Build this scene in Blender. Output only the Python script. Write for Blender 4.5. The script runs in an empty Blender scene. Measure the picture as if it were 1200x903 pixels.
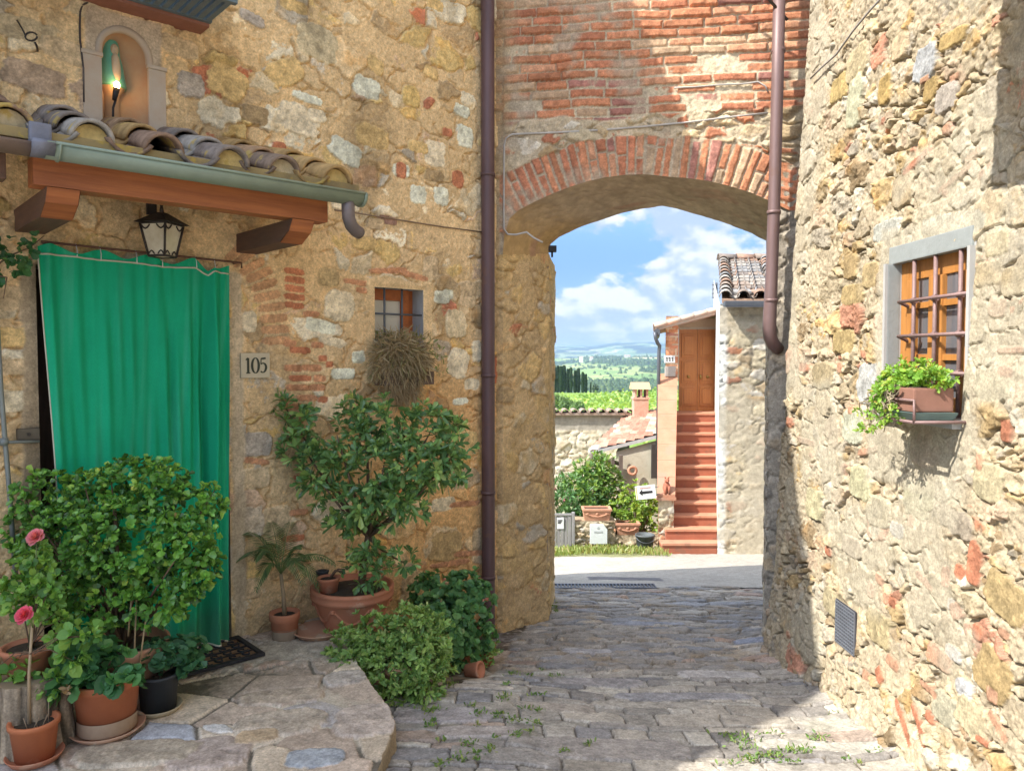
import bpy, bmesh, math, random
import numpy as np
from mathutils import Vector, Matrix
R = math.radians
random.seed(7)
RNG = np.random.default_rng(11)
scene = bpy.context.scene
COL = scene.collection

# ------------------------------------------------------------------ camera model
F, CX, CY, HOR = 900.0, 600.0, 451.5, 417.0
PITCH = math.atan((CY - HOR) / F)
EYE = Vector((0, 0, 1.65))

def ray(px, py):
    x, z = (px - CX) / F, (CY - py) / F
    c, s = math.cos(PITCH), math.sin(PITCH)
    return Vector((x, c + z * s, -s + z * c))

def at(px, py, Y):
    r = ray(px, py)
    return EYE + r * (Y / r.y)

def at_z(px, py, z):
    r = ray(px, py)
    return EYE + r * ((z - EYE.z) / r.z)

class Frame:
    """x along the wall, y into the wall, z up"""
    def __init__(s, o, d):
        s.o = Vector((o[0], o[1], 0)); s.d = Vector((d[0], d[1], 0)).normalized()
        s.n = Vector((-s.d.y, s.d.x, 0))          # into the wall
        s.M = Matrix(((s.d.x, s.n.x, 0, s.o.x), (s.d.y, s.n.y, 0, s.o.y), (0, 0, 1, 0), (0, 0, 0, 1)))
    def P(s, x, y, z):
        return s.o + s.d * x + s.n * y + Vector((0, 0, z))
    def hit(s, px, py, y=0.0):
        r = ray(px, py)
        t = ((s.o + s.n * y) - EYE).dot(s.n) / r.dot(s.n)
        p = EYE + r * t
        return (p - s.o).dot(s.d), p.z
    def loc(s, p):
        q = Vector(p) - s.o
        return q.dot(s.d), q.dot(s.n), p[2]

LF = Frame((-1.62, 4.43), (0.739, 0.674))          # facade of the house with the curtain
AF = Frame((-0.142, 5.80), (2.02, -0.28))          # face of the gate arch
RF = Frame((1.80, 4.0), (0.02, -1.0))              # wall of the house on the sunny side
SUN = Vector((-1, -0.47, 1.15)).normalized()       # towards the sun

def lin(r, g, b):
    f = lambda c: (c / 255 / 12.92) if c / 255 <= 0.04045 else ((c / 255 + 0.055) / 1.055) ** 2.4
    return (f(r), f(g), f(b))

# ------------------------------------------------------------------ objects
def props(o, label=None, cat=None, group=None, kind=None):
    if label: o['label'] = label
    if cat: o['category'] = cat
    if group: o['group'] = group
    if kind: o['kind'] = kind
    return o

def thing(name, loc, label, cat, group=None):
    o = bpy.data.objects.new(name, None)
    o.empty_display_size = 0.1
    COL.objects.link(o)
    o.location = loc
    return props(o, label, cat, group)

def root_loc(p):
    v = Vector((0, 0, 0))
    while p is not None:
        v = v + Vector(p.location); p = p.parent
    return v

def link(name, me, mat, parent=None, loc=None):
    """me is in world coordinates; it is moved to the parent's (or its own) base"""
    o = bpy.data.objects.new(name, me)
    COL.objects.link(o)
    if parent is not None:
        me.transform(Matrix.Translation(-root_loc(parent))); o.parent = parent
    elif loc is not None:
        me.transform(Matrix.Translation(-Vector(loc))); o.location = loc
    if mat is not None:
        me.materials.clear(); me.materials.append(mat)
    return o

def copy_tree(o, loc, label=None):
    r = o.copy(); COL.objects.link(r); r.location = loc
    if label: r['label'] = label
    for ch in list(o.children):
        c = ch.copy(); COL.objects.link(c); c.parent = r
        for g in list(ch.children):
            d = g.copy(); COL.objects.link(d); d.parent = c
    return r

class MB:
    def __init__(s, M=None):
        s.v = []; s.f = []; s.c = []; s.sm = []; s.M = M or Matrix.Identity(4)
    def add(s, vs, fs, smooth=False, col=None, M=None):
        b = len(s.v); T = s.M @ M if M is not None else s.M
        for p in vs: s.v.append(T @ Vector(p))
        for f in fs: s.f.append([i + b for i in f]); s.sm.append(smooth)
        s.c += [col or (1, 1, 1)] * len(vs)
        return s
    def box(s, x0, y0, z0, x1, y1, z1, M=None, bev=0.0, col=None):
        if bev > 0:
            bm = bmesh.new(); bmesh.ops.create_cube(bm, size=1)
            for v in bm.verts:
                v.co = ((x0 + x1) / 2 + v.co.x * (x1 - x0), (y0 + y1) / 2 + v.co.y * (y1 - y0), (z0 + z1) / 2 + v.co.z * (z1 - z0))
            bmesh.ops.bevel(bm, geom=bm.edges[:], offset=bev, segments=2, affect='EDGES', profile=0.7)
            bm.verts.index_update()
            s.add([v.co for v in bm.verts], [[v.index for v in f.verts] for f in bm.faces], col=col, M=M)
            bm.free(); return s
        vs = [(x0, y0, z0), (x1, y0, z0), (x1, y1, z0), (x0, y1, z0), (x0, y0, z1), (x1, y0, z1), (x1, y1, z1), (x0, y1, z1)]
        return s.add(vs, [(0, 3, 2, 1), (4, 5, 6, 7), (0, 1, 5, 4), (1, 2, 6, 5), (2, 3, 7, 6), (3, 0, 4, 7)], col=col, M=M)
    def tube(s, pts, r, n=10, cap=True, col=None, M=None):
        pts = [Vector(p) for p in pts]; rs = r if isinstance(r, (list, tuple)) else [r] * len(pts)
        vs = []; fs = []; up = None
        for i, p in enumerate(pts):
            d = (pts[min(i + 1, len(pts) - 1)] - pts[max(i - 1, 0)]).normalized()
            if up is None:
                a = Vector((0, 0, 1)) if abs(d.z) < 0.9 else Vector((1, 0, 0))
                up = (a - d * a.dot(d)).normalized()
            else:
                up = (up - d * up.dot(d)).normalized()
            w = d.cross(up)
            for k in range(n):
                a = 2 * math.pi * k / n
                vs.append(p + (up * math.cos(a) + w * math.sin(a)) * rs[i])
        for i in range(len(pts) - 1):
            for k in range(n):
                fs.append((i * n + k, i * n + (k + 1) % n, (i + 1) * n + (k + 1) % n, (i + 1) * n + k))
        s.add(vs, fs, True, col, M)
        if cap:
            b = len(s.v)
            s.f.append([b - len(vs) + k for k in range(n)][::-1]); s.sm.append(False)
            s.f.append([b - n + k for k in range(n)]); s.sm.append(False)
        return s
    def lathe(s, prof, n=28, c=(0, 0, 0), col=None, M=None, wob=0.0):
        vs = []; fs = []
        for j, (r, z) in enumerate(prof):
            for k in range(n):
                a = 2 * math.pi * k / n
                w = 1 + wob * math.sin(3 * a + 1.3 * j * 0.2) * 0.5 + wob * math.sin(5 * a) * 0.3
                vs.append((c[0] + r * w * math.cos(a), c[1] + r * w * math.sin(a), c[2] + z))
        for j in range(len(prof) - 1):
            for k in range(n):
                fs.append((j * n + k, j * n + (k + 1) % n, (j + 1) * n + (k + 1) % n, (j + 1) * n + k))
        return s.add(vs, fs, True, col, M)
    def prism(s, poly, y0, y1, M=None, col=None):
        """poly in (x,z), extruded along y"""
        n = len(poly)
        vs = [(x, y0, z) for x, z in poly] + [(x, y1, z) for x, z in poly]
        fs = [list(range(n)), list(range(2 * n - 1, n - 1, -1))]
        fs += [(i, i + n, (i + 1) % n + n, (i + 1) % n) for i in range(n)]
        return s.add(vs, fs, col=col, M=M)
    def slab(s, poly, z0, z1, M=None, col=None):
        n = len(poly)
        vs = [(x, y, z0) for x, y in poly] + [(x, y, z1) for x, y in poly]
        fs = [list(range(n))[::-1], list(range(n, 2 * n))]
        fs += [(i, (i + 1) % n, (i + 1) % n + n, i + n) for i in range(n)]
        return s.add(vs, fs, col=col, M=M)
    def ball(s, c, r, n=12, col=None, M=None):
        rx, ry, rz = r if isinstance(r, (tuple, list)) else (r, r, r)
        vs = []; fs = []; m = n // 2 + 1
        for j in range(m + 1):
            th = math.pi * j / m
            for k in range(n):
                a = 2 * math.pi * k / n
                vs.append((c[0] + rx * math.sin(th) * math.cos(a), c[1] + ry * math.sin(th) * math.sin(a), c[2] + rz * math.cos(th)))
        for j in range(m):
            for k in range(n):
                fs.append((j * n + k, (j + 1) * n + k, (j + 1) * n + (k + 1) % n, j * n + (k + 1) % n))
        return s.add(vs, fs, True, col, M)
    def tile(s, M, L, r0, r1, th=0.014, n=8, col=None, flip=False, arc=math.pi):
        """barrel tile: axis along +y, convex up (or a trough when flip)"""
        vs = []; fs = []
        for j, (y, r) in enumerate(((0, r0), (L, r1))):
            for rr in (r, r - th):
                for k in range(n + 1):
                    a = (math.pi - arc) / 2 + arc * k / n
                    z = rr * math.sin(a)
                    vs.append((rr * math.cos(a), y, -z if flip else z))
        m = n + 1
        for k in range(n):
            fs.append((k, k + 1, 2 * m + k + 1, 2 * m + k))
            fs.append((m + k + 1, m + k, 3 * m + k, 3 * m + k + 1))
            fs.append((m + k, m + k + 1, k + 1, k))
            fs.append((2 * m + k, 2 * m + k + 1, 3 * m + k + 1, 3 * m + k))
        fs.append((0, 2 * m, 3 * m, m)); fs.append((n, m + n, 3 * m + n, 2 * m + n))
        return s.add(vs, fs, True, col, M)
    def mesh(s, name):
        me = bpy.data.meshes.new(name)
        me.from_pydata(s.v, [], s.f)
        me.polygons.foreach_set('use_smooth', s.sm)
        if any(c != (1, 1, 1) for c in s.c):
            a = me.color_attributes.new('Col', 'FLOAT_COLOR', 'POINT')
            a.data.foreach_set('color', np.array([(c[0], c[1], c[2], 1) for c in s.c], np.float32).ravel())
        me.update()
        return me
    def build(s, name, mat, parent=None, loc=None):
        return link(name, s.mesh(name), mat, parent, loc)

def np_mesh(name, V, Q, C=None, smooth=True):
    me = bpy.data.meshes.new(name)
    V = np.ascontiguousarray(V, np.float32); Q = np.ascontiguousarray(Q, np.int32); k = Q.shape[1]
    me.vertices.add(len(V)); me.vertices.foreach_set('co', V.ravel())
    me.loops.add(Q.size); me.loops.foreach_set('vertex_index', Q.ravel())
    me.polygons.add(len(Q)); me.polygons.foreach_set('loop_start', np.arange(0, Q.size, k, dtype=np.int32))
    me.polygons.foreach_set('use_smooth', np.full(len(Q), smooth))
    me.update(calc_edges=True)
    if C is not None:
        a = me.color_attributes.new('Col', 'FLOAT_COLOR', 'POINT')
        C4 = np.ones((len(V), 4), np.float32); C4[:, :3] = np.clip(C, 0, 1)
        a.data.foreach_set('color', C4.ravel())
    return me

def grid_mesh(name, P, C, keep=None):
    """P (n,m,3) points, C (n,m,3) albedo, keep (n-1,m-1) faces kept"""
    n, m = P.shape[:2]
    i = np.arange(n * m).reshape(n, m)
    Q = np.stack([i[:-1, :-1], i[1:, :-1], i[1:, 1:], i[:-1, 1:]], -1)
    Q = Q[keep] if keep is not None else Q.reshape(-1, 4)
    return np_mesh(name, P.reshape(-1, 3), Q, C.reshape(-1, 3))

# ------------------------------------------------------------------ noise
def hsh(ix, iy, seed):
    h = (ix.astype(np.int64) * 374761393 + iy.astype(np.int64) * 668265263 + seed * 2246822519) & 0xFFFFFFFF
    h = ((h ^ (h >> 13)) * 1274126177) & 0xFFFFFFFF
    h = ((h ^ (h >> 16)) * 2654435761) & 0xFFFFFFFF
    return ((h ^ (h >> 15)) & 0xFFFFFF).astype(np.float64) / 0xFFFFFF

def vnoise(x, y, seed):
    ix, iy = np.floor(x), np.floor(y); fx, fy = x - ix, y - iy
    fx = fx * fx * fx * (fx * (fx * 6 - 15) + 10); fy = fy * fy * fy * (fy * (fy * 6 - 15) + 10)
    a, b = hsh(ix, iy, seed), hsh(ix + 1, iy, seed); c, d = hsh(ix, iy + 1, seed), hsh(ix + 1, iy + 1, seed)
    return (a + (b - a) * fx) * (1 - fy) + (c + (d - c) * fx) * fy

def fbm(x, y, seed, octv=4, gain=0.5):
    t = np.zeros(np.broadcast(x, y).shape); a = 1.0; w = 0.0
    for o in range(octv):
        c, s = math.cos(0.6 * o), math.sin(0.6 * o)
        t += a * vnoise((x * c - y * s) * 2 ** o + 17.3 * o, (x * s + y * c) * 2 ** o - 9.1 * o, seed + o); w += a; a *= gain
    return t / w - 0.5        # about -0.5 .. 0.5

def sstep(a, b, x):
    t = np.clip((x - a) / (b - a), 0, 1); return t * t * (3 - 2 * t)

def mix(a, b, k):
    return a + (b - a) * k[..., None]

def voronoi(u, v, cw, ch, seed, wvar=0.6, jit=0.85, rad=2, metric=2.0):
    U, W = u / cw, v / ch
    gx, gy = np.floor(U), np.floor(W)
    d1 = np.full(U.shape, 1e9); d2 = d1.copy()
    A = [np.zeros(U.shape) for _ in range(4)]; B = [np.zeros(U.shape) for _ in range(2)]
    for dx in range(-rad, rad + 1):
        for dy in range(-rad, rad + 1):
            cx, cy = gx + dx, gy + dy
            sx = cx + 0.5 + jit * (hsh(cx, cy, seed) - 0.5) + 0.5 * np.mod(cy, 2)
            sy = cy + 0.5 + jit * 0.9 * (hsh(cx, cy, seed + 1) - 0.5)
            w = wvar * hsh(cx, cy, seed + 2) ** 2.5
            d = (U - sx) ** 2 + (W - sy) ** 2 - w
            first = d < d1
            second = (~first) & (d < d2)
            d2 = np.where(first, d1, np.where(second, d, d2))
            B[0] = np.where(first, A[2], np.where(second, sx, B[0])); B[1] = np.where(first, A[3], np.where(second, sy, B[1]))
            d1 = np.where(first, d, d1)
            A[0] = np.where(first, cx, A[0]); A[1] = np.where(first, cy, A[1]); A[2] = np.where(first, sx, A[2]); A[3] = np.where(first, sy, A[3])
    dist = np.sqrt((A[2] - B[0]) ** 2 + (A[3] - B[1]) ** 2) + 1e-6
    e = (d2 - d1) / (2 * dist) * min(cw, ch) * 1.15
    return A[0], A[1], e, (U - A[2]) * cw, (W - A[3]) * ch

def pick(r, pal):
    """pal: list of (weight, rgb)"""
    w = np.cumsum([p[0] for p in pal]); w = w / w[-1]
    idx = np.minimum(np.searchsorted(w, r), len(pal) - 1)
    return np.array([p[1] for p in pal])[idx]

def rubble(u, v, seed, cw, ch, pal, mortar, joint=0.012, rnd=0.03, amp=0.02, tilt=0.1, dome=0.012, drop=0.03,
           mlevel=-0.008, mvar=0.02, rough=0.006, wvar=0.7, warp=0.035, colvar=0.35, mtone=0.25, blend=0.003, bury=0.0, crack=0.02, chip=0.0):
    wu = u + warp * fbm(u * 9, v * 9, seed + 50, 3) * 2; wv = v + warp * fbm(u * 9, v * 9, seed + 60, 3) * 2
    wu = wu + 0.012 * fbm(u * 40, v * 40, seed + 63, 2); wv = wv + 0.012 * fbm(u * 40, v * 40, seed + 66, 2)
    ia, ib, e, du, dv = voronoi(wu, wv, cw, ch, seed, wvar)
    r = [hsh(ia, ib, seed + 10 + k) for k in range(6)]
    fine = fbm(u * 28, v * 28, seed + 70, 4, 0.65) + .45 * fbm(u * 85, v * 85, seed + 72, 2)
    med = fbm(u * 11 + r[0] * 40, v * 11, seed + 75, 3)
    sh = amp * (r[1] - 0.5) * 2 + tilt * (du * (r[2] - 0.5) + dv * (r[3] - 0.5)) * 2 + dome * sstep(0, rnd, e) - drop * (1 - sstep(0, joint * 1.4, e))
    if chip:
        ca, cb_, ce, cdu, cdv = voronoi(wu + .02 * fine, wv + .02 * med, cw * .36, ch * .42, seed + 33, .5)
        sh = sh + chip * (hsh(ca, cb_, seed + 34) - .5) * 2 + chip * 14 * (cdu * (hsh(ca, cb_, seed + 35) - .5) + cdv * (hsh(ca, cb_, seed + 36) - .5))
    sh = sh + rough * fine * 2 + rough * 1.5 * med * 2 - bury * (r[4] > 0.62)
    mh = mlevel + mvar * fbm(u * 2.3, v * 2.3, seed + 80, 3) * 2 + rough * 0.9 * fbm(u * 45, v * 45, seed + 85, 3) * 2
    crk = crack * sstep(.011, .002, e) * sstep(-.02, .10, fbm(u * 6, v * 6, seed + 88, 3)); sh = sh - crk; mh = mh - crk
    k = sstep(-blend, blend, sh - mh)
    sc = pick(r[5], pal) * (1 + colvar * (r[0] - 0.5))[..., None] * (1 + 0.55 * med + 0.45 * fine)[..., None]
    # some stones carry a warm stain
    st = sstep(0.05, 0.3, fbm(u * 7 + r[2] * 30, v * 7, seed + 90, 3))
    sc = mix(sc, sc * np.array((1.08, 0.9, 0.66)), st * 0.6)
    mc = np.array(mortar) * (1 + mtone * 2 * fbm(u * 3.1, v * 3.1, seed + 95, 4) + 0.35 * fbm(u * 60, v * 60, seed + 97, 2))[..., None]
    return np.maximum(sh, mh), mix(mc, sc, k), k

def stamp(h, c, u, v, cu, cv, w, hh, ang, col, lift=0.004, seed=1, p=4.0, wob=0.14, edge=0.05):
    """one particular stone or brick laid into a field"""
    ca, sa = math.cos(ang), math.sin(ang)
    m = (np.abs(u - cu) < w + hh) & (np.abs(v - cv) < w + hh)
    if not m.any(): return
    uu, vv = u[m], v[m]
    a = ((uu - cu) * ca + (vv - cv) * sa) / (w / 2); b = (-(uu - cu) * sa + (vv - cv) * ca) / (hh / 2)
    d = (np.abs(a) ** p + np.abs(b) ** p) ** (1 / p) + wob * 2 * fbm(uu * 22, vv * 22, seed, 3) + wob * fbm(uu * 60, vv * 60, seed + 3, 2)
    k = 1 - sstep(1 - edge, 1, d)
    n1 = fbm(uu * 20, vv * 20, seed + 5, 4, 0.6)
    n2 = fbm(uu * 70, vv * 70, seed + 9, 2); cc = np.array(col) * (1 + 0.9 * n1 + .35 * n2)[:, None]
    h[m] = h[m] * (1 - k) + (lift + 0.008 * n1 + .004 * n2) * k - 0.007 * np.exp(-((d - 1.03) / 0.07) ** 2)
    c[m] = c[m] * (1 - k[:, None]) + cc * k[:, None]

def bricks(u, v, seed, bl=0.262, bh=0.068, joint=0.013, pal=None, mortar=(.4, .3, .2), amp=0.006, drop=0.022, miss=0.0, mlevel=-0.006, mvar=0.012, warp=0.012):
    wu = u + warp * 2 * fbm(u * 5, v * 5, seed + 50, 3) + 0.006 * fbm(u * 40, v * 40, seed + 51, 2)
    wv = v + warp * 2 * fbm(u * 3, v * 5, seed + 60, 3) + 0.006 * fbm(u * 40, v * 40, seed + 61, 2)
    row = np.floor(wv / bh); fv = wv - row * bh
    off = hsh(row, row * 0, seed + 1) * bl
    k = np.floor((wu + off) / bl)
    j0 = k * bl + bl * 0.22 * (hsh(k, row, seed + 2) - 0.5); j1 = (k + 1) * bl + bl * 0.22 * (hsh(k + 1, row, seed + 2) - 0.5)
    fu = wu + off
    k = np.where(fu < j0, k - 1, np.where(fu > j1, k + 1, k))
    j0 = k * bl + bl * 0.22 * (hsh(k, row, seed + 2) - 0.5); j1 = (k + 1) * bl + bl * 0.22 * (hsh(k + 1, row, seed + 2) - 0.5)
    e = np.minimum(np.minimum(fu - j0, j1 - fu), np.minimum(fv, bh - fv))
    r = [hsh(k, row, seed + 10 + q) for q in range(5)]
    fine = fbm(u * 30, v * 30, seed + 70, 4, 0.6)
    sh = amp * (r[1] - 0.5) * 2 + 0.006 * sstep(0, 0.014, e) - drop * (1 - sstep(0, joint, e)) + 0.008 * fine - 0.03 * (r[2] < miss)
    mh = mlevel + mvar * 2 * fbm(u * 2.5, v * 2.5, seed + 80, 3) + 0.005 * fbm(u * 40, v * 40, seed + 85, 3) * 2
    kk = sstep(-0.003, 0.003, sh - mh)
    sc = pick(r[3], pal) * (1 + 0.35 * (r[0] - 0.5))[..., None] * (1 + 0.8 * fine)[..., None]
    mc = np.array(mortar) * (1 + 0.5 * fbm(u * 3, v * 3, seed + 95, 4) + 0.3 * fbm(u * 50, v * 50, seed + 97, 2))[..., None]
    return np.maximum(sh, mh), mix(mc, sc, kk), kk

def axis(parts):
    """non-uniform grid axis from (start, end, step) runs"""
    out = []
    for a, b, st in parts:
        n = max(1, int(round((b - a) / st))); out += list(np.linspace(a, b, n, endpoint=False))
    out.append(parts[-1][1])
    return np.array(out)

# ------------------------------------------------------------------ materials
_mats = {}
def new_mat(name):
    m = bpy.data.materials.new(name); m.use_nodes = True
    nt = m.node_tree; nt.nodes.clear()
    out = nt.nodes.new('ShaderNodeOutputMaterial'); b = nt.nodes.new('ShaderNodeBsdfPrincipled')
    nt.links.new(b.outputs[0], out.inputs[0])
    return m, nt, b, out

def mat(name, col, rough=0.7, col2=None, var=0.25, scale=9.0, bump=0.15, bscale=70.0, metal=0.0, bdist=0.004, spec=0.4, detail=6.0, attr=False, stretch=None, rot=0.0, spots=None, fine_var=None):
    if name in _mats: return _mats[name]
    m, nt, b, out = new_mat(name)
    N, L = nt.nodes.new, nt.links.new
    tc = N('ShaderNodeTexCoord'); src = tc.outputs['Object']
    if stretch:
        if rot:
            m0 = N('ShaderNodeMapping'); m0.inputs['Rotation'].default_value = (0, 0, rot); L(src, m0.inputs[0]); src = m0.outputs[0]
        mp = N('ShaderNodeMapping'); mp.inputs['Scale'].default_value = stretch
        L(src, mp.inputs[0]); src = mp.outputs[0]
    n1 = N('ShaderNodeTexNoise'); n1.inputs['Scale'].default_value = scale; n1.inputs['Detail'].default_value = detail; n1.inputs['Roughness'].default_value = 0.65
    L(src, n1.inputs['Vector'])
    cr = N('ShaderNodeMapRange'); cr.inputs[1].default_value = 0.3; cr.inputs[2].default_value = 0.7
    L(n1.outputs[0], cr.inputs[0])
    mx = N('ShaderNodeMix'); mx.data_type = 'RGBA'
    c2 = col2 or tuple(max(0, c * (1 - var)) for c in col)
    if attr:
        at_ = N('ShaderNodeAttribute'); at_.attribute_name = 'Col'
        m1 = N('ShaderNodeMix'); m1.data_type = 'RGBA'; m1.blend_type = 'MULTIPLY'; m1.inputs[0].default_value = 1
        gm = N('ShaderNodeMix'); gm.data_type = 'RGBA'
        if fine_var:
            n4 = N('ShaderNodeTexNoise'); n4.inputs['Scale'].default_value = fine_var[0]; n4.inputs['Detail'].default_value = 4; n4.inputs['Roughness'].default_value = .7; L(src, n4.inputs['Vector'])
            r4 = N('ShaderNodeMapRange'); r4.inputs[1].default_value = .32; r4.inputs[2].default_value = .68; r4.inputs[3].default_value = 1 - fine_var[1]; r4.inputs[4].default_value = 1 + fine_var[1]; L(n4.outputs[0], r4.inputs[0])
        gm.inputs[6].default_value = (1 - var, 1 - var, 1 - var, 1); gm.inputs[7].default_value = (1 + var, 1 + var, 1 + var, 1)
        L(cr.outputs[0], gm.inputs[0]); L(at_.outputs['Color'], m1.inputs[6]); L(gm.outputs[2], m1.inputs[7])
        last = m1.outputs[2]
        if fine_var:
            vm = N('ShaderNodeVectorMath'); vm.operation = 'SCALE'; L(last, vm.inputs[0]); L(r4.outputs[0], vm.inputs['Scale']); last = vm.outputs[0]
        L(last, b.inputs['Base Color'])
    else:
        mx.inputs[6].default_value = (*col, 1); mx.inputs[7].default_value = (*c2, 1)
        L(cr.outputs[0], mx.inputs[0]); L(mx.outputs[2], b.inputs['Base Color'])
    if spots:
        n3 = N('ShaderNodeTexNoise'); n3.inputs['Scale'].default_value = spots[1]; n3.inputs['Detail'].default_value = 6; n3.inputs['Roughness'].default_value = 0.6
        L(tc.outputs['Object'], n3.inputs['Vector']); r3 = N('ShaderNodeMapRange'); r3.interpolation_type = 'SMOOTHSTEP'; r3.inputs[1].default_value = spots[2]; r3.inputs[2].default_value = spots[2] + 0.07; r3.inputs[4].default_value = spots[3]
        L(n3.outputs[0], r3.inputs[0]); m3 = N('ShaderNodeMix'); m3.data_type = 'RGBA'; m3.inputs[7].default_value = (*spots[0], 1)
        src3 = b.inputs['Base Color'].links[0].from_socket; L(r3.outputs[0], m3.inputs[0]); L(src3, m3.inputs[6]); L(m3.outputs[2], b.inputs['Base Color'])
    b.inputs['Roughness'].default_value = rough; b.inputs['Metallic'].default_value = metal
    b.inputs['Specular IOR Level'].default_value = spec
    if bump > 0:
        n2 = N('ShaderNodeTexNoise'); n2.inputs['Scale'].default_value = bscale; n2.inputs['Detail'].default_value = 5; n2.inputs['Roughness'].default_value = 0.65
        L(src, n2.inputs['Vector'])
        bp = N('ShaderNodeBump'); bp.inputs['Strength'].default_value = bump; bp.inputs['Distance'].default_value = bdist
        L(n2.outputs[0], bp.inputs['Height']); L(bp.outputs[0], b.inputs['Normal'])
    _mats[name] = m
    return m

def leaf_mat(name, rough=0.45, trans=0.3, spec=0.4):
    if name in _mats: return _mats[name]
    m, nt, b, out = new_mat(name)
    N, L = nt.nodes.new, nt.links.new
    a = N('ShaderNodeAttribute'); a.attribute_name = 'Col'
    L(a.outputs['Color'], b.inputs['Base Color'])
    b.inputs['Roughness'].default_value = rough; b.inputs['Specular IOR Level'].default_value = spec
    t = N('ShaderNodeBsdfTranslucent')
    g = N('ShaderNodeMix'); g.data_type = 'RGBA'; g.blend_type = 'MULTIPLY'; g.inputs[0].default_value = 1; g.inputs[7].default_value = (1.5, 1.35, 0.5, 1)
    L(a.outputs['Color'], g.inputs[6]); L(g.outputs[2], t.inputs[0])
    mx = N('ShaderNodeMixShader'); mx.inputs[0].default_value = trans
    L(b.outputs[0], mx.inputs[1]); L(t.outputs[0], mx.inputs[2]); L(mx.outputs[0], out.inputs[0])
    _mats[name] = m
    return m

def glass_mat(name, tint=(0.05, 0.07, 0.09), rough=0.05):
    if name in _mats: return _mats[name]
    m, nt, b, out = new_mat(name)
    b.inputs['Base Color'].default_value = (*tint, 1); b.inputs['Roughness'].default_value = rough
    b.inputs['Specular IOR Level'].default_value = 0.8
    _mats[name] = m
    return m

# ------------------------------------------------------------------ foliage
LEAF = np.array([(0, 0, 0), (-0.5, 0.42, 0.10), (-0.40, 0.78, 0.08), (0, 1, 0), (0.40, 0.78, 0.08), (0.5, 0.42, 0.10)])
LEAF_OB = np.array([(0, 0, 0), (-0.30, 0.40, 0.06), (-0.5, 0.80, 0.10), (0, 1, -0.02), (0.5, 0.80, 0.10), (0.30, 0.40, 0.06)])
LEAF_RD = np.array([(0, 0, 0), (-0.5, 0.30, 0.10), (-0.42, 0.85, 0.06), (0, 1, 0), (0.42, 0.85, 0.06), (0.5, 0.30, 0.10)])

def leaves_mesh(name, pos, dirn, nrm, length, width, col, shape=LEAF):
    """pos,dirn,nrm (n,3); length,width (n); col (n,3)"""
    n = len(pos)
    d = dirn / (np.linalg.norm(dirn, axis=1, keepdims=True) + 1e-9)
    s = np.cross(d, nrm); s /= (np.linalg.norm(s, axis=1, keepdims=True) + 1e-9)
    u = np.cross(s, d)
    k = len(shape)
    V = pos[:, None, :] + s[:, None, :] * (shape[None, :, 0:1] * width[:, None, None]) + d[:, None, :] * (shape[None, :, 1:2] * length[:, None, None]) + u[:, None, :] * (shape[None, :, 2:3] * width[:, None, None])
    # curl the tip down a little
    V[:, :, 2] -= (shape[None, :, 1] ** 2) * length[:, None] * 0.12
    base = (np.arange(n) * k)[:, None]
    Q = np.concatenate([base + np.array([[0, 3, 2, 1]]), base + np.array([[0, 5, 4, 3]])], 1).reshape(-1, 4)
    C = np.repeat(col, k, 0)
    return np_mesh(name, V.reshape(-1, 3), Q, C, smooth=False)

def unit(a):
    return a / (np.linalg.norm(a, axis=-1, keepdims=True) + 1e-9)

def rosette_leaves(tips, axes, nleaf, L, W, spread, rng, pal, up=0.25, jl=0.42, stem=0.0):
    """leaves radiating from each tip around its axis"""
    n = len(tips)
    ax = unit(axes)
    t = unit(np.cross(ax, rng.normal(size=(n, 3)))); b = np.cross(ax, t)
    k = nleaf
    ph = (np.arange(k) * 2.39996)[None, :] + rng.random((n, 1)) * 6.28 + rng.normal(0, 0.25, (n, k))
    lev = (np.arange(k) / max(1, k - 1))[None, :]
    el = spread * (1 - 0.75 * lev) + rng.normal(0, 0.15, (n, k))         # angle away from the axis
    rad = t[:, None, :] * np.cos(ph)[..., None] + b[:, None, :] * np.sin(ph)[..., None]
    d = ax[:, None, :] * np.cos(el)[..., None] + rad * np.sin(el)[..., None]
    d[..., 2] += up * 0.2
    nr = ax[:, None, :] * np.sin(el)[..., None] - rad * np.cos(el)[..., None]
    nr = nr + rng.normal(0, 0.18, nr.shape)
    pos = tips[:, None, :] - ax[:, None, :] * ((1 - lev) * stem)[..., None] + rng.normal(0, 0.003, (n, k, 3))
    ll = L * (1 - 0.45 * lev) * (1 + jl * (rng.random((n, k)) - 0.5) * 2)
    ww = ll * W / L * (1 + 0.2 * rng.normal(size=(n, k)))
    cidx = rng.random((n, 1)) * 0.65 + rng.random((n, k)) * 0.35
    c = pick(cidx, pal) * (0.8 + 0.4 * rng.random((n, k)))[..., None]
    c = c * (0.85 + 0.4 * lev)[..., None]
    return pos.reshape(-1, 3), d.reshape(-1, 3), nr.reshape(-1, 3), ll.ravel(), ww.ravel(), c.reshape(-1, 3)

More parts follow.
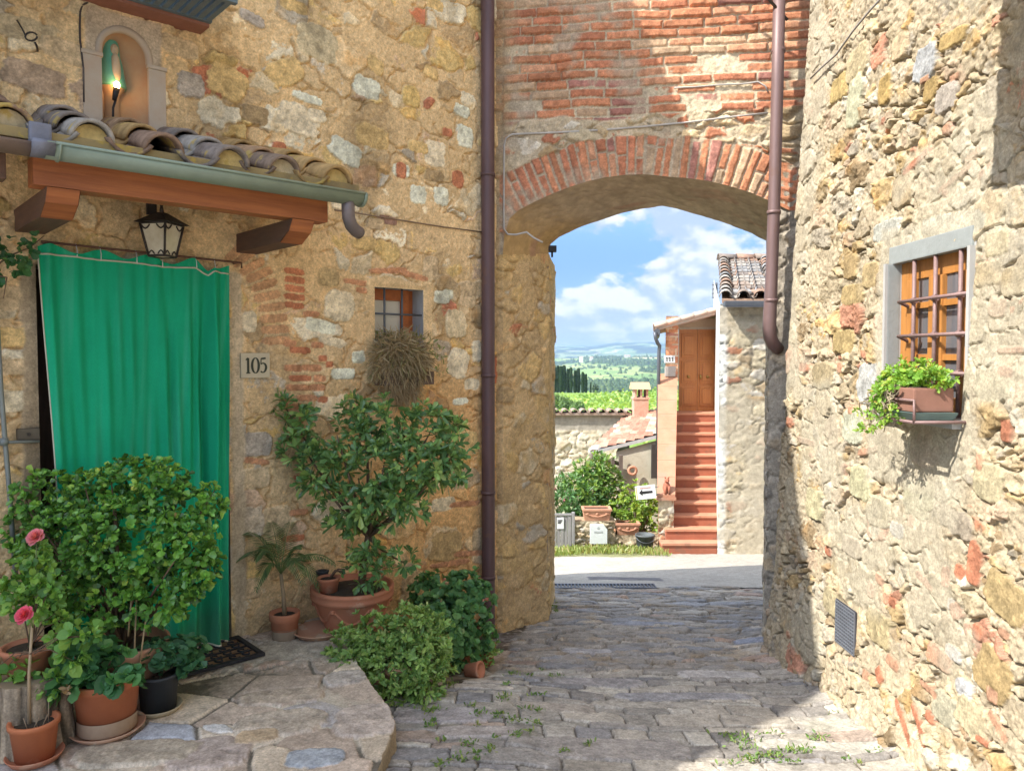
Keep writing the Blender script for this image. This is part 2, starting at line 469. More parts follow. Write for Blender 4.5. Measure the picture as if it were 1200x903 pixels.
def blob_points(n, centres, rng, shell=0.55):
    """random points in the outer part of a union of ellipsoids: [(c,(rx,ry,rz),weight)]"""
    w = np.array([c[2] for c in centres], float); w /= w.sum()
    idx = rng.choice(len(centres), n, p=w)
    d = unit(rng.normal(size=(n, 3)))
    rr = (shell + (1 - shell) * rng.random(n)) ** 0.7
    c = np.array([tuple(x[0]) for x in centres])[idx]; r = np.array([x[1] for x in centres])[idx]
    rr = rr * (1 + (rng.random(n) < .2) * rng.random(n) * .38)
    return c + d * r * rr[:, None], unit(d / r)
SKY_STR, SUN_E, EXPO, SKY_SAT = 0.15, 2.1, 2.1, 1.12; CLOUD_D, CLOUD_L, CLOUD_LOC = (.95, 1.18, 1.55), (1.75, 1.8, 1.85), (5.18, 2.94, 1.82)
# ================================================================== ground
def zs(Y):
    """street profile: falls towards the gate and on to the yard"""
    Y = np.asarray(Y, float)
    return np.where(Y < 7.62, -0.15 - 0.12 * (Y - 3.3), -0.668 - 0.182 * (Y - 7.62))
def zsf(Y): return float(zs(Y))

M_GROUND = mat('paving stone', (1, 1, 1), rough=0.78, var=0.16, scale=26, bump=0.5, bscale=130, attr=True, bdist=0.004, spec=0.25, fine_var=(95, .28))
M_WALL = mat('rubble masonry', (1, 1, 1), rough=0.92, var=0.2, scale=22, bump=0.75, bscale=120, attr=True, bdist=0.005, spec=0.12, fine_var=(85, .26))
M_SOIL = mat('soil', (.06, .045, .03), rough=0.95, var=0.4, scale=40, bump=0.6, bscale=90, bdist=0.01)

def cobbles(u, v, seed):
    rng = np.random.default_rng(seed)
    vw = v + 0.14 * fbm(u * 1.0, v * 0.9, seed, 3) + 0.075 * fbm(u * 3.3, v * 3.3, seed + 3, 3) + 0.016 * fbm(u * 18, v * 18, seed + 5, 2) - 0.02 * (u - 0.9) ** 2
    uw = u + 0.05 * fbm(u * 3, v * 6, seed + 7, 3) + 0.012 * fbm(u * 18, v * 18, seed + 9, 2)
    b = [1.0]
    while b[-1] < 9:
        w = 0.10 if b[-1] < 4.9 else 0.08
        b.append(b[-1] + w * (0.5 + 1.25 * rng.random() ** 1.4))
    b = np.array(b); row = np.clip(np.searchsorted(b, vw) - 1, 0, len(b) - 2)
    lo, hi = b[row], b[row + 1]
    rr = row.astype(float)
    bl = 0.15 + 0.26 * hsh(rr, rr * 0, seed + 20) ** 1.5
    off = hsh(rr, rr * 0, seed + 21) * 3
    k = np.floor((uw + off) / bl)
    jf = lambda q: q * bl + bl * 0.75 * (hsh(q, rr, seed + 22) - 0.5)
    fu = uw + off
    k = np.where(fu < jf(k), k - 1, np.where(fu > jf(k + 1), k + 1, k))
    j0, j1 = jf(k), jf(k + 1)
    e = np.minimum(np.minimum(fu - j0, j1 - fu), np.minimum(vw - lo, hi - vw))
    r = [hsh(k, rr, seed + 30 + q) for q in range(6)]
    du, dv = fu - (j0 + j1) / 2, vw - (lo + hi) / 2
    fine = fbm(u * 30, v * 30, seed + 40, 4, 0.6) + .5 * fbm(u * 90, v * 90, seed + 42, 2); med = fbm(u * 9 + r[0] * 20, v * 9, seed + 44, 3)
    jw = 0.003 + 0.004 * hsh(k, rr, seed + 50)
    sh = 0.016 * (r[1] - 0.5) + 0.07 * (du * (r[2] - 0.5)) + 0.10 * dv * (r[3] - 0.5) + 0.003 * sstep(0, 0.012, e) - 0.028 * (1 - sstep(0, jw * 1.5, e)) + 0.005 * fine + 0.006 * med
    mh = -0.014 + 0.012 * fbm(u * 2.2, v * 2.2, seed + 46, 3) + 0.004 * fine
    kk = sstep(-0.003, 0.003, sh - mh)
    pal = [(4, (.32, .295, .255)), (3, (.265, .245, .22)), (3, (.37, .335, .28)), (2, (.25, .24, .235)), (1.2, (.44, .41, .35)), (.5, (.33, .265, .215))]
    sc = pick(r[4], pal) * (1 + 0.35 * (r[0] - 0.5))[..., None] * (1 + 0.6 * med + 0.6 * fine)[..., None]
    dirt = np.array((.13, .11, .085)) * (1 + 0.8 * fbm(u * 4, v * 4, seed + 47, 3))[..., None]
    return np.maximum(sh, mh), mix(dirt, sc, kk), kk

def flags(u, v, seed, cw, ch, pal, mortar, joint=0.012, mlevel=-0.004, tilt=0.02, amp=0.004, wvar=0.7):
    wu = u + 0.03 * fbm(u * 3, v * 3, seed + 50, 3); wv = v + 0.03 * fbm(u * 3, v * 3, seed + 60, 3)
    wu = wu + 0.010 * fbm(u * 16, v * 16, seed + 52, 3); wv = wv + 0.012 * fbm(u * 16, v * 16, seed + 53, 3)
    ia, ib, e, du, dv = voronoi(wu, wv, cw, ch, seed, wvar)
    r = [hsh(ia, ib, seed + 10 + q) for q in range(6)]
    fine = fbm(u * 30, v * 30, seed + 70, 4, 0.6); med = fbm(u * 7 + r[0] * 9, v * 7, seed + 71, 4)
    sh = amp * (r[1] - 0.5) * 2 + tilt * (du * (r[2] - 0.5) + dv * (r[3] - 0.5)) * 2 - 0.03 * (1 - sstep(0, joint * 1.5, e)) + 0.003 * fine + 0.006 * med
    mh = mlevel + 0.008 * fbm(u * 3, v * 3, seed + 80, 3) + 0.004 * fbm(u * 40, v * 40, seed + 81, 2)
    k = sstep(-0.002, 0.002, sh - mh)
    fine = fine + .5 * fbm(u * 90, v * 90, seed + 73, 2); sc = pick(r[4], pal) * (1 + 0.45 * (r[0] - 0.5))[..., None] * (1 + 0.5 * med + 0.5 * fine)[..., None]
    mc = mix(np.array(mortar) * .33, np.array(mortar) * 1.1, sstep(.04, .16, fbm(u * 2.6, v * 2.6, seed + 89, 3))) * (1 + 0.7 * fbm(u * 4, v * 4, seed + 90, 4))[..., None]
    return np.maximum(sh, mh), mix(mc, sc, k), k

# ---- cobbled street
def lift(x, y): return .075 * sstep(.75, -.3, x) * sstep(4.9, 4.2, y)
def zst(x, y): return zsf(y) + .02 * math.cos((x - .8) * 1.3) - .02 + float(lift(np.float64(x), np.float64(y)))
ux = axis([(-1.35, -0.9, 0.02), (-0.9, 2.0, 0.0062), (2.0, 2.7, 0.03)])
vy = axis([(0.8, 2.6, 0.03), (2.6, 4.6, 0.0058), (4.6, 7.66, 0.0092)])
U, V = np.meshgrid(ux, vy, indexing='ij')
h, c, k = cobbles(U, V, 5)
fp = [(4, (.33, .27, .21)), (2, (.30, .27, .25)), (2, (.38, .32, .25)), (1, (.26, .25, .26))]
hv_, cv_, _ = rubble(U, V, 43, 0.27, 0.085, [(4, (.33, .295, .25)), (3, (.28, .26, .235)), (2, (.38, .34, .285)), (2, (.255, .25, .25)), (.7, (.33, .25, .20))], (.20, .17, .13), joint=.0045, rnd=.012, amp=.010, tilt=.07, dome=.003, drop=.03, mlevel=-.016, mvar=.010, rough=.0035, wvar=.8, warp=.04, bury=0)
sv = sstep(-.05, .05, V - 4.75 + .9 * fbm(U * .9, V * .9, 45, 3)); h = h * (1 - sv) + hv_ * sv; c = mix(c, cv_, sv)
h2, c2, _ = flags(U, V, 41, 0.34, 0.22, fp, (.27, .21, .14), mlevel=0.0, wvar=0.5)
edge = -0.18 + 0.17 * (V - 4.2) + 0.25 * fbm(U * 1.3, V * 1.3, 77, 3)
edge = np.where(V < 4.25, -0.75 + 0.2 * fbm(U * 2, V * 2, 78, 2), edge)
sel = sstep(-0.03, 0.03, edge - U)
h = h * (1 - sel) + h2 * sel; c = mix(c, c2, sel)
# a few long broad slabs in the middle of the street
for i, (px, py, w, d, a, cl) in enumerate([(842, 789, .50, .15, -.03, (.44, .41, .38)), (700, 800, .55, .17, .0, (.31, .29, .28)), (800, 815, .8, .12, .02, (.30, .29, .29)),
        (905, 752, .55, .13, -.1, (.26, .27, .31)), (760, 730, .6, .12, 0, (.29, .29, .31)), (760, 826, .62, .12, .0, (.36, .33, .28)), (650, 835, .42, .13, .05, (.36, .32, .27)),
        (688, 762, .35, .10, -.15, (.37, .35, .34)), (560, 815, .4, .09, -.1, (.45, .40, .34)), (575, 808, .33, .08, .05, (.48, .43, .37)), (520, 850, .5, .2, .0, (.33, .30, .29)),
        (560, 870, .42, .14, .05, (.37, .33, .30)), (720, 880, .7, .25, .1, (.33, .30, .27)), (1000, 850, .5, .16, -.15, (.36, .34, .28)), (960, 872, .6, .13, -.1, (.37, .35, .30))]):
    Yg = 3.3
    for _ in range(20):
        p = at_z(px, py, zsf(Yg)); Yg = p.y
    stamp(h, c, U, V, p.x, p.y, w, d, a, cl, 0.004, 300 + i, 5, 0.07, 0.05)
# worn gutter line and a shallow crown
Z = zs(V) + h + (0.02 * np.cos((U - 0.8) * 1.3) - 0.02) * sstep(7.5, 7.0, V)
Z = Z + 0.05 * sstep(1.55, 1.95, U) * (V < 6)
Z = Z + lift(U, V)
P = np.stack([U, V, Z], -1)
street = link('street', grid_mesh('street', P, c), M_GROUND); props(street, 'cobbled street of grey stone slabs sloping down through the gate arch', 'street', kind='structure')

# ---- flagstone terrace before the curtained door
def edge_w(px, py):
    p = at_z(px, py, 0.0); return (p.x, p.y)
TE = [edge_w(440, 903), edge_w(455, 866), edge_w(461, 850), edge_w(456, 829), edge_w(439, 807), edge_w(428, 789), edge_w(420, 778)]
TE = [(TE[0][0] + 0.02, 1.2)] + TE + [(-0.93, 4.45), (-0.98, 5.25)]
tx = np.array([q[0] for q in TE]); ty = np.array([q[1] for q in TE])
vy = axis([(1.2, 2.8, 0.03), (2.8, 4.3, 0.0062), (4.3, 5.25, 0.009)])
e_x = np.interp(vy, ty, tx) + 0.012 * fbm(vy * 6, vy * 0, 4, 3) * 2 + .016 * fbm(vy * 24, vy * 0, 5, 3)
t = np.linspace(0, 1, 400)
U = -3.3 + (e_x[None, :] + 3.3) * (t[:, None] ** 0.75); V = np.broadcast_to(vy[None, :], U.shape).copy()
fp = [(4, (.45, .36, .28)), (3, (.50, .425, .33)), (2, (.39, .355, .33)), (2, (.52, .43, .32)), (1.2, (.35, .36, .385)), (1.2, (.43, .31, .23))]
h, c, k = flags(U, V, 91, 0.33, 0.26, fp, (.46, .40, .31), joint=0.009, mlevel=-0.010, wvar=0.55, amp=.009, tilt=.035)
# cement patch by the mat and a pale chip of marble
p = at_z(330, 770, 0); stamp(h, c, U, V, p.x, p.y + 0.1, 1.5, 0.45, 0.3, (.42, .37, .30), 0.002, 500, 2.5, 0.3, 0.4)
p = at_z(256, 853, 0); stamp(h, c, U, V, p.x, p.y, 0.17, 0.085, -0.3, (.62, .60, .57), 0.004, 501, 1.3, 0.1, 0.06)
for px, py, w, d, a, cl in [(245, 880, .34, .26, .2, (.40, .33, .28)), (430, 842, .30, .32, .1, (.43, .36, .30)), (330, 845, .40, .24, .25, (.43, .36, .28)), (370, 887, .24, .16, .1, (.33, .35, .37)), (160, 880, .5, .2, .1, (.40, .34, .26)), (330, 815, .4, .16, .2, (.42, .34, .26)), (300, 862, .18, .12, .3, (.45, .34, .22)), (405, 793, .22, .17, .4, (.40, .35, .30))]:
    p = at_z(px, py, 0); stamp(h, c, U, V, p.x, p.y, w, d, a, cl, 0.004, 520 + px, 3.2, 0.08, 0.04)
Z = h + 0.0
P = np.stack([U, V, Z], -1)
# turn the rim down into the riser
rim = P[-1].copy(); rows = [P]; cs = [c]
for dz, dx in ((-0.004, 0.004), (-0.03, 0.006), (-0.07, 0.004), (-0.3, 0.02), (-0.6, 0.02)):
    q = rim.copy(); q[:, 2] += dz + 0.006 * fbm(q[:, 1] * 20, q[:, 1] * 0 + dz * 30, 8, 2); q[:, 0] += dx + 0.012 * fbm(q[:, 1] * 9, q[:, 1] * 0 + dz * 9, 9, 3)
    rows.append(q[None]); cs.append((np.broadcast_to(np.array((.30, .235, .15)), q.shape) * (1 + 0.6 * fbm(q[:, 1] * 14, q[:, 1] * 0 + dz * 40, 3, 3))[:, None])[None])
P = np.concatenate(rows, 0); c = np.concatenate(cs, 0)
terrace = link('pavement', grid_mesh('pavement', P, c), M_GROUND); props(terrace, 'raised flagstone pavement in front of the curtained doorway', 'pavement', kind='structure')

# ---- gravel yard beyond the gate
ux = axis([(-14, -1, 0.5), (-1, 4.2, 0.03), (4.2, 16, 0.5)]); vy = axis([(7.625, 9.6, 0.025), (9.6, 13, 0.04), (13, 18, 0.25)])
U, V = np.meshgrid(ux, vy, indexing='ij')
n1 = fbm(U * 1.1, V * 1.1, 21, 4); n2 = fbm(U * 14, V * 14, 22, 4, 0.65)
c = np.array((.39, .355, .30)) * (1 + 0.35 * n1 + 0.5 * n2)[..., None]
gr = sstep(-0.02, 0.1, V - (11.35 + 0.5 * n1) - 0.45 * sstep(1.6, 2.2, U)) * (U < 2.25)
c = mix(c, np.array((.20, .21, .08)) * (1 + n2)[..., None], gr * 0.85)
tar = sstep(0, 0.03, 0.42 - np.abs(U - 1.25)) * sstep(0, 0.03, 0.16 - np.abs(V - 8.55 + 0.1 * U))
c = mix(c, np.array((.16, .15, .15)) * (1 + n2)[..., None], tar)
P = np.stack([U, V, zs(V) + 0.02 * n1 + 0.012 * n2], -1)
yard = link('ground', grid_mesh('ground', P, c), M_GROUND); props(yard, 'pale gravel yard beyond the gate arch', 'ground', kind='structure')
# earth under the street, reaching behind the camera and under the houses
ux = axis([(-14, 16, 1.0)]); vy = axis([(-14, 8.8, 0.6)])
U, V = np.meshgrid(ux, vy, indexing='ij')
c = np.broadcast_to(np.array((.42, .37, .30)), U.shape + (3,)).copy()
P = np.stack([U, V, np.minimum(zs(V), 0.12) - 0.10], -1)
base = link('road', grid_mesh('road', P, c), M_GROUND); props(base, 'road surface around the houses', 'road', kind='structure')

# ---- open country
def terr_h(X, Y):
    tab = [(14, -1.95), (18, -2.6), (30, -5.2), (60, -7.6), (120, -7.6), (185, -7.2), (215, -9), (300, -26), (480, -44), (700, -42), (1000, -32), (1500, -20), (2100, -8), (2600, 2), (3000, -2), (3600, -60), (4300, -60), (5000, 0), (6500, 62), (8000, 20), (15000, -60)]
    z = np.interp(np.log(np.maximum(Y, 14)), np.log([a for a, b in tab]), [b for a, b in tab])
    q = X / Y
    n = fbm(X / 700, Y / 700, 31, 4)
    z = z + n * np.interp(Y, [200, 500, 1500, 3000, 4400], [0, 10, 40, 40, 14])
    z = z + np.interp(Y, [700, 2300, 3000], [0, 1, 0]) * np.interp(q, [0.0, 0.06, 0.11, 0.2], [-24, -20, 1, 3])
    far = np.interp(Y, [4400, 6300], [0, .66])
    z = z + far * (np.interp(q, [-1, 0.02, 0.06, 0.085, 0.10, 0.135, 0.18, 0.2, 1], [30, 20, 45, 42, 26, 78, 86, 74, 60]) + 16 * fbm(q * 40, Y / 4000, 36, 3))
    return z
rows = np.exp(np.linspace(math.log(13.0), math.log(15000), 420)); qs = axis([(-1.6, -0.1, 0.06), (-0.1, 0.34, 0.0016), (0.34, 1.6, 0.06)])
Q_, Yg = np.meshgrid(qs, rows, indexing='ij'); Xg = Q_ * (Yg + 14)
Zg = terr_h(Xg, Yg)
n1 = fbm(Xg / 130, Yg / 160, 51, 3); n2 = fbm(Xg / 60, Yg / 60, 52, 4); pid = fbm(Xg / 210 + n2 * 0.4, Yg / 330, 53, 2)
fieldc = pick(np.clip(pid + 0.5, 0, 0.999), [(3, (.15, .24, .08)), (2, (.26, .31, .12)), (2, (.18, .27, .09)), (1.2, (.44, .39, .22)), (2, (.22, .29, .10))])
c = fieldc * (1 + 0.4 * n2)[..., None]
wood = sstep(0.06, 0.14, n1 + 0.15 * n2 + np.interp(Yg, [300, 700, 1000, 2200, 2600], [0.3, 0.2, -0.02, -0.02, 0.12]))
c = mix(c, np.array((.035, .06, .025)) * (1 + n2)[..., None], wood * (Yg > 230))
near = (Yg < 230)
c[near] = np.array((.17, .26, .06)) * (1 + 0.5 * n2[near])[:, None]
hills = link('terrain', grid_mesh('terrain', np.stack([Xg, Yg, Zg], -1), c), mat('fields', (1, 1, 1), rough=0.95, var=0.2, scale=0.05, bump=0, attr=True, spec=0.1)); props(hills, 'valley and hills', 'hills', kind='structure')
# ================================================================== house with the green curtain
PAL_L = [(5, (.65, .485, .28)), (3, (.67, .49, .215)), (3, (.71, .585, .385)), (2, (.49, .355, .20)), (1.2, (.51, .44, .335)), (1.6, (.74, .655, .48)), (.9, (.53, .22, .13)), (1, (.59, .42, .28))]
MORT_L = (.69, .50, .275)
Z_EAVE, OVER = 5.65, 0.35
def L(px, py, o=0.0): return LF.hit(px, py, -o)
def LP(px, py, o=0.0): s, z = L(px, py, o); return LF.P(s, -o, z)

d0, d1 = L(46, 500)[0], L(268, 500)[0]; DOOR_TOP = 2.10
w0, _ = L(439, 337); w1, wt = L(496, 340); wb = L(465, 440)[1]
n0, n1 = L(118, 100)[0], L(174, 100)[0]; nt_ = L(146, 37)[1]; nb = 2.78; nr = (n1 - n0) / 2; nc = (n0 + n1) / 2
zarch = nt_ - nr * 1.05
sx = axis([(-9.2, -3.6, 0.3), (-3.6, -1.35, 0.04), (-1.35, d0, 0.0062), (d0, d1, 0.0062), (d1, w0, 0.0062), (w0, w1, 0.0062), (w1, 2.03, 0.0062)])
sz = axis([(-1.0, -0.55, 0.05), (-0.55, wb, 0.0064), (wb, wt, 0.0064), (wt, 4.5, 0.0064), (4.5, Z_EAVE + 0.1, 0.06)])
sz[np.argmin(np.abs(sz - DOOR_TOP))] = DOOR_TOP
U, V = np.meshgrid(sx, sz, indexing='ij')
h, c, k = rubble(U, V, 3, 0.17, 0.115, PAL_L, MORT_L, joint=0.008, rnd=0.018, amp=0.011, tilt=0.05, dome=0.006, drop=0.02, mlevel=0.0015, mvar=0.013, rough=0.0055, wvar=1.2, blend=0.0012, crack=.020, chip=.0022, bury=0.016, mtone=0.2, warp=0.05)
# the render turns warmer low down towards the gate
warm = sstep(0.2, 1.5, U) * (1 - sstep(1.2, 2.0, V)); c = mix(c, c * np.array((1.04, .86, .66)), warm * 0.8)
pale = sstep(2.2, 3.2, V); c = mix(c, c * np.array((1.0, 1.0, .98)), pale)
def st(px, py, w, hh, ang, col, lift=0.006, **kw):
    col = tuple(min(.74, q * 1.2) for q in col)
    s, z = L(px, py); Yd = (LF.P(s, 0, z)).y
    stamp(h, c, U, V, s, z, w * Yd / F * 1.18, hh * Yd / F, -ang, col, lift, 900 + px * 3 + py, **kw)
BR, BR2 = (.42, .17, .09), (.47, .24, .13)
PALE, WHT, OCH, GRY, BRN, TAN = (.62, .53, .37), (.68, .62, .49), (.56, .40, .18), (.37, .32, .26), (.33, .24, .13), (.50, .38, .23)
for a in [(430, 103, 30, 24, .1, WHT), (267, 97, 40, 38, .3, OCH), (350, 140, 46, 34, .2, PALE), (405, 178, 36, 26, .3, WHT), (372, 50, 44, 40, .1, (.48, .40, .25)), (335, 85, 40, 30, -.5, OCH), (437, 160, 40, 26, .1, OCH), (360, 115, 34, 10, .1, WHT),
          (372, 136, 20, 16, 0, PALE), (296, 22, 28, 14, .2, GRY), (345, 8, 30, 14, 0, OCH), (440, 77, 20, 18, .4, OCH), (482, 113, 20, 24, 0, (.60, .43, .17)), (510, 6, 20, 14, 0, OCH), (505, 85, 18, 14, .2, OCH), (541, 130, 20, 14, .2, WHT),
          (510, 180, 26, 30, 0, PALE), (300, 135, 26, 22, 0, BRN), (545, 160, 20, 26, 0, WHT), (470, 200, 20, 16, 0, WHT), (490, 172, 24, 14, 0, OCH), (490, 228, 20, 22, 0, WHT), (517, 230, 18, 22, 0, WHT), (405, 235, 32, 24, 0, PALE), (508, 206, 24, 14, 0, BRN),
          (470, 200, 12, 18, 0, BR), (536, 210, 15, 20, 0, BR), (327, 172, 15, 12, 0, BR), (524, 155, 12, 10, 0, BR), (455, 258, 22, 10, .1, (.33, .20, .15)), (40, 92, 56, 34, .15, (.37, .27, .18)), (30, 35, 60, 26, 0, (.46, .37, .23)), (75, 60, 40, 26, .1, TAN),
          (210, 55, 40, 22, .1, TAN), (225, 100, 26, 30, 0, GRY), (398, 358, 34, 36, .15, PALE), (375, 382, 34, 16, .2, WHT), (292, 377, 16, 26, 0, PALE), (385, 325, 24, 22, 0, (.40, .30, .16)), (390, 400, 30, 12, .2, PALE), (402, 438, 26, 14, 0, WHT), (420, 418, 16, 14, 0, WHT),
          (535, 380, 26, 34, 0, (.60, .49, .31)), (537, 425, 26, 34, .4, PALE), (559, 412, 12, 26, 0, PALE), (548, 345, 22, 32, 0, TAN), (525, 345, 12, 12, 0, WHT), (518, 348, 20, 16, 0, WHT), (552, 450, 18, 14, 0, PALE), (523, 640, 40, 36, .1, (.44, .31, .15)), (540, 470, 20, 8, 0, WHT),
          (317, 285, 20, 26, 0, TAN), (360, 245, 30, 24, 0, PALE), (427, 285, 30, 16, 0, OCH), (440, 262, 20, 14, 0, TAN), (505, 315, 20, 30, 0, TAN), (340, 258, 26, 16, 0, BRN), (300, 520, 34, 30, .1, GRY), (300, 560, 30, 26, 0, TAN), (325, 610, 30, 36, 0, TAN), (295, 610, 26, 34, 0, (.45, .37, .27)),
          (545, 560, 36, 24, 0, TAN), (520, 590, 30, 16, 0, PALE), (548, 520, 26, 30, 0, OCH), (560, 640, 16, 44, 0, TAN), (500, 690, 40, 20, .1, OCH), (20, 350, 44, 30, .1, TAN), (20, 395, 50, 24, 0, OCH), (15, 430, 50, 20, 0, TAN), (12, 470, 40, 26, 0, PALE), (290, 690, 30, 26, 0, TAN)]:
    st(*a)
for i in range(5): st(345, 318 + i * 10, 22, 8, .06, BR, .004)                      # stacked bricks by the door arch
for i, (x, y, an) in enumerate([(296, 312, 1.0), (303, 322, .8), (309, 334, .6), (314, 347, .42), (318, 360, .3), (321, 373, .2), (323, 386, .12), (324, 399, .05), (286, 302, 1.2), (276, 295, 1.35)]):
    st(x, y, 30, 10, -an * .55, (.48, .28, .15), .005)                               # relieving arch over the door
for x, y, w in [(352, 410, 22), (372, 404, 14), (378, 420, 10), (344, 431, 20), (365, 431, 22), (386, 427, 8), (352, 443, 24), (374, 443, 14), (349, 454, 28), (372, 454, 18), (360, 466, 22), (344, 476, 26), (378, 468, 12), (340, 402, 14), (346, 492, 20), (352, 560, 16), (350, 600, 20), (345, 630, 24), (352, 660, 22)]:
    st(x, y, w, 8, .05, BR2 if (x + y) % 3 else BR, .004)
for x, y, w, an in [(455, 317, 46, -.10), (485, 323, 36, .18), (420, 331, 34, .08), (424, 340, 14, .1), (300, 540, 30, .2), (545, 590, 40, .05), (552, 648, 46, .12), (528, 660, 50, .05), (365, 368, 18, 0)]:
    st(x, y, w, 7, an, BR2, .004)
# plaster: window surround, door jamb, niche surround
def plaster(px0, py0, px1, py1, col, soft=0.02, nz=0.03, lift=0.006):
    s0, zt_ = L(px0, py0); s1, _ = L(px1, py0); _, zb_ = L((px0 + px1) / 2, py1)
    dd = np.minimum(np.minimum(U - s0, s1 - U), np.minimum(zt_ - V, V - zb_)) + nz * 2 * fbm(U * 8, V * 8, 61, 3)
    m = sstep(0, soft, dd)
    h[:] = h * (1 - m) + (lift + 0.003 * fbm(U * 20, V * 20, 62, 4) + 0.004 * fbm(U * 4, V * 4, 66, 3)) * m
    c[:] = mix(c, np.array(col) * (1 + 0.30 * fbm(U * 6, V * 6, 63, 4) + 0.2 * fbm(U * 30, V * 30, 64, 3))[..., None], m)
plaster(427, 322, 508, 450, (.69, .505, .28))
plaster(266, 318, 285, 760, (.58, .47, .32), nz=0.02)
plaster(96, 2, 190, 150, (.54, .44, .32), nz=0.006)
plaster(20, 300, 62, 580, (.40, .31, .20), nz=0.03)
dd = fbm(U * 3.2, V * 1.0, 68, 4); c = c * (1 - 0.30 * sstep(0.08, 0.3, dd))[..., None]          # weather stains
foot = sstep(0.35, -0.05, V + 0.25 * fbm(U * 2.5, V * 2, 69, 3) + 0.08 * U); c = mix(c, c * np.array((.80, .78, .72)), foot)
du = np.maximum(np.maximum(d0 - U, U - d1), V - DOOR_TOP); dw = np.maximum(np.maximum(w0 - U, U - w1), np.maximum(wb - V, V - wt))
dn = np.where(V < zarch, np.maximum(np.maximum(n0 - U, U - n1), nb - V), np.sqrt((U - nc) ** 2 + ((V - zarch) / 1.05) ** 2) - nr)
for d_ in (du, dw, dn): h = h * sstep(0.0, 0.03, d_)
uc, vc = (sx[:-1] + sx[1:]) / 2, (sz[:-1] + sz[1:]) / 2
UC, VC = np.meshgrid(uc, vc, indexing='ij')
hole = ((UC > d0) & (UC < d1) & (VC < DOOR_TOP)) | ((UC > w0) & (UC < w1) & (VC > wb) & (VC < wt))
dnc = np.where(VC < zarch, np.maximum(np.maximum(n0 - UC, UC - n1), nb - VC), np.sqrt((UC - nc) ** 2 + ((VC - zarch) / 1.05) ** 2) - nr)
hole |= (dnc < -0.004) & (VC > nb)
def to_world(fr, X_, Y_, Z_):
    o, d, n = np.array(fr.o), np.array(fr.d), np.array(fr.n)
    P = o + X_[..., None] * d + Y_[..., None] * n; P[..., 2] = Z_
    return P
hl = thing('stone_house', LF.P(0, 0, 0), 'ochre rubble stone house with the curtained doorway and a barred small window', 'house')
link('wall', grid_mesh('wall', to_world(LF, U, -h, V), c, ~hole), M_WALL, hl)
M_PLAST = mat('ochre plaster', (.42, .33, .21), rough=0.9, var=0.25, scale=14, bump=0.4, bscale=60)
M_GREYP = mat('grey cement render', (.40, .41, .40), rough=0.9, var=0.18, scale=12, bump=0.35, bscale=90)
M_STONE = mat('plain masonry', (.42, .33, .22), rough=0.95, col2=(.30, .22, .14), scale=6, bump=0.7, bscale=14, bdist=0.03)
b = MB(LF.M); DEP = 2.45
b.box(-9.2, DEP - .3, -1.2, 2.45, DEP, Z_EAVE)                     # back wall
b.box(-9.2, 0.33, -1.2, -8.9, DEP - .3, Z_EAVE + .4); b.box(2.12, 0.33, -1.2, 2.45, DEP - .3, Z_EAVE + .4)
b.build('side_wall', M_STONE, hl)
b = MB(LF.M)
b.prism([(0, 0), (0, 0)], 0, 0) if False else None
rp = [(-OVER, Z_EAVE), (DEP / 2, Z_EAVE + .62), (DEP + .25, Z_EAVE), (DEP + .25, Z_EAVE + .10), (DEP / 2, Z_EAVE + .74), (-OVER, Z_EAVE + .10)]
for xa, xb in ((-9.5, 2.02),):
    tap = lambda x, y: y - (.075 * (1.326 - x) - .02) if y < 0 else y
    vs = [(xa, tap(xa, y), z) for y, z in rp] + [(xb, tap(xb, y), z) for y, z in rp]
    b.add(vs, [[0, 1, 4, 5], [1, 2, 3, 4], [11, 10, 7, 6], [10, 9, 8, 7]] + [[i, i + 6, (i + 1) % 6 + 6, (i + 1) % 6] for i in range(6)])
M_TERR = mat('old terracotta tile', (.42, .21, .12), rough=0.85, col2=(.33, .27, .22), scale=9, bump=0.4, bscale=50)
b.build('roof', M_TERR, hl)
# door leaf deep in the doorway, with reveals
M_WOODD = mat('dark door wood', (.10, .055, .03), rough=0.6, var=0.4, scale=6, bump=0.3, bscale=40, stretch=(8, 8, 1))
b = MB(LF.M)
b.box(d0 - .02, 0.002, -.1, d0, 0.32, DOOR_TOP); b.box(d1, 0.002, -.1, d1 + .02, 0.32, DOOR_TOP); b.box(d0 - .02, 0.002, DOOR_TOP, d1 + .02, 0.32, DOOR_TOP + .03); b.box(d0, 0.01, -.1, d1, 0.34, -.004)
b.build('doorway_reveal', M_PLAST, hl)
b = MB(LF.M); b.box(d0, 0.25, 0, d1, 0.29, DOOR_TOP)
for i in range(2):
    for j in range(3): b.box(d0 + .1 + i * .55, 0.235, .12 + j * .65, d0 + .5 + i * .55, 0.251, .65 + j * .65, bev=.006)
b.build('door', M_WOODD, hl)
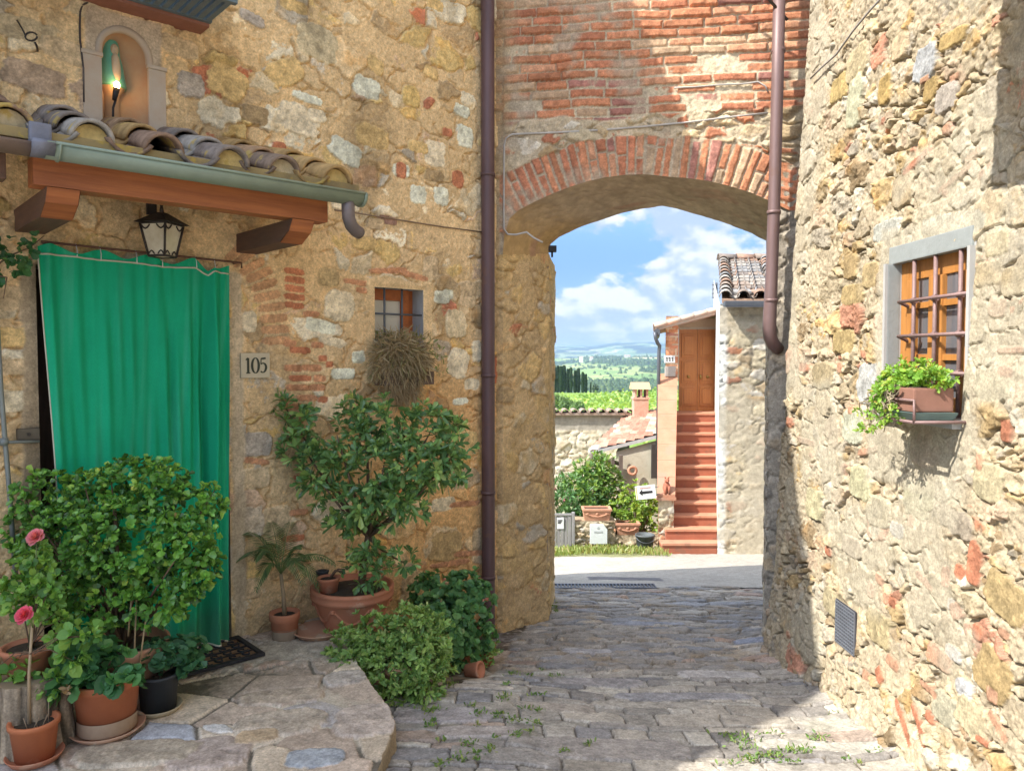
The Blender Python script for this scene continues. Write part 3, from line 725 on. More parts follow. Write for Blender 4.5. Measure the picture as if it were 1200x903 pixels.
# window
M_WINW = mat('orange window wood', (.44, .13, .035), rough=0.5, var=0.3, scale=5, bump=0.15, bscale=30, stretch=(1, 8, 8))
M_IRON = mat('painted iron bar', (.11, .12, .13), rough=0.5, var=0.3, scale=30, bump=0.2, bscale=120, metal=0.3)
M_PANE = glass_mat('window pane', (.55, .54, .48), 0.12)
b = MB(LF.M); t = .16
b.box(w0 - .02, 0.001, wb, w0, t, wt); b.box(w1, 0.001, wb, w1 + .02, t, wt); b.box(w0 - .02, 0.001, wt, w1 + .02, t, wt + .02); b.box(w0 - .02, 0.001, wb - .03, w1 + .02, t, wb)
win = b.build('window', M_GREYP, hl)
b = MB(LF.M); fw = .05; wm = w1 - .05
b.box(w0, t - .05, wt - .075, wm, t, wt, bev=.004); b.box(w0, t - .05, wb, wm, t, wb + .06, bev=.004); b.box(wm - .055, t - .055, wb, wm + .0, t - .002, wt, bev=.004); b.box(w0 - .0, t - .05, wb + .06, w0 + .03, t - .002, wt - .075)
b.box(wm, t - .03, wb, w1, t, wt)
b.build('window_frame', M_WINW, win)
b = MB(LF.M); b.box(w0 + .03, t - .028, wb + .06, wm - .05, t - .018, wt - .075); b.build('window_pane', M_PANE, win)
b = MB(LF.M)
for fx in (.24, .60): xx = w0 + (w1 - w0) * fx; b.tube([(xx, .03, wb - .01), (xx, .03, wt + .01)], .0075, 8)
zz = L(465, 368)[1]; b.tube([(w0 - .01, .022, zz), (w1 + .01, .022, zz)], .007, 8); b.tube([(w0 - .01, .022, zz - .22), (w1 + .01, .022, zz - .22)], .007, 8)
b.build('window_grille', M_IRON, win)
# niche: half round recess with a quarter dome, and its moulded surround
M_NICHE = mat('niche plaster', (.46, .34, .21), rough=0.9, col2=(.44, .25, .14), scale=7, bump=0.3, bscale=50)
prof = []
vs = []; fs = []; na = 20; zr = [nb - .02, (nb + zarch) / 2, zarch] + [zarch + nr * 1.05 * math.sin(math.pi / 2 * q / 8) for q in range(1, 9)]
for z in zr:
    rr = nr + .004 if z <= zarch else (nr + .004) * math.sqrt(max(0, 1 - ((z - zarch) / (nr * 1.05)) ** 2))
    for q in range(na + 1):
        a = math.pi * q / na; vs.append((nc - rr * math.cos(a), rr * math.sin(a) * 1.0 - .001, z))
for j in range(len(zr) - 1):
    for q in range(na): fs.append((j * (na + 1) + q, j * (na + 1) + q + 1, (j + 1) * (na + 1) + q + 1, (j + 1) * (na + 1) + q))
b = MB(LF.M).add(vs, fs, True)
fl = [(nc - nr * math.cos(math.pi * q / na), nr * math.sin(math.pi * q / na)) for q in range(na + 1)]
b.slab([(x, y + .003) for x, y in fl], nb - .05, nb); niche = b.build('niche', M_NICHE, hl)
b = MB(LF.M)
def arch_ring(r0, r1, y0, y1, z0, n=22):
    pts0 = [(nc - r0, z0)] + [(nc - r0 * math.cos(math.pi * q / n), zarch + 1.05 * r0 * math.sin(math.pi * q / n)) for q in range(n + 1)] + [(nc + r0, z0)]
    pts1 = [(nc - r1, z0)] + [(nc - r1 * math.cos(math.pi * q / n), zarch + 1.05 * r1 * math.sin(math.pi * q / n)) for q in range(n + 1)] + [(nc + r1, z0)]
    m = len(pts0); vs = [(x, y0, z) for x, z in pts0] + [(x, y0, z) for x, z in pts1] + [(x, y1, z) for x, z in pts0] + [(x, y1, z) for x, z in pts1]; fs = []
    for i in range(m - 1): fs += [(i, i + 1, m + i + 1, m + i), (i, 2 * m + i, 2 * m + i + 1, i + 1), (m + i, m + i + 1, 3 * m + i + 1, 3 * m + i)]
    return vs, fs
b.add(*arch_ring(nr - .008, nr + .022, -.010, .02, zarch - .02), True)
for sgn in (-1, 1):
    xa, xb = sorted((nc + sgn * (nr - .004), nc + sgn * (nr + .085))); b.box(xa, -.016, nb, xb, .01, zarch - .042, bev=.006); b.box(xa - .006, -.022, zarch - .043, xb + .006, .01, zarch - .022, bev=.006)
b.build('niche_surround', mat('pink grey stucco', (.47, .41, .33), rough=0.85, col2=(.45, .35, .26), scale=12, bump=0.3, bscale=60), niche)

# ================================================================== gate arch
PAL_B = [(5, (.50, .22, .12)), (3, (.45, .185, .105)), (2, (.52, .27, .16)), (1.2, (.35, .165, .13)), (.8, (.52, .36, .23))]
PAL_J = [(5, (.56, .40, .21)), (3, (.60, .42, .19)), (2, (.49, .35, .19)), (1.2, (.47, .40, .30)), (1, (.62, .50, .32)), (.6, (.50, .22, .12))]
ga = thing('gate_arch', AF.P(0.9, 0, -0.6), 'stone and brick gate arch spanning the street between the two houses', 'archway')
front = [(589, 300), (591, 275), (597, 256), (608, 246), (625, 237), (645, 228), (665, 220), (687, 213), (709, 208), (731, 205), (757, 204.5), (782, 207), (806, 209), (829, 212), (846, 216), (861, 220), (880, 226), (899, 234), (925, 247)]
back = [(643, 300), (643, 291), (646, 285), (655, 278), (677, 267), (700, 259), (723, 251), (750, 245), (775, 241), (796, 245), (817, 251), (840, 258), (863, 266), (880, 273), (896, 281), (915, 291)]
FR = [AF.hit(px, py) for px, py in front]                 # (x,z) in the face
B0 = FR[0]                                                 # near corner of the left jamb
# back face: from the far corner of the left jamb to the right, deeper
C0 = at(643, 300, 6.18); BF = Frame((C0.x, C0.y), (2.0, 0.42))
BK = [BF.hit(px, py) for px, py in back]
fx = np.array([p[0] for p in FR]); fz = np.array([p[1] for p in FR])
W_ = 2.35
# resample both curves by arc length
def resamp(pts, n):
    p = np.array(pts); s = np.concatenate([[0], np.cumsum(np.hypot(*np.diff(p, axis=0).T))]); q = np.linspace(0, s[-1], n)
    return np.stack([np.interp(q, s, p[:, 0]), np.interp(q, s, p[:, 1])], -1), s[-1]
# face above the arch: columns follow the intrados
xs = axis([(0.0, 2.05, 0.0066), (2.05, W_, 0.03)])
zb = np.interp(xs, fx, fz); zb[xs < fx[0]] = FR[0][1]
TOP = 5.25
tz = axis([(0, 1, 1 / 240.)])
vis = 4.5
U = np.broadcast_to(xs[:, None], (len(xs), len(tz) + 8)).copy()
V = np.concatenate([zb[:, None] + (vis - zb)[:, None] * tz[None, :], np.broadcast_to(np.linspace(vis, TOP, 9)[1:][None, :], (len(xs), 8))], 1)
hb, cb, kb = bricks(U, V, 14, pal=PAL_B, mortar=(.52, .44, .31), miss=0.06, mlevel=-0.008, mvar=0.020, amp=0.009, drop=0.026)
hr, cr_, kr = rubble(U, V, 19, 0.16, 0.075, [(3, (.55, .46, .31)), (2, (.44, .34, .21)), (2, (.44, .19, .11)), (1, (.6, .55, .45))], (.51, .42, .29), amp=.012, dome=.010, mlevel=0.004, mvar=0.014, drop=.025, rough=.007)
lim = 3.40 + 0.16 * fbm(U * 2.2, V * 1.5, 71, 3) - 0.22 * sstep(0.9, 0.1, U) * (1 - sstep(.1, .5, fbm(U * 3, V * 3, 73, 2) + .3)) + 0.02
kz = sstep(-0.01, 0.01, V - lim)
h = hr * (1 - kz) + hb * kz; c = mix(cr_, cb, kz)
# left end of the face runs into ochre render
rend = sstep(0.30, 0.05, U + 0.25 * fbm(U * 5, V * 2.2, 74, 3)); c = mix(c, np.array((.42, .30, .17)) * (1 + .6 * fbm(U * 9, V * 9, 75, 4))[..., None], rend * .75); h = h * (1 - .5 * rend)
# voussoirs
cur, clen = resamp(FR[1:], 240)
dmin = np.full(U.shape, 9.); amin = np.zeros(U.shape)
m = V < 3.6
pu, pv = U[m], V[m]; dm = np.full(pu.shape, 9.); am = np.zeros(pu.shape)
for i in range(len(cur) - 1):
    a, b2 = cur[i], cur[i + 1]; ab = b2 - a; q = np.clip(((pu - a[0]) * ab[0] + (pv - a[1]) * ab[1]) / (ab @ ab), 0, 1)
    d = np.hypot(pu - a[0] - q * ab[0], pv - a[1] - q * ab[1]); w = d < dm
    dm[w] = d[w]; am[w] = (i + q[w]) * clen / (len(cur) - 1)
dmin[m] = dm; amin[m] = am
hv, cv, kv = bricks(dmin, amin, 15, bl=0.60, bh=0.062, joint=0.012, pal=PAL_B + [(1.6, (.40, .29, .19))], mortar=(.43, .35, .25), mlevel=-0.006, mvar=0.012, drop=0.03, amp=.006, warp=0.006)
rt = 0.285 + 0.05 * fbm(amin * 9, amin * 0, 16, 3) + 0.012 * fbm(U * 30, V * 30, 17, 2)
kv2 = sstep(-0.006, 0.006, rt - dmin) * (U > fx[0] - .02)
h = h * (1 - kv2) + (hv + 0.004) * kv2; c = mix(c, cv, kv2)
smz = sstep(0.06, 0.2, fbm(U * 4, V * 4, 79, 4)) * 0.8; c = mix(c, np.array((.40, .33, .24)) * (1 + .5 * fbm(U * 12, V * 12, 80, 3))[..., None], smz * (U < 1.3)); h = h * (1 - .6 * smz * (U < 1.3))
h = h * sstep(-0.01, 0.02, U) * np.where(V - zb[:, None] < 0.02, 0.6, 1)
link('wall', grid_mesh('wall', to_world(AF, U, -h, V), c), M_WALL, ga)
FRONT_H = h[:, 0]
# soffit: ruled between front and back intrados
n = 260; A_, _ = resamp(FR, n); B_, _ = resamp(BK, n)
ai = np.array([np.array(AF.P(x, 0, z)) for x, z in A_]); bi = np.array([np.array(BF.P(x, 0, z)) for x, z in B_])
t = np.linspace(0, 1, 60)
P = ai[:, None, :] + (bi - ai)[:, None, :] * t[None, :, None]
aa = np.broadcast_to(np.linspace(0, 2.6, n)[:, None], P.shape[:2]); bb = np.broadcast_to(t[None, :] * .8, P.shape[:2])
n1 = fbm(aa * 3, bb * 3, 81, 4); n2 = fbm(aa * 16, bb * 16, 82, 4, .6)
c = np.array((.44, .345, .24)) * (1 + .5 * n1 + .5 * n2)[..., None]
c = mix(c, np.array((.45, .29, .12)) * (1 + .5 * n2)[..., None], sstep(.75, .1, aa + .3 * n1) * .9)
c = mix(c, np.array((.40, .22, .15)) * (1 + .5 * n2)[..., None], sstep(.1, .35, fbm(aa * 2, bb * 6, 83, 3)) * .6)
bump = (.030 * n1 + .022 * n2) * np.sin(np.pi * np.clip(t, 0, 1))[None, :] ** .3; bump[:, 0] = 0
P[..., 2] += bump
P[:, -1, 2] += .012 * fbm(np.linspace(0, 2.6, n) * 12, np.zeros(n), 84, 3)
link('soffit', grid_mesh('soffit', P, c), mat('soffit plaster', (1, 1, 1), rough=.92, var=.18, scale=14, bump=.4, bscale=50, attr=True, spec=.15), ga)
# left jamb: face strip then the splayed reveal, then back out of sight
def pier(path, ztop, seed, pal, mortar, name, zlow=-1.2, **kw):
    pts = np.array(path); seg = np.hypot(*np.diff(pts, axis=0).T); s = np.concatenate([[0], np.cumsum(seg)])
    nu = int(s[-1] / .009); us = np.unique(np.concatenate([np.linspace(0, s[-1], nu), s])); nv = 300
    X_ = np.interp(us, s, pts[:, 0]); Y_ = np.interp(us, s, pts[:, 1]); zt_ = np.interp(us, s, ztop)
    tv = np.linspace(0, 1, nv); Uq = np.broadcast_to(us[:, None], (len(us), nv)).copy(); Vq = zlow + (zt_ - zlow)[:, None] * tv[None, :]
    hq, cq, _ = rubble(Uq, Vq, seed, .16, .10, pal, mortar, **kw)
    nx = np.gradient(Y_); ny = -np.gradient(X_); ln = np.hypot(nx, ny) + 1e-9; nx, ny = nx / ln, ny / ln
    ker = np.ones(7) / 7; nx = np.convolve(np.pad(nx, 3, 'edge'), ker, 'valid'); ny = np.convolve(np.pad(ny, 3, 'edge'), ker, 'valid')
    hq = hq * np.where(tv > .985, .3, 1)[None, :]
    P = np.stack([X_[:, None] + nx[:, None] * hq, Y_[:, None] + ny[:, None] * hq, Vq], -1)
    return P, cq, Uq, Vq
a0 = AF.P(-.03, 0, 0); b0 = AF.P(B0[0], 0, 0)
a_up = [(a0.x, a0.y), (b0.x, b0.y), (C0.x, C0.y), (C0.x + .10, C0.y + .9)]
kwj = dict(joint=.009, rnd=.014, amp=.011, tilt=.06, dome=.004, drop=.028, mlevel=.001, mvar=.014, rough=.0065, wvar=1.0, bury=.012, chip=.002, blend=.0015)
P, c, Uq, Vq = pier(a_up, [B0[1] + .01, B0[1] + .01, BK[0][1] + .02, BK[0][1] + .02], 23, PAL_J, (.55, .39, .205), 'pier', **kwj)
rend = sstep(-.06, .12, fbm(Uq * 3, Vq * 2, 24, 4) + .25 * sstep(2.0, 2.6, Vq) - .12); c = mix(c, np.array((.58, .40, .18)) * (1 + .6 * fbm(Uq * 14, Vq * 14, 25, 4))[..., None], rend * .8)
link('pier', grid_mesh('pier', P, c), M_WALL, ga)
# right jamb
e0 = AF.P(AF.hit(899, 500)[0], 0.0, 0); bR = at(898, 500, 6.9)
P, c, Uq, Vq = pier([(bR.x, bR.y), (e0.x, e0.y + .0), (e0.x + .5, e0.y - .08)], [3.0, 2.95, 2.95], 27, [(3, (.36, .32, .26)), (2, (.42, .36, .27)), (1, (.28, .25, .21))], (.36, .32, .26), 'pier', **kwj)
link('pier', grid_mesh('pier', P, c), M_WALL, ga)
# body behind the face: back face, ends and a tiled coping
b = MB()
bkw = [BF.P(x, 0, z) for x, z in BK]; topz = TOP
for i in range(len(bkw) - 1):
    p, q = bkw[i], bkw[i + 1]; b.add([p, q, (q.x, q.y, topz), (p.x, p.y, topz)], [(3, 2, 1, 0)])
p = bkw[0]; g_ = AF.P(-.1, .35, 0); b.add([(g_.x, g_.y, 0), (p.x, p.y, 0), (p.x, p.y, topz), (g_.x, g_.y, topz)], [(0, 1, 2, 3)])
q = bkw[-1]; b.add([q, (q.x + 2.8, q.y + .3, q.z - 4), (q.x + 2.8, q.y + .3, topz), (q.x, q.y, topz)], [(0, 1, 2, 3)])  # unseen extra run of wall, added to block sunlight past the arch
b.build('back_wall', M_STONE, ga)
b = MB(); f0, f1 = AF.P(-.05, -.08, 0), AF.P(4.6, -.08, 0); g0, g1 = BF.P(-.75, .1, 0), BF.P(4.4, .1, 0)  # coping lengthened past the arch, also to block sunlight
vs = [(v.x, v.y, z) for z in (topz - .01, topz + .1) for v in (f0, f1, g1, g0)]
b.add(vs, [(0, 3, 2, 1), (4, 5, 6, 7), (0, 1, 5, 4), (1, 2, 6, 5), (2, 3, 7, 6), (3, 0, 4, 7)]); b.build('coping', M_TERR, ga)

# ================================================================== house on the sunny side
PAL_R = [(5, (.375, .31, .205)), (2.4, (.34, .25, .13)), (2.5, (.32, .28, .215)), (1.7, (.23, .17, .10)), (1.6, (.41, .37, .29)), (.8, (.37, .19, .125)), (1.4, (.39, .30, .21))]
MORT_R = (.37, .31, .215)
XE, XN = -1.32, 3.2           # far corner and near end, along the wall (x grows towards the camera)
BAT = 0.050
def lean(z): return BAT * (np.asarray(z) + 0.3)
def RHIT(px, py, o=0.0):
    y = -o
    for _ in range(6):
        x, z = RF.hit(px, py, y); y = float(lean(z)) - o
    return x, z, y
def RP(px, py, o=0.0): x, z, y = RHIT(px, py, o); return RF.P(x, y, z)
q0 = RHIT(1049, 300); q1 = RHIT(1141, 284); q2 = RHIT(1052, 470); q3 = RHIT(1141, 500)
rx0, rx1 = q0[0], q1[0]; rzt = (RHIT(1052, 307)[1] + RHIT(1143, 289)[1]) / 2; rzb = RHIT(1095, 487)[1]
xs = axis([(XE, rx0, .0052), (rx0, rx1, .0052), (rx1, 1.35, .0046), (1.35, XN, .04)])
zz_ = axis([(-1.0, -.55, .05), (-.55, rzb, .0055), (rzb, rzt, .0055), (rzt, 4.5, .0060), (4.5, 7.0, .06)])
U, V = np.meshgrid(xs, zz_, indexing='ij')
h, c, k = rubble(U, V, 44, .14, .098, PAL_R, MORT_R, joint=.009, rnd=.010, amp=.017, tilt=.15, dome=.003, drop=.045, mlevel=-.003, mvar=.018, rough=.011, wvar=1.5, warp=.055, colvar=.4, blend=.0012, bury=.016, crack=.045, chip=.0045)
h2, c2, k2 = rubble(U, V, 47, .075, .055, PAL_R, MORT_R, joint=.007, rnd=.010, amp=.012, tilt=.18, dome=.004, drop=.035, mlevel=-.006, mvar=.014, rough=.009, wvar=.8, warp=.035, colvar=.4, crack=.035, chip=.003)
s_ = sstep(-.02, .02, fbm(U * 2.1, V * 2.1, 48, 3) - .10); h = h * (1 - s_) + h2 * s_; c = mix(c, c2, s_)
h = h + .030 * fbm(U * 1.6, V * 1.6, 49, 3) + .012 * np.minimum(0, fbm(U * 13, V * 13, 46, 3)) * 3
def sr(px, py, w, hh, ang, col, lift=.012, **kw):
    col = tuple(min(.36, q * .68) for q in col)
    x, z, y = RHIT(px, py); Yd = RF.P(x, y, z).y
    stamp(h, c, U, V, x, z, w * Yd / F * 2.2, hh * Yd / F, -ang, col, lift, 1500 + px * 3 + py, **kw)
RB = (.52, .19, .10)
for a in [(985, 103, 22, 30, 0, OCH), (1005, 75, 24, 40, 0, (.50, .42, .26)), (1085, 75, 20, 42, .1, (.45, .46, .46)), (1110, 115, 20, 34, 0, (.46, .41, .35)), (1118, 45, 24, 20, .1, (.47, .34, .15)), (1092, 105, 12, 28, 0, (.42, .30, .13)), (1055, 55, 14, 30, 0, (.55, .42, .27)), (1038, 105, 12, 36, 0, (.45, .32, .13)),
          (1058, 222, 20, 40, 0, (.46, .36, .22)), (1002, 120, 16, 60, .1, (.6, .52, .36)), (1000, 345, 26, 24, 0, (.45, .34, .17)), (998, 312, 16, 30, 0, (.42, .31, .16)), (1022, 322, 18, 30, 0, (.48, .37, .20)), (1040, 270, 30, 24, 0, (.66, .58, .46)), (990, 400, 26, 28, 0, (.46, .35, .17)), (965, 440, 28, 32, 0, (.44, .36, .22)),
          (1120, 262, 60, 26, .1, (.60, .55, .44)), (1160, 320, 24, 30, 0, (.52, .42, .26)), (1170, 285, 20, 30, 0, (.58, .42, .20)), (1190, 330, 20, 36, 0, (.46, .34, .17)), (1165, 450, 30, 40, 0, (.56, .47, .31)), (1160, 565, 26, 46, 0, (.48, .42, .27)), (1120, 610, 30, 30, .2, (.40, .34, .26)), (1075, 585, 26, 44, 0, (.60, .50, .33)),
          (1030, 600, 26, 36, 0, (.55, .47, .33)), (1010, 565, 26, 40, 0, (.60, .50, .32)), (1053, 621, 14, 18, 0, (.75, .73, .70)), (1180, 700, 36, 50, .2, (.46, .35, .18)), (1165, 790, 30, 60, .4, (.46, .34, .17)), (1120, 710, 12, 16, 0, (.58, .57, .55)), (1030, 735, 26, 40, .1, (.46, .38, .22)), (1110, 830, 24, 36, 0, (.44, .41, .30)),
          (1085, 580, 20, 36, 0, (.62, .52, .34)), (1000, 500, 22, 40, 0, (.64, .56, .40)), (1020, 450, 26, 50, 0, (.66, .62, .50)), (940, 280, 14, 30, 0, (.40, .31, .19)), (915, 350, 16, 36, 0, (.46, .39, .28)), (1000, 640, 22, 24, 0, (.50, .40, .30)), (955, 590, 20, 36, 0, (.60, .48, .30)), (985, 665, 16, 22, 0, (.48, .38, .22)),
          (1130, 805, 14, 20, 0, (.68, .68, .66)), (1118, 765, 14, 18, 0, (.66, .67, .68)), (1140, 840, 26, 40, .1, (.50, .43, .28)), (975, 705, 20, 30, .1, (.55, .45, .28))]:
    sr(*a)
for a in [(1018, 528, 24, 9, -.25), (943, 430, 12, 11, 0), (986, 430, 7, 14, 0), (952, 533, 6, 6, 0), (952, 545, 6, 5, 0), (1143, 660, 12, 56, 0), (1127, 670, 10, 18, .2), (1122, 715, 11, 22, -.5), (1110, 675, 8, 26, 0), (1102, 770, 24, 26, .1), (1048, 776, 14, 14, .1), (1035, 790, 10, 16, .6), (1020, 790, 8, 12, 0), (1090, 806, 18, 10, .1),
          (1068, 845, 30, 9, .6), (1085, 850, 28, 9, .6), (1095, 840, 10, 12, 0), (1178, 742, 10, 12, 0), (1172, 850, 20, 12, .5), (1155, 868, 12, 9, 0), (1150, 540, 6, 22, 0), (1070, 610, 8, 14, 0), (1077, 188, 30, 10, -.25), (1122, 208, 36, 8, -.25), (1142, 182, 16, 10, -.3), (1085, 93, 8, 8, 0), (1120, 90, 8, 8, 0), (1180, 435, 12, 14, .2), (1185, 410, 22, 10, 0), (1170, 360, 16, 24, .1),
          (1042, 702, 10, 14, 0), (1032, 678, 8, 14, .2), (1048, 705, 8, 14, 0), (972, 645, 8, 12, 0), (945, 517, 24, 8, 0), (998, 480, 6, 10, 0), (1147, 740, 9, 20, .2), (1085, 680, 18, 9, .3), (1180, 505, 8, 28, 0), (1022, 690, 7, 22, 0), (1165, 815, 10, 20, 0)]:
    sr(*a[:5], (.52, .22, .13) if sum(a[:2]) % 2 else (.55, .31, .20), .010, p=4.5, edge=.12, wob=.07)
# pale cement round the window and a rendered area above it
ct = sstep(0, .05, .13 - np.maximum(np.maximum(rx0 - U, U - rx1 - .3), np.maximum(rzb - .25 - V, V - rzt - .06)) + .10 * fbm(U * 4, V * 4, 55, 4)) * (U < rx1 + .01)
cem = sstep(.03, .16, fbm(U * 1.7, V * 1.7, 56, 4) + .18 * sstep(2.0, 2.5, V) * sstep(.2, .6, U) - .02)
ct = np.maximum(ct * .85, cem * .7)
h = h * (1 - ct) + (.010 + .014 * fbm(U * 12, V * 12, 57, 4)) * ct; c = mix(c, np.array((.37, .335, .255)) * (1 + .4 * fbm(U * 8, V * 8, 58, 4) + .3 * fbm(U * 40, V * 40, 59, 2))[..., None], ct)
# foot of the wall is battered out and broken
footn = sstep(.25, -.45, V) ; h = h + footn * (.05 + .10 * np.clip((U + .4) * .5, 0, 1)) + footn * .06 * fbm(U * 3, V * 3, 60, 3)
dw = np.maximum(np.maximum(rx0 - U, U - rx1), np.maximum(rzb - V, V - rzt)); h = h * sstep(.0, .04, dw)
vx0, vx1 = RHIT(981, 730)[0], RHIT(1003, 740)[0]; vzt, vzb = RHIT(992, 709)[1], RHIT(992, 760)[1]
dv = np.maximum(np.maximum(vx0 - U, U - vx1), np.maximum(vzb - V, V - vzt)); h = h * sstep(.005, .05, dv) + .0
# rounded far corner
yy = lean(V) - h + .35 * np.clip((XE + .16 - U) / .16, 0, 1) ** 2 * .16
UC, VC = np.meshgrid((xs[:-1] + xs[1:]) / 2, (zz_[:-1] + zz_[1:]) / 2, indexing='ij')
hole = (UC > rx0) & (UC < rx1) & (VC > rzb) & (VC < rzt)
hrn = thing('stone_house', RF.P(0, .1, zsf(4)), 'sunlit rubble stone house with iron barred window and a flower box', 'house')
link('wall', grid_mesh('wall', to_world(RF, U, yy, V), c, ~hole), M_WALL, hrn)
b = MB(RF.M)
for xa in (XE + .02,): b.add([(xa, .02, -1.2), (xa, 4, -1.2), (xa, 4, 7), (xa, .38, 7), ], [(0, 1, 2, 3)])
b.add([(XN, 0, -1.2), (XN, 4, -1.2), (XN, 4, 7), (XN, .38, 7)], [(3, 2, 1, 0)]); b.add([(XE, 4, -1.2), (XN, 4, -1.2), (XN, 4, 7), (XE, 4, 7)], [(3, 2, 1, 0)])
b.build('side_wall', M_STONE, hrn)
b = MB(RF.M); b.box(XE - .2, -.05, 7.0, XN + .2, 4.2, 7.14); b.build('roof', M_TERR, hrn)
# window: cement surround, reveal, casement
M_CEM = mat('pale blue cement', (.27, .295, .29), rough=.9, col2=(.23, .25, .245), scale=16, bump=.45, bscale=70)
M_REV = mat('smooth cement reveal', (.40, .40, .385), rough=.9, var=.12, scale=8, bump=.15, bscale=60)
yw = float(lean((rzt + rzb) / 2)); yt, yb2 = float(lean(rzt)), float(lean(rzb)); dep = .125
b = MB(RF.M)
b.box(rx0 - .02, yb2 - .01, rzb - .02, rx0, yw + dep, rzt); b.box(rx1, yb2 + .01, rzb - .02, rx1 + .02, yw + dep, rzt); b.box(rx0 - .02, yt - .002, rzt, rx1 + .02, yw + dep, rzt + .02); b.box(rx0 - .02, yb2 - .05, rzb - .04, rx1 + .02, yw + dep, rzb - .002)
win2 = b.build('window', M_REV, hrn)
b = MB(RF.M); ya = yt - .012
b.box(rx0 - .035, ya, rzt - .002, rx1 + .01, ya + .05, rzt + .085, bev=.006); b.box(rx0 - .038, yw - .016, rzb + .0, rx0 + .001, yw + .05, rzt - .002, bev=.006)
b.build('window_surround', M_CEM, win2)
M_WINO = mat('honey window wood', (.46, .20, .05), rough=.5, var=.3, scale=5, bump=.15, bscale=30, stretch=(8, 8, 1))
b = MB(RF.M); y0 = yw + dep - .07; ww = rx1 - rx0; md = rx0 + ww * .5
b.box(rx0, y0, rzb, rx0 + .07, y0 + .05, rzt, bev=.004); b.box(rx1 - .07, y0, rzb, rx1, y0 + .05, rzt, bev=.004); b.box(rx0 + .07, y0 + .002, rzt - .09, rx1 - .07, y0 + .05, rzt, bev=.004); b.box(rx0 + .07, y0 + .002, rzb, rx1 - .07, y0 + .05, rzb + .08, bev=.004)
b.box(rx0 + .075, y0 - .012, rzb, rx0 + .14, y0 + .03, rzt - .09, bev=.004); b.box(md - .055, y0 - .012, rzb, md - .003, y0 + .03, rzt - .09, bev=.004); b.box(md + .003, y0 - .012, rzb, md + .055, y0 + .03, rzt - .09, bev=.004); b.box(rx1 - .14, y0 - .012, rzb, rx1 - .075, y0 + .03, rzt - .09, bev=.004)
for zq in (.36, .70): zc = rzb + (rzt - rzb) * zq; b.box(rx0 + .14, y0 - .004, zc - .014, md - .055, y0 + .02, zc + .014); b.box(md + .055, y0 - .004, zc - .014, rx1 - .14, y0 + .02, zc + .014)
b.build('window_frame', M_WINO, win2)
b = MB(RF.M); b.box(rx0 + .06, y0 + .012, rzb + .05, rx1 - .06, y0 + .02, rzt - .05); b.build('window_pane', glass_mat('dim pane', (.12, .12, .13), .06), win2)
# wrought grille standing proud of the opening on stays
M_RUST = mat('brown painted iron', (.25, .16, .15), rough=.55, col2=(.20, .13, .12), scale=40, bump=.25, bscale=150, metal=.15)
b = MB(RF.M); gy = yw + .022
for fxx in (.28, .56, .86):
    xx = rx0 + ww * fxx; b.tube([(xx, gy, rzt + .01), (xx, gy, rzb - .03)], .0095, 10)
for py_ in (352, 396, 441):
    z = (RHIT(1065, py_)[1] + RHIT(1143, py_ - 9)[1]) / 2
    b.tube([(rx0 + .10, y0, z - .03), (rx0 + .075, gy - .018, z), (rx1 + .012, gy - .018, z)], .0085, 10)
    for fxx in (.28, .56, .86): b.tube([(rx0 + ww * fxx - .012, gy, z), (rx0 + ww * fxx + .012, gy, z)], .016, 10)
b.build('window_grille', M_RUST, win2)
# vent grate low in the wall
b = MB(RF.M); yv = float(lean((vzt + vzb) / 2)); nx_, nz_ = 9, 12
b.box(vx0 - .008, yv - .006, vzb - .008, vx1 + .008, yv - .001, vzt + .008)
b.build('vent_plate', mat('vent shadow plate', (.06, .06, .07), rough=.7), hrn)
b = MB(RF.M)
for i in range(nx_ + 1): x = vx0 + (vx1 - vx0) * i / nx_; b.box(x - .003, yv - .0125, vzb, x + .003, yv - .0062, vzt)
for i in range(nz_ + 1): z = vzb + (vzt - vzb) * i / nz_; b.box(vx0, yv - .0135, z - .003, vx1, yv - .0075, z + .003)
b.build('vent_grate', mat('galvanised grate', (.27, .29, .33), rough=.45, metal=.5), hrn)
# balcony above the street (its shadow lies on the wall), with hanging cords
b = MB(RF.M); bx0 = 1.19
b.box(bx0, -.62, 3.16, 2.6, .4, 3.28, bev=.01); b.box(bx0, -.62, 3.28, 2.6, -.58, 3.95, bev=.005); b.box(bx0, -.58, 3.28, bx0 + .04, .3, 3.95, bev=.005)
b.build('balcony', mat('balcony concrete', (.42, .38, .33), rough=.9), hrn)
# ================================================================== beyond the gate
M_RUB = mat('far rubble', (1, 1, 1), rough=.92, var=.2, scale=14, bump=.5, bscale=40, attr=True, bdist=.01, spec=.15)
M_STEP = mat('terracotta step', (.36, .125, .07), rough=.8, spots=((.20, .10, .065), 4, .55, .6), col2=(.28, .095, .055), scale=5, bump=.25, bscale=40)
M_COPE = mat('salmon coping slab', (.46, .245, .155), rough=.8, spots=((.34, .22, .16), 2.5, .56, .6), col2=(.40, .185, .11), scale=4, bump=.25, bscale=30)
M_DOORO = mat('honey door wood', (.50, .20, .055), rough=.4, col2=(.40, .14, .04), scale=3, bump=.15, bscale=20, stretch=(10, 10, 1))
M_ZINC = mat('dark zinc', (.13, .14, .16), rough=.5, metal=.5, var=.2)
M_WHITE = mat('white enamel', (.72, .73, .73), rough=.45, var=.05, bump=0)
M_BLACK = mat('black paint', (.02, .02, .022), rough=.6, var=.2, bump=0)
Y0, Y1 = 12.0, 14.9; Z0 = zsf(12.0) - .005; NST = 12; RIS = (0.557 - Z0) / NST; TRD = (Y1 - Y0) / NST
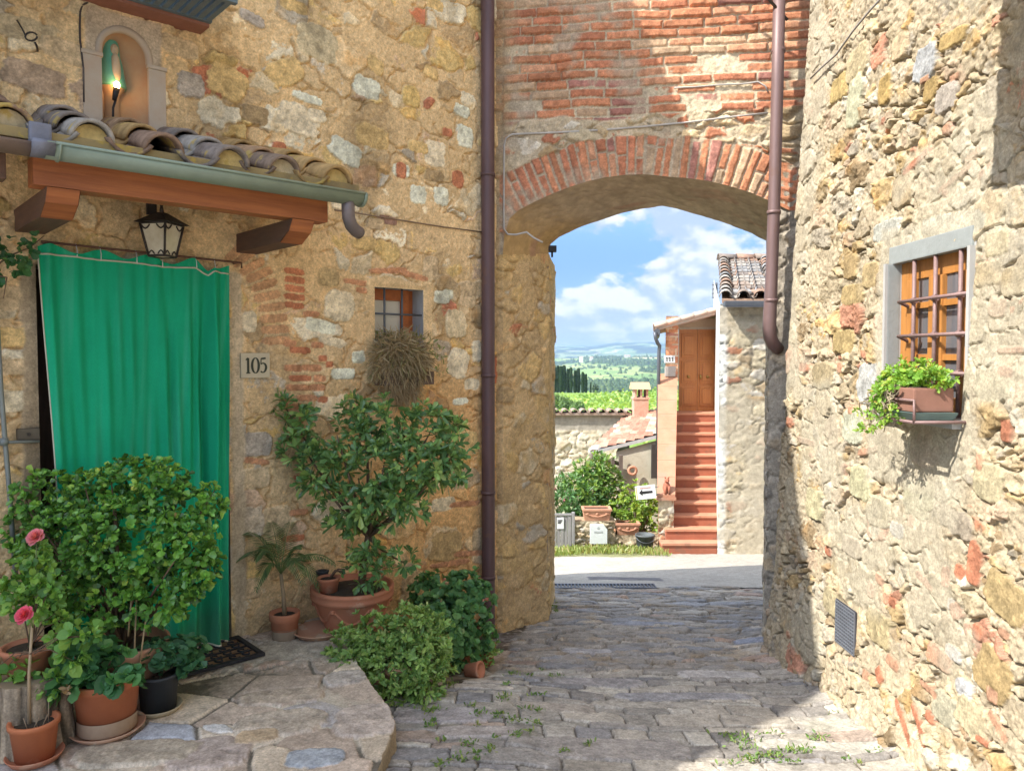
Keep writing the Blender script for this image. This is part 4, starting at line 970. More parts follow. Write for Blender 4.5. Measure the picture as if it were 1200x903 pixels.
def sx_(px0, px1, Y):                       # the stairs run straight away from the street's axis
    t = (Y - Y0) / (Y1 - Y0); return ((px0 + (px1 - px0) * t) - 600) / 900 * Y
def field_wall(name, p0, p1, z0, z1, seed, pal, mort, parent, step=.022, cw=.22, ch=.13, fn=None, **kw):
    d = Vector((p1[0] - p0[0], p1[1] - p0[1], 0)); ln = d.length; fr = Frame(p0, d)
    us = axis([(0, ln, step)]); vs = axis([(z0, z1, step)]); U, V = np.meshgrid(us, vs, indexing='ij')
    h, c, k = rubble(U, V, seed, cw, ch, pal, mort, **kw)
    if fn: h, c = fn(U, V, h, c)
    return link(name, grid_mesh(name, to_world(fr, U, -h, V), c), M_RUB, parent)
sh = thing('stair_house', (3.3, 12.0, Z0), 'stone house with terracotta stairs climbing to an orange wooden door', 'house')
XB = sx_(843, 839, Y0); ztop = 2.46
PAL_F = [(4, (.42, .365, .255)), (2, (.36, .28, .18)), (2, (.34, .31, .26)), (1, (.49, .45, .38)), (1.2, (.37, .19, .12))]
def whitecorner(U, V, h, c):
    m = sstep(.05, -.03, U - .10 - .05 * fbm(V * 3, V * 0, 3, 3)); c = mix(c, np.array((.62, .62, .58)) * (1 + .4 * fbm(U * 9, V * 9, 4, 3))[..., None], m)
    cem = sstep(.04, .14, fbm(U * 1.4, V * 1.4, 5, 3)); c = mix(c, np.array((.43, .38, .285)) * (1 + .4 * fbm(U * 9, V * 9, 6, 3))[..., None], cem * .8); h = h * (1 - .6 * cem)
    return h, c
field_wall('wall', (XB, Y0), (XB + 3.2, Y0 - .15), -1.9, ztop, 61, PAL_F, (.39, .335, .24), sh, fn=whitecorner, cw=.24, ch=.11, dome=.003, rnd=.012, blend=.002, amp=.012, tilt=.05, drop=.022, mlevel=-.002, mvar=.011)
b = MB(); xe = sx_(843, 839, 17.5)
b.add([(XB, Y0 + .01, -1.9), (xe, 17.5, -1.9), (xe, 17.5, 3.4), (XB, Y0 + .01, ztop)], [(0, 1, 2, 3)])
b.add([(xe, 17.5, -1.9), (xe + 3, 17.5, -1.9), (xe + 3, 17.5, ztop), (xe, 17.5, ztop)], [(3, 2, 1, 0)])
b.build('side_wall', mat('white lime wall', (.60, .58, .53), rough=.9, var=.25, scale=3, bump=.4, bscale=12), sh)
# steps
b = MB(); bt_ = MB()
for i in range(NST):
    ya = Y0 + TRD * i; z1 = Z0 + RIS * (i + 1); px0 = 778 if i == 0 else (782 if i == 1 else 789)
    xl, xr = sx_(px0, px0 + 3.0, ya), sx_(843, 839, ya) - .004; ye = Y1 + .5 if i == NST - 1 else ya + TRD + .02
    xl2, xr2 = sx_(px0, px0 + 3.0, ye), sx_(843, 839, ye) - .004
    if i < 2: xl2 = sx_(773, 773, ye); xl2 = xl
    b.slab([(xl, ya + .02), (xr, ya + .02), (xr2, ye), (xl2, ye)], Z0 - .4 if i else Z0 - .15, z1 - .035)
    bt_.slab([(xl - .01, ya), (xr, ya), (xr2, ye), (xl2 - .01, ye)], z1 - .034, z1)      # tread with a nosing
b.build('steps', M_STEP, sh); bt_.build('treads', mat('sunlit terracotta tread', (.50, .25, .155), rough=.8, col2=(.44, .19, .11), scale=5, bump=.35, bscale=40, spots=((.27, .15, .10), 5, .56, .6)), sh)  # treads painted paler than the risers for the sun on their tops
# parapet: stone pillar foot, sloping body with salmon slabs
YP = 12.36
pl0, pl1 = sx_(773, 772, YP), sx_(790.5, 793, YP); zp = at(780, 582, YP).z
field_wall('parapet_foot', (pl0, YP), (pl1, YP), Z0 - .2, zp, 63, PAL_F, (.5, .42, .3), sh, step=.02, cw=.15, ch=.09)
ql0, ql1 = sx_(773, 772, Y1), sx_(790.5, 793, Y1); zq = at(780, 440, Y1).z
b = MB()
vs = []
for (xa, xb, y, zt) in ((pl0, pl1, YP + .012, zp), (ql0, ql1, Y1, zq - .04)):
    vs += [(xa, y, Z0 - .3), (xb, y, Z0 - .3), (xb, y, zt), (xa, y, zt)]
b.add(vs, [(0, 1, 2, 3), (1, 5, 6, 2), (0, 3, 7, 4), (5, 4, 7, 6), (3, 2, 6, 7)]); b.build('parapet', mat('terracotta render', (.44, .21, .13), rough=.85, var=.2, scale=3, bump=.3, bscale=25), sh)
b = MB(); ns = 8
for i in range(ns):
    a, e = i / ns, (i + .985) / ns; pa = []
    for t in (a, e):
        y = YP - .03 + (Y1 - YP + .03) * t; xa, xb = sx_(772, 771.5, y) - .01, sx_(791.5, 793.5, y) + .01; z = zp + (zq - zp) * t
        pa += [(xa, y, z), (xb, y, z), (xb, y, z + .045), (xa, y, z + .045)]
    b.add(pa, [(0, 1, 2, 3), (1, 5, 6, 2), (0, 3, 7, 4), (5, 4, 7, 6), (3, 2, 6, 7), (0, 4, 5, 1)])
b.box(pl0 - .03, YP - .05, zp - .05, pl1 + .03, YP + .1, zp - .002); b.build('parapet_coping', M_COPE, sh)
# wall round the door
YD = 15.3
def X(px, Y): return (px - 600) / 900 * Y
def Zp(py, Y): return at(700, py, Y).z
xa, xb = X(775, YD), X(842, YD)
dl, dr, dt, db = X(796, YD), X(838.5, YD), Zp(386, YD), Z0 + RIS * NST
wall_brick = lambda U, V, h, c: (h, c)
def jamb(U, V, h, c):
    hb, cb, _ = bricks(U, V, 64, bl=.2, bh=.075, pal=PAL_B, mortar=(.55, .45, .32)); return hb, cb * 1.1
field_wall('door_jamb', (xa, Y1 - .02), (X(794.5, Y1 - .02), Y1 - .02), zq - .1, 2.42, 65, PAL_F, (.5, .42, .3), sh, fn=jamb)
b = MB(); xk = xa * 17.5 / Y1 + .05; b.add([(xa, Y1, -1), (xk, 17.5, -1), (xk, 17.5, 2.4), (xa, Y1, 2.3)], [(3, 2, 1, 0)]); b.add([(X(794.5, Y1) , Y1 - .015, zq - .1), (dl, YD, zq - .1), (dl, YD, dt + .1), (X(794.5, Y1), Y1 - .015, dt + .1)], [(0, 1, 2, 3)])
b.box(dl - .15, YD - .02, dt + .045, dr + .12, YD + .1, dt + .22); b.box(dr + .03, YD - .02, db, dr + .12, YD + .1, dt + .045)
b.build('door_surround', mat('pinkish render', (.50, .38, .27), rough=.9, var=.25, scale=4, bump=.35, bscale=25), sh)
b = MB(); b.box(dl - .02, YD - .02, dt, dr + .03, YD + .04, dt + .04); b.box(dr - .0, YD - .02, db, dr + .03, YD + .04, dt)
b.build('door_frame', mat('pale door frame', (.45, .38, .30), rough=.7), sh)
b = MB(); mid = (dl + dr) / 2
for x0_, x1_ in ((dl, mid - .004), (mid + .004, dr)):
    b.box(x0_, YD, db, x1_, YD + .05, dt)
    hh_ = (dt - db) / 3
    for j, (za, zb_) in enumerate(((.06, .30), (.34, .62), (.66, .95))):
        z0_, z1_ = db + (dt - db) * za, db + (dt - db) * zb_
        for ins, yo in ((.04, -.016), (.085, .012)):
            b.box(x0_ + ins, YD - (.022 if ins == .04 else .040), z0_ + (ins - .04), x1_ - ins, YD + .01, z1_ - (ins - .04), bev=.010)
door = b.build('door', M_DOORO, sh)
for kx in (-.19, .05, .19): MB().ball((mid + kx, YD - .05, db + (dt - db) * .42), (.03, .035, .03) if abs(kx) > .1 else (.02, .035, .05)).build('door_knob', mat('brass', (.5, .36, .12), rough=.35, metal=.9, bump=0), door)
# number tablet 111 and letter box on the jamb
YJ = Y1 - .055
b = MB(); b.box(X(778.5, YJ), YJ, Zp(425, YJ), X(791, YJ), YJ + .02, Zp(416.5, YJ), bev=.004); tb = b.build('number_tablet', M_WHITE, sh)
b = MB()
for q in (-1, 0, 1):
    xc = X(784.8, YJ) + q * .055; zc = Zp(420.8, YJ); b.box(xc - .009, YJ - .006, zc - .042, xc + .009, YJ - .001, zc + .042); b.add([(xc - .009, YJ - .0035, zc + .042), (xc - .03, YJ - .0035, zc + .02), (xc - .03, YJ - .0035, zc + .012), (xc - .009, YJ - .0035, zc + .028)], [(0, 1, 2, 3)])
b.build('number_lettering', M_BLACK, tb)
b = MB(); b.box(X(779, YJ), YJ - .06, Zp(441, YJ), X(791, YJ), YJ + .02, Zp(429, YJ), bev=.012); b.build('letter_box', mat('grey letter box', (.40, .36, .33), rough=.6), sh)
# roof over the door with tile ends along the verge, gutter end and pipe
b = MB(); xl, xr = X(768, 14.7), X(846, 14.7); zl, zr_ = Zp(384, 14.7), Zp(363, 14.7)
sl = (zr_ - zl) / (xr - xl); KR = 17.5 / 14.66
b.add([(xl, 14.66, zl - .05), (xr, 14.66, zr_ - .05), (xr * KR, 17.5, zr_ - .05), (xl * KR, 17.5, zl - .05), (xl, 14.66, zl), (xr, 14.66, zr_), (xr * KR, 17.5, zr_), (xl * KR, 17.5, zl)], [(0, 3, 2, 1), (4, 5, 6, 7), (0, 1, 5, 4), (1, 2, 6, 5), (2, 3, 7, 6), (3, 0, 4, 7)])
rr_ = random.Random(3)
for j in range(9):
    for i in range(5):
        xx = xl - .03 + (xr - xl) * i / 5; zz = zl + sl * (xx - xl) + .012; xx += xl * j * .30 / 14.66
        a = math.atan(sl); M = Matrix.Translation((xx, 14.70 + j * .30 + rr_.uniform(-.01, .01), zz)) @ Matrix.Rotation(-a, 4, 'Y') @ Matrix.Rotation(-math.pi / 2, 4, 'Z')
        b.tile(M, (xr - xl) / 5 + .06, .085, .07, n=6)
M_TILEF = mat('weathered pink tile', (.52, .33, .24), rough=.9, col2=(.40, .34, .29), scale=6, bump=.4, bscale=30)
b.build('roof', M_TILEF, sh)
b = MB(); yg = 14.55
b.tube([(xl + .0, yg, zl - .08), (xl * KR, 17.4, zl - .10)], .06, 10); pts = [(X(767, yg), yg, Zp(389, yg)), (X(768, yg), yg, Zp(396, yg)), (X(771, yg), yg + .05, Zp(402, yg)), (X(774, yg), yg + .1, Zp(405, yg)), (X(773.2, yg), yg + .1, Zp(412, yg)), (X(772.6, yg), yg + .1, -.2)]
b.tube(pts, .035, 10); b.build('gutter', M_ZINC, sh)
# main roof: barrel tiles climbing from the eaves
ze, yr, zr2 = 2.52, 15.4, Zp(305, 15.4); ye = Y0 - .16
ang = math.atan2(zr2 - ze, yr - ye); LEN = math.hypot(yr - ye, zr2 - ze)
xs0 = sx_(842, 842, Y0)
sk = math.atan2(sx_(843, 843, 15.4) - xs0, yr - ye) 
cl = [(.25, .20, .165), (.26, .24, .22), (.33, .30, .265), (.20, .17, .15), (.24, .235, .23), (.29, .19, .14)]
b = MB(); ncol = 10; nrow = 12
def roofpt(u, v):               # u across, v up the slope (0..LEN)
    y = ye + v * math.cos(ang); return Vector((xs0 + u + math.tan(sk) * (y - ye), y, ze + v * math.sin(ang)))
b.add([roofpt(0, 0), roofpt(3.2, 0), roofpt(3.2, LEN), roofpt(0, LEN)] + [roofpt(0, 0) - Vector((0, 0, .06)), roofpt(3.2, 0) - Vector((0, 0, .06)), roofpt(3.2, LEN) - Vector((0, 0, .06)), roofpt(0, LEN) - Vector((0, 0, .06))], [(0, 1, 2, 3), (7, 6, 5, 4), (0, 4, 5, 1), (3, 7, 4, 0)], col=(.40, .27, .19))
for i in range(ncol):
    flat = i in (1, 2)
    for j in range(nrow):
        p = roofpt(.06 + i * .27 + rr_.uniform(-.012, .012), j * LEN / nrow); T = Matrix.Translation(p + Vector((0, 0, .015 + .02))) @ Matrix.Rotation(-sk, 4, 'Z') @ Matrix.Rotation(ang - .06, 4, 'X')
        c0 = rr_.choice(cl); kf = rr_.uniform(.8, 1.15); c0 = tuple(q * kf for q in c0)
        if flat and j > 0:
            Tf = T @ Matrix.Rotation(rr_.uniform(-.07, .07), 4, 'Z'); b.box(-.13, 0, -.012, .13, LEN / nrow + .06, .02, M=Tf, col=c0)
        else:
            b.tile(T, LEN / nrow + .08, .105, .082, n=7, col=c0)
        T2 = Matrix.Translation(roofpt(.195 + i * .27, j * LEN / nrow) + Vector((0, 0, .085))) @ Matrix.Rotation(-sk, 4, 'Z') @ Matrix.Rotation(ang - .03, 4, 'X')
        b.tile(T2, LEN / nrow + .05, .08, .095, n=5, col=tuple(q * .9 for q in c0), flip=True)
for i in range(9):
    p = roofpt(-.05 + i * .36, LEN); b.tile(Matrix.Translation(p + Vector((0, 0, .02))) @ Matrix.Rotation(-math.pi / 2, 4, 'Z'), .40, .12, .10, n=7, col=rr_.choice(cl))
b.build('roof_tiles', mat('old barrel tile', (1, 1, 1), rough=.95, spec=.1, var=.25, scale=12, bump=.4, bscale=40, attr=True), sh)
b = MB(); b.box(xs0 + .02, ye - .10, ze - .115, xs0 + 3.2, ye + .02, ze - .03, bev=.02); b.box(xs0 + .02, ye - .105, ze - .125, xs0 + 3.2, ye - .095, ze - .112); b.build('eaves_gutter', M_ZINC, sh)
# aerial
an = thing('aerial', at(842, 375, 16.6), 'thin metal television aerial standing beside the tiled roof', 'aerial')
b = MB(); p = at(841, 380, 16.6); q = at(840, 331, 16.6); b.tube([p, q], .014, 6); b.build('mast', M_ZINC, an)
b = MB()
for py in (333, 338, 343, 348): u, v = at(834.5, py + 1, 16.5), at(841.5, py, 16.7); b.tube([u, v], .009, 5)
for px in (835.5, 839): b.tube([at(px, 331, 16.55), at(px, 349, 16.55)], .010, 5)
b.build('antenna_rods', M_ZINC, an)
# figurine on the coping foot
fg = MB(); p = Vector((X(783, YP), YP + .06, zp + .046))
fg.lathe([(.0, 0), (.07, 0), (.075, .02), (.07, .03), (.06, .06), (.065, .10), (.05, .16), (.03, .19), (.0, .2)], 14, c=p); fg.ball((p.x, p.y - .035, p.z + .22), (.04, .045, .042)); fg.ball((p.x, p.y - .085, p.z + .21), (.018, .025, .016), 8)
for q in (-1, 1): fg.tube([(p.x + q * .025, p.y - .03, p.z + .25), (p.x + q * .035, p.y - .03, p.z + .285)], [.014, .003], 6); fg.tube([(p.x + q * .03, p.y - .06, p.z + .13), (p.x + q * .03, p.y - .075, p.z + .0)], [.02, .022], 8)
props(fg.build('figurine', M_STEP, loc=p), 'small terracotta animal figurine sitting at the foot of the parapet', 'figurine')
# arrow sign
SG = Frame((X(747, 12.25), 12.30), (1, -.12)); sg0 = SG.P(.15, 0, Zp(577, 12.25))
sg = thing('arrow_sign', sg0, 'white arrow sign with a black arrow pointing left, tilted beside the stairs', 'sign')
Ms = Matrix.Translation(sg0) @ Matrix.Rotation(-.12, 4, 'Z') @ Matrix.Rotation(-.13, 4, 'Y')
b = MB(Ms); b.box(-.16, 0, -.11, .16, .012, .11, bev=.003); b.build('sign_board', M_WHITE, sg)
b = MB(Ms); b.prism([(-.105, 0), (-.05, .055), (-.055, .022), (.11, .018), (.11, -.018), (-.055, -.022), (-.05, -.055)], -.0045, -.002); b.build('arrow_marking', M_BLACK, sg)
b = MB(Ms); b.box(-.09, -.0045, .065, .09, -.002, .08); b.build('red_line', mat('faded red print', (.5, .25, .22), rough=.6, bump=0), sg)
b = MB(Ms); b.box(-.152, -.0045, -.10, -.137, -.002, .10); b.build('yellow_line', mat('faded yellow print', (.65, .55, .2), rough=.6, bump=0), sg)
for bz_ in (.06, -.06): MB(Ms).tube([(.15, .014, bz_), (.22, .06, bz_)], .006, 6).build('bracket', M_ZINC, sg)

# ---- garden front: low wall, gate, planters, meter box, bucket
YG = 12.65; zg = zsf(YG) - .08
lw = thing('low_wall', (X(720, YG), YG, zg), 'low rubble wall carrying terracotta planters beside the grey gate', 'wall')
zt1, zt2 = Zp(611, YG), Zp(628, YG)
field_wall('wall', (X(674, YG), YG), (X(722, YG), YG), zg, zt1, 71, PAL_F, (.40, .34, .24), lw, step=.016, cw=.17, ch=.075, drop=.05, amp=.03)
field_wall('wall', (X(722, YG), YG + .02), (X(774, YG), YG + .02), zg, zt2, 72, PAL_F, (.40, .34, .24), lw, step=.016, cw=.17, ch=.075, drop=.05, amp=.03)
b = MB(); b.box(X(674, YG), YG + .01, zg, X(722, YG), YG + .36, zt1 + .015); b.box(X(722, YG) + .002, YG + .03, zg, X(774, YG), YG + .36, zt2 + .012); b.build('wall_core', M_STONE, lw)
gt = thing('garden_gate', (X(658, YG), YG, zg), 'weathered grey plank gate with a white notice', 'gate')
M_GREYW = mat('weathered grey wood', (.30, .29, .28), rough=.85, col2=(.22, .21, .21), scale=4, bump=.4, bscale=30, stretch=(12, 12, .8))
b = MB()
for i in range(7):
    xa_, xb_ = X(640 + i * 4.3, YG), X(644 + i * 4.3, YG); b.box(xa_, YG - .012 + .006 * (i % 2), zg + .06, xb_, YG + .014, Zp(604 + (i % 3) * .4, YG), bev=.004)
b.build('planks', M_GREYW, gt)
for r0_, r1_ in ((611, 607), (636, 632)): MB().box(X(640, YG), YG + .02, Zp(r0_, YG), X(671, YG), YG + .05, Zp(r1_, YG)).build('rail', M_GREYW, gt)
b = MB(); b.box(X(639, YG), YG - .02, Zp(604, YG) + .004, X(670, YG), YG + .03, Zp(603, YG) + .02); b.build('rail', M_GREYW, gt)
b = MB(); b.box(X(670.5, YG), YG - .04, zg, X(674, YG), YG + .05, Zp(600, YG), bev=.006); b.build('post', M_GREYW, gt)
b = MB(); b.box(X(653, YG), YG - .024, Zp(619, YG), X(661, YG), YG - .016, Zp(606, YG)); nt_o = b.build('notice', M_WHITE, gt)
b = MB()
for q in range(3): b.box(X(654, YG), YG - .028, Zp(609.5 + q * 1.6, YG), X(659.5 - q, YG), YG - .026, Zp(608.5 + q * 1.6, YG))
b.build('notice_lines', M_BLACK, nt_o)
b = MB(); b.box(X(640, YG), YG - .024, Zp(618, YG), X(645.5, YG), YG - .016, Zp(607, YG)); b.build('notice', M_WHITE, gt)
mb_ = thing('meter_box', (X(703, YG), YG - .1, Zp(637, YG)), 'white meter cabinet fixed to the low rubble wall', 'meter box')
ym = YG - .09; b = MB(); b.prism([(X(692.5, ym), Zp(637, ym)), (X(712.5, ym), Zp(637, ym)), (X(712.5, ym), Zp(620, ym)), (X(708.5, ym), Zp(615, ym)), (X(692.5, ym), Zp(615, ym))], ym, YG + .0); b.build('cabinet', mat('pale grey plastic', (.62, .66, .66), rough=.5, var=.06, bump=0), mb_)
b = MB(); b.tube([(X(702, ym), ym - .003, Zp(618.5, ym)), (X(702, ym), ym + .01, Zp(618.5, ym))], .022, 14); b.box(X(697, ym), ym - .004, Zp(624, ym), X(707, ym), ym - .001, Zp(622, ym)); b.build('lock', mat('grey plastic', (.42, .45, .46), rough=.5, bump=0), mb_)
M_TC = mat('terracotta', (.48, .20, .11), rough=.82, col2=(.38, .145, .08), scale=5, bump=.25, bscale=60, spots=((.52, .34, .23), 5, .57, .55))
M_TCP = mat('pale terracotta', (.52, .28, .18), rough=.85, col2=(.45, .21, .13), scale=6, bump=.3, bscale=40)
def planter(label, x0, x1, y0, y1, z0, z1):
    t = thing('planter', ((x0 + x1) / 2, (y0 + y1) / 2, z0), label, 'planter', 'terracotta planters on the low wall')
    b = MB(); e = .03; b.add([(x0 + e, y0 + e, z0), (x1 - e, y0 + e, z0), (x1 - e, y1 - e, z0), (x0 + e, y1 - e, z0), (x0, y0, z1 - .03), (x1, y0, z1 - .03), (x1, y1, z1 - .03), (x0, y1, z1 - .03)], [(0, 3, 2, 1), (4, 5, 6, 7), (0, 1, 5, 4), (1, 2, 6, 5), (2, 3, 7, 6), (3, 0, 4, 7)])
    b.build('trough', M_TCP, t)
    b = MB(); w = .03
    b.box(x0 - .012, y0 - .012, z1 - .035, x1 + .012, y0 + w, z1, bev=.006); b.box(x0 - .012, y1 - w, z1 - .035, x1 + .012, y1 + .012, z1, bev=.006); b.box(x0 - .012, y0 + w, z1 - .035, x0 + w, y1 - w, z1, bev=.006); b.box(x1 - w, y0 + w, z1 - .035, x1 + .012, y1 - w, z1, bev=.006)
    b.build('rim', M_TCP, t)
    b = MB(); zc = (z0 + z1) / 2 - .01; xc = (x0 + x1) / 2; L_ = (x1 - x0) * .42
    b.tube([(xc - L_ + 2 * L_ * i / 16, y0 + .012, zc - .05 * math.sin(math.pi * i / 16) + .03) for i in range(17)], .012, 6)
    for q in (-.8, 0, .8): b.ball((xc + q * L_, y0 + .012, zc + .025), (.03, .016, .03), 8)
    b.build('garland', M_TCP, t)
    b = MB(); b.box(x0 + .03, y0 + .03, z1 - .05, x1 - .03, y1 - .03, z1 - .028); b.build('earth', M_SOIL, t)
    return t
planter('terracotta planter on top of the low wall beside the gate', X(684, YG), X(717, YG), YG - .02, YG + .26, zt1 + .016, Zp(596, YG))
planter('lower terracotta planter on the wall behind the dark bucket', X(723, YG), X(751, YG), YG, YG + .26, zt2 + .013, Zp(613, YG))
bk = thing('bucket', (X(757, 12.35), 12.35, zsf(12.35)), 'dark grey plastic bucket standing on the grass by the stairs', 'bucket')
zb0 = zsf(12.35); b = MB(); b.lathe([(.0, .0), (.115, .0), (.12, .01), (.15, .27), (.158, .27), (.158, .295), (.145, .295), (.14, .26), (0, .255)], 24, c=(X(757, 12.35), 12.35, zb0)); b.build('tub', mat('dark plastic', (.10, .115, .12), rough=.5, bump=.05), bk)
b = MB(); b.tube([(X(757, 12.35) - .16, 12.33, zb0 + .28)] + [(X(757, 12.35) - .16 * math.cos(math.pi * i / 10), 12.35 - .02 - .155 * math.sin(math.pi * i / 10), zb0 + .28 - .09 * math.sin(math.pi * i / 10)) for i in range(11)], .005, 6); b.build('handle', M_ZINC, bk)
rng = np.random.default_rng(5)
M_LEAF = leaf_mat('leaves'); M_LEAFG = leaf_mat('glossy leaves', .32, .18, .5); M_TWIG = mat('twigs', (.16, .10, .06), rough=.85, bump=.3)
def bush(name, label, cat, blobs, n, k, Ln, Wd, pal, base, stems=7, seed=1, spread=1.2, shape=LEAF, m=None, group=None, flowers=None, up=.3):
    rg = np.random.default_rng(seed); t = thing(name, base, label, cat, group)
    pts, nr = blob_points(n, blobs, rg); ax = nr + np.array((0, 0, .5)); a = rosette_leaves(pts, ax, k, Ln, Wd, spread, rg, pal, up=up)
    link('foliage', leaves_mesh('foliage', *a, shape=shape), m or M_LEAF, t)
    b = MB(); bs = Vector(base)
    for i in rg.choice(len(pts), min(stems, len(pts)), False):
        q = Vector(pts[i]); md = bs.lerp(q, .5) + Vector(rg.normal(0, .06, 3)) * (q - bs).length * .5; b.tube([bs, bs.lerp(md, .5) + Vector((0, 0, .02)), md, q], [.012, .010, .008, .003], 6)
    b.build('stems', M_TWIG, t)
    if flowers:
        b = MB()
        for i in rg.choice(len(pts), flowers[0], False):
            for j in range(5): q = Vector(pts[i]) + Vector(rg.normal(0, flowers[1], 3)); b.ball(q, flowers[1] * .7, 6)
        b.build('blossom', flowers[2], t)
    return t
G1 = [(4, (.12, .24, .05)), (2, (.20, .31, .06)), (2, (.07, .15, .035)), (1, (.30, .34, .08))]
G2 = [(4, (.19, .32, .05)), (2, (.28, .38, .06)), (1, (.10, .20, .04))]
G3 = [(3, (.10, .22, .08)), (2, (.15, .28, .10)), (1, (.07, .14, .05))]
def wp(px, py, Y): return tuple(at(px, py, Y))
bush('oleander', 'oleander with pink flowers growing behind the grey gate', 'shrub', [(wp(650, 592, 13.4), (.45, .4, .45), 2), (wp(672, 584, 13.4), (.5, .4, .5), 2), (wp(690, 596, 13.3), (.4, .35, .4), 1.4), (wp(660, 605, 13.3), (.6, .3, .3), 1)], 420, 9, .15, .026, G3, wp(668, 640, 13.4), 9, 31, 1.0, flowers=(4, .05, mat('pink petals', (.62, .22, .24), rough=.7, bump=0)))
bush('tall_shrub', 'tallest green shrub rising above the upper planter', 'shrub', [(wp(700, 562, 13.6), (.42, .4, .42), 2), (wp(712, 580, 13.6), (.35, .4, .5), 1.5), (wp(690, 575, 13.5), (.4, .4, .45), 1.5), (wp(703, 548, 13.6), (.22, .3, .22), .7), (wp(706, 595, 13.4), (.4, .3, .3), 1)], 420, 9, .12, .035, G1, wp(702, 635, 13.5), 9, 32, 1.1)
bush('bright_shrub', 'bright yellow green shrub behind the arrow sign', 'shrub', [(wp(742, 590, 13.2), (.4, .35, .35), 2), (wp(755, 602, 13.1), (.38, .3, .4), 2), (wp(733, 604, 13.1), (.3, .3, .3), 1.3), (wp(760, 618, 12.95), (.26, .2, .3), 1), (wp(746, 580, 13.2), (.25, .25, .2), .6)], 460, 9, .085, .034, G2, wp(748, 635, 13.0), 10, 33, 1.1)
# grass at the foot of the wall
gp = rng.random((1500, 2)); gx = X(643, 12.2) + gp[:, 0] * (X(775, 12.2) - X(643, 12.2)); gy = 11.55 + gp[:, 1] ** .7 * 1.15 - .25 * np.sin(gx * 3); gy = np.where(gy > 12.6, 12.55, gy)
d = rng.normal(0, .45, (1500, 3)); d[:, 2] = 1
g = link('grass', leaves_mesh('grass', np.stack([gx, gy, zs(gy)], -1), d, rng.normal(size=(1500, 3)), .07 + .10 * rng.random(1500), np.full(1500, .022), pick(rng.random(1500), [(3, (.20, .27, .07)), (2, (.30, .33, .11)), (1, (.38, .34, .15))])), M_LEAF); props(g, 'short dry grass below the low wall', 'grass', kind='stuff')

# ---- garden boundary wall and tiled hut
YW = 17.6; bw = thing('boundary_wall', (X(690, YW), YW, -2.6), 'long pale rubble wall with a dark tiled coping behind the shrubs', 'wall')
zt = Zp(486, YW)
def twotone(U, V, h, c):
    m = sstep(-.02, .02, V - (zt - .36) + .05 * fbm(U * 2, V * 2, 8, 3)); c = mix(c, np.array((.34, .31, .26)) * (1 + .4 * fbm(U * 3, V * 6, 9, 4))[..., None], m); return h * (1 - .8 * m), c
field_wall('wall', (-1.5, YW), (X(738, YW), YW), -2.8, zt, 75, [(3, (.60, .55, .44)), (2, (.55, .48, .36)), (1, (.46, .44, .38))], (.58, .51, .38), bw, step=.03, cw=.24, ch=.14, fn=twotone)
b = MB(); b.box(-1.5, YW + .01, -2.8, X(738, YW), YW + .4, zt - .01); b.build('wall_core', M_STONE, bw)
b = MB(); b.box(-1.5, YW - .10, zt, X(739, YW), YW + .45, zt + .055)
for i in range(21): b.tile(Matrix.Translation((-1.3 + i * .21, YW - .13, zt + .06)), .6, .085, .075, n=6)
b.build('coping', mat('brown coping tile', (.27, .17, .12), rough=.9, col2=(.36, .30, .25), scale=8), bw)
hu = thing('garden_hut', at(730, 560, 15.5), 'low garden hut with a pink barrel tile roof and brick chimney', 'hut')
A_, B_, C_, D_ = at(691, 529, 15.3), at(776, 508, 14.9), at(778, 480, 17.4), at(737, 486, 18.0)
n_, m_ = 120, 90
uu, vv = np.meshgrid(np.linspace(0, 1, n_), np.linspace(0, 1, m_), indexing='ij')
Pq = np.array(A_)[None, None] * ((1 - uu) * (1 - vv))[..., None] + np.array(B_)[None, None] * (uu * (1 - vv))[..., None] + np.array(C_)[None, None] * (uu * vv)[..., None] + np.array(D_)[None, None] * ((1 - uu) * vv)[..., None]
row = np.floor(uu * 8); col_ = np.floor(vv * 11)
Pq[..., 2] += .05 * np.abs(np.sin(vv * 11 * np.pi)) + .045 * (1 - (uu * 8 - row)) * .8 + .012 * hsh(row, col_, 5)
cq = pick(hsh(row, col_, 9), [(3, (.38, .19, .135)), (2, (.43, .27, .20)), (2, (.33, .155, .11)), (1, (.42, .34, .28))]) * (1 + .5 * fbm(uu * 40, vv * 40, 7, 3))[..., None]
link('roof_tiles', grid_mesh('roof_tiles', Pq, cq), M_RUB, hu)
b = MB(); k_ = Vector((0, 0, .07)); b.add([A_ - k_, B_ - k_, C_ - k_, D_ - k_, A_, B_, C_, D_], [(0, 3, 2, 1), (0, 1, 5, 4), (3, 0, 4, 7)]); b.build('roof_boards', mat('grey fascia', (.36, .35, .34), rough=.8), hu)
M_HUT = mat('dull hut plaster', (.40, .37, .29), rough=.9, col2=(.30, .27, .20), scale=2.5, bump=.4, bscale=12, bdist=.02)
b = MB(); e1, e2 = at(722, 535, 15.25), at(776, 521, 15.0); b.add([(e1.x, e1.y, -2.4), (e2.x, e2.y, -2.4), (e2.x, e2.y, e2.z + .12), (e1.x, e1.y, e1.z + .10)], [(0, 1, 2, 3)]); e3 = at(735, 535, 17.6); b.add([(e1.x, e1.y, -2.4), (e3.x, e3.y, -2.4), (e3.x, e3.y, e1.z + .3), (e1.x, e1.y, e1.z + .1)], [(3, 2, 1, 0)]); b.build('wall', M_HUT, hu)
b = MB()
for px, py0, py1, w in ((727.5, 533, 600, .035), (718, 536, 550, .03)): p0, p1 = at(px, py0, 15.05), at(px, py1, 15.05); b.box(p0.x - w, p0.y - .05, p1.z, p0.x + w, p0.y + .05, p0.z)
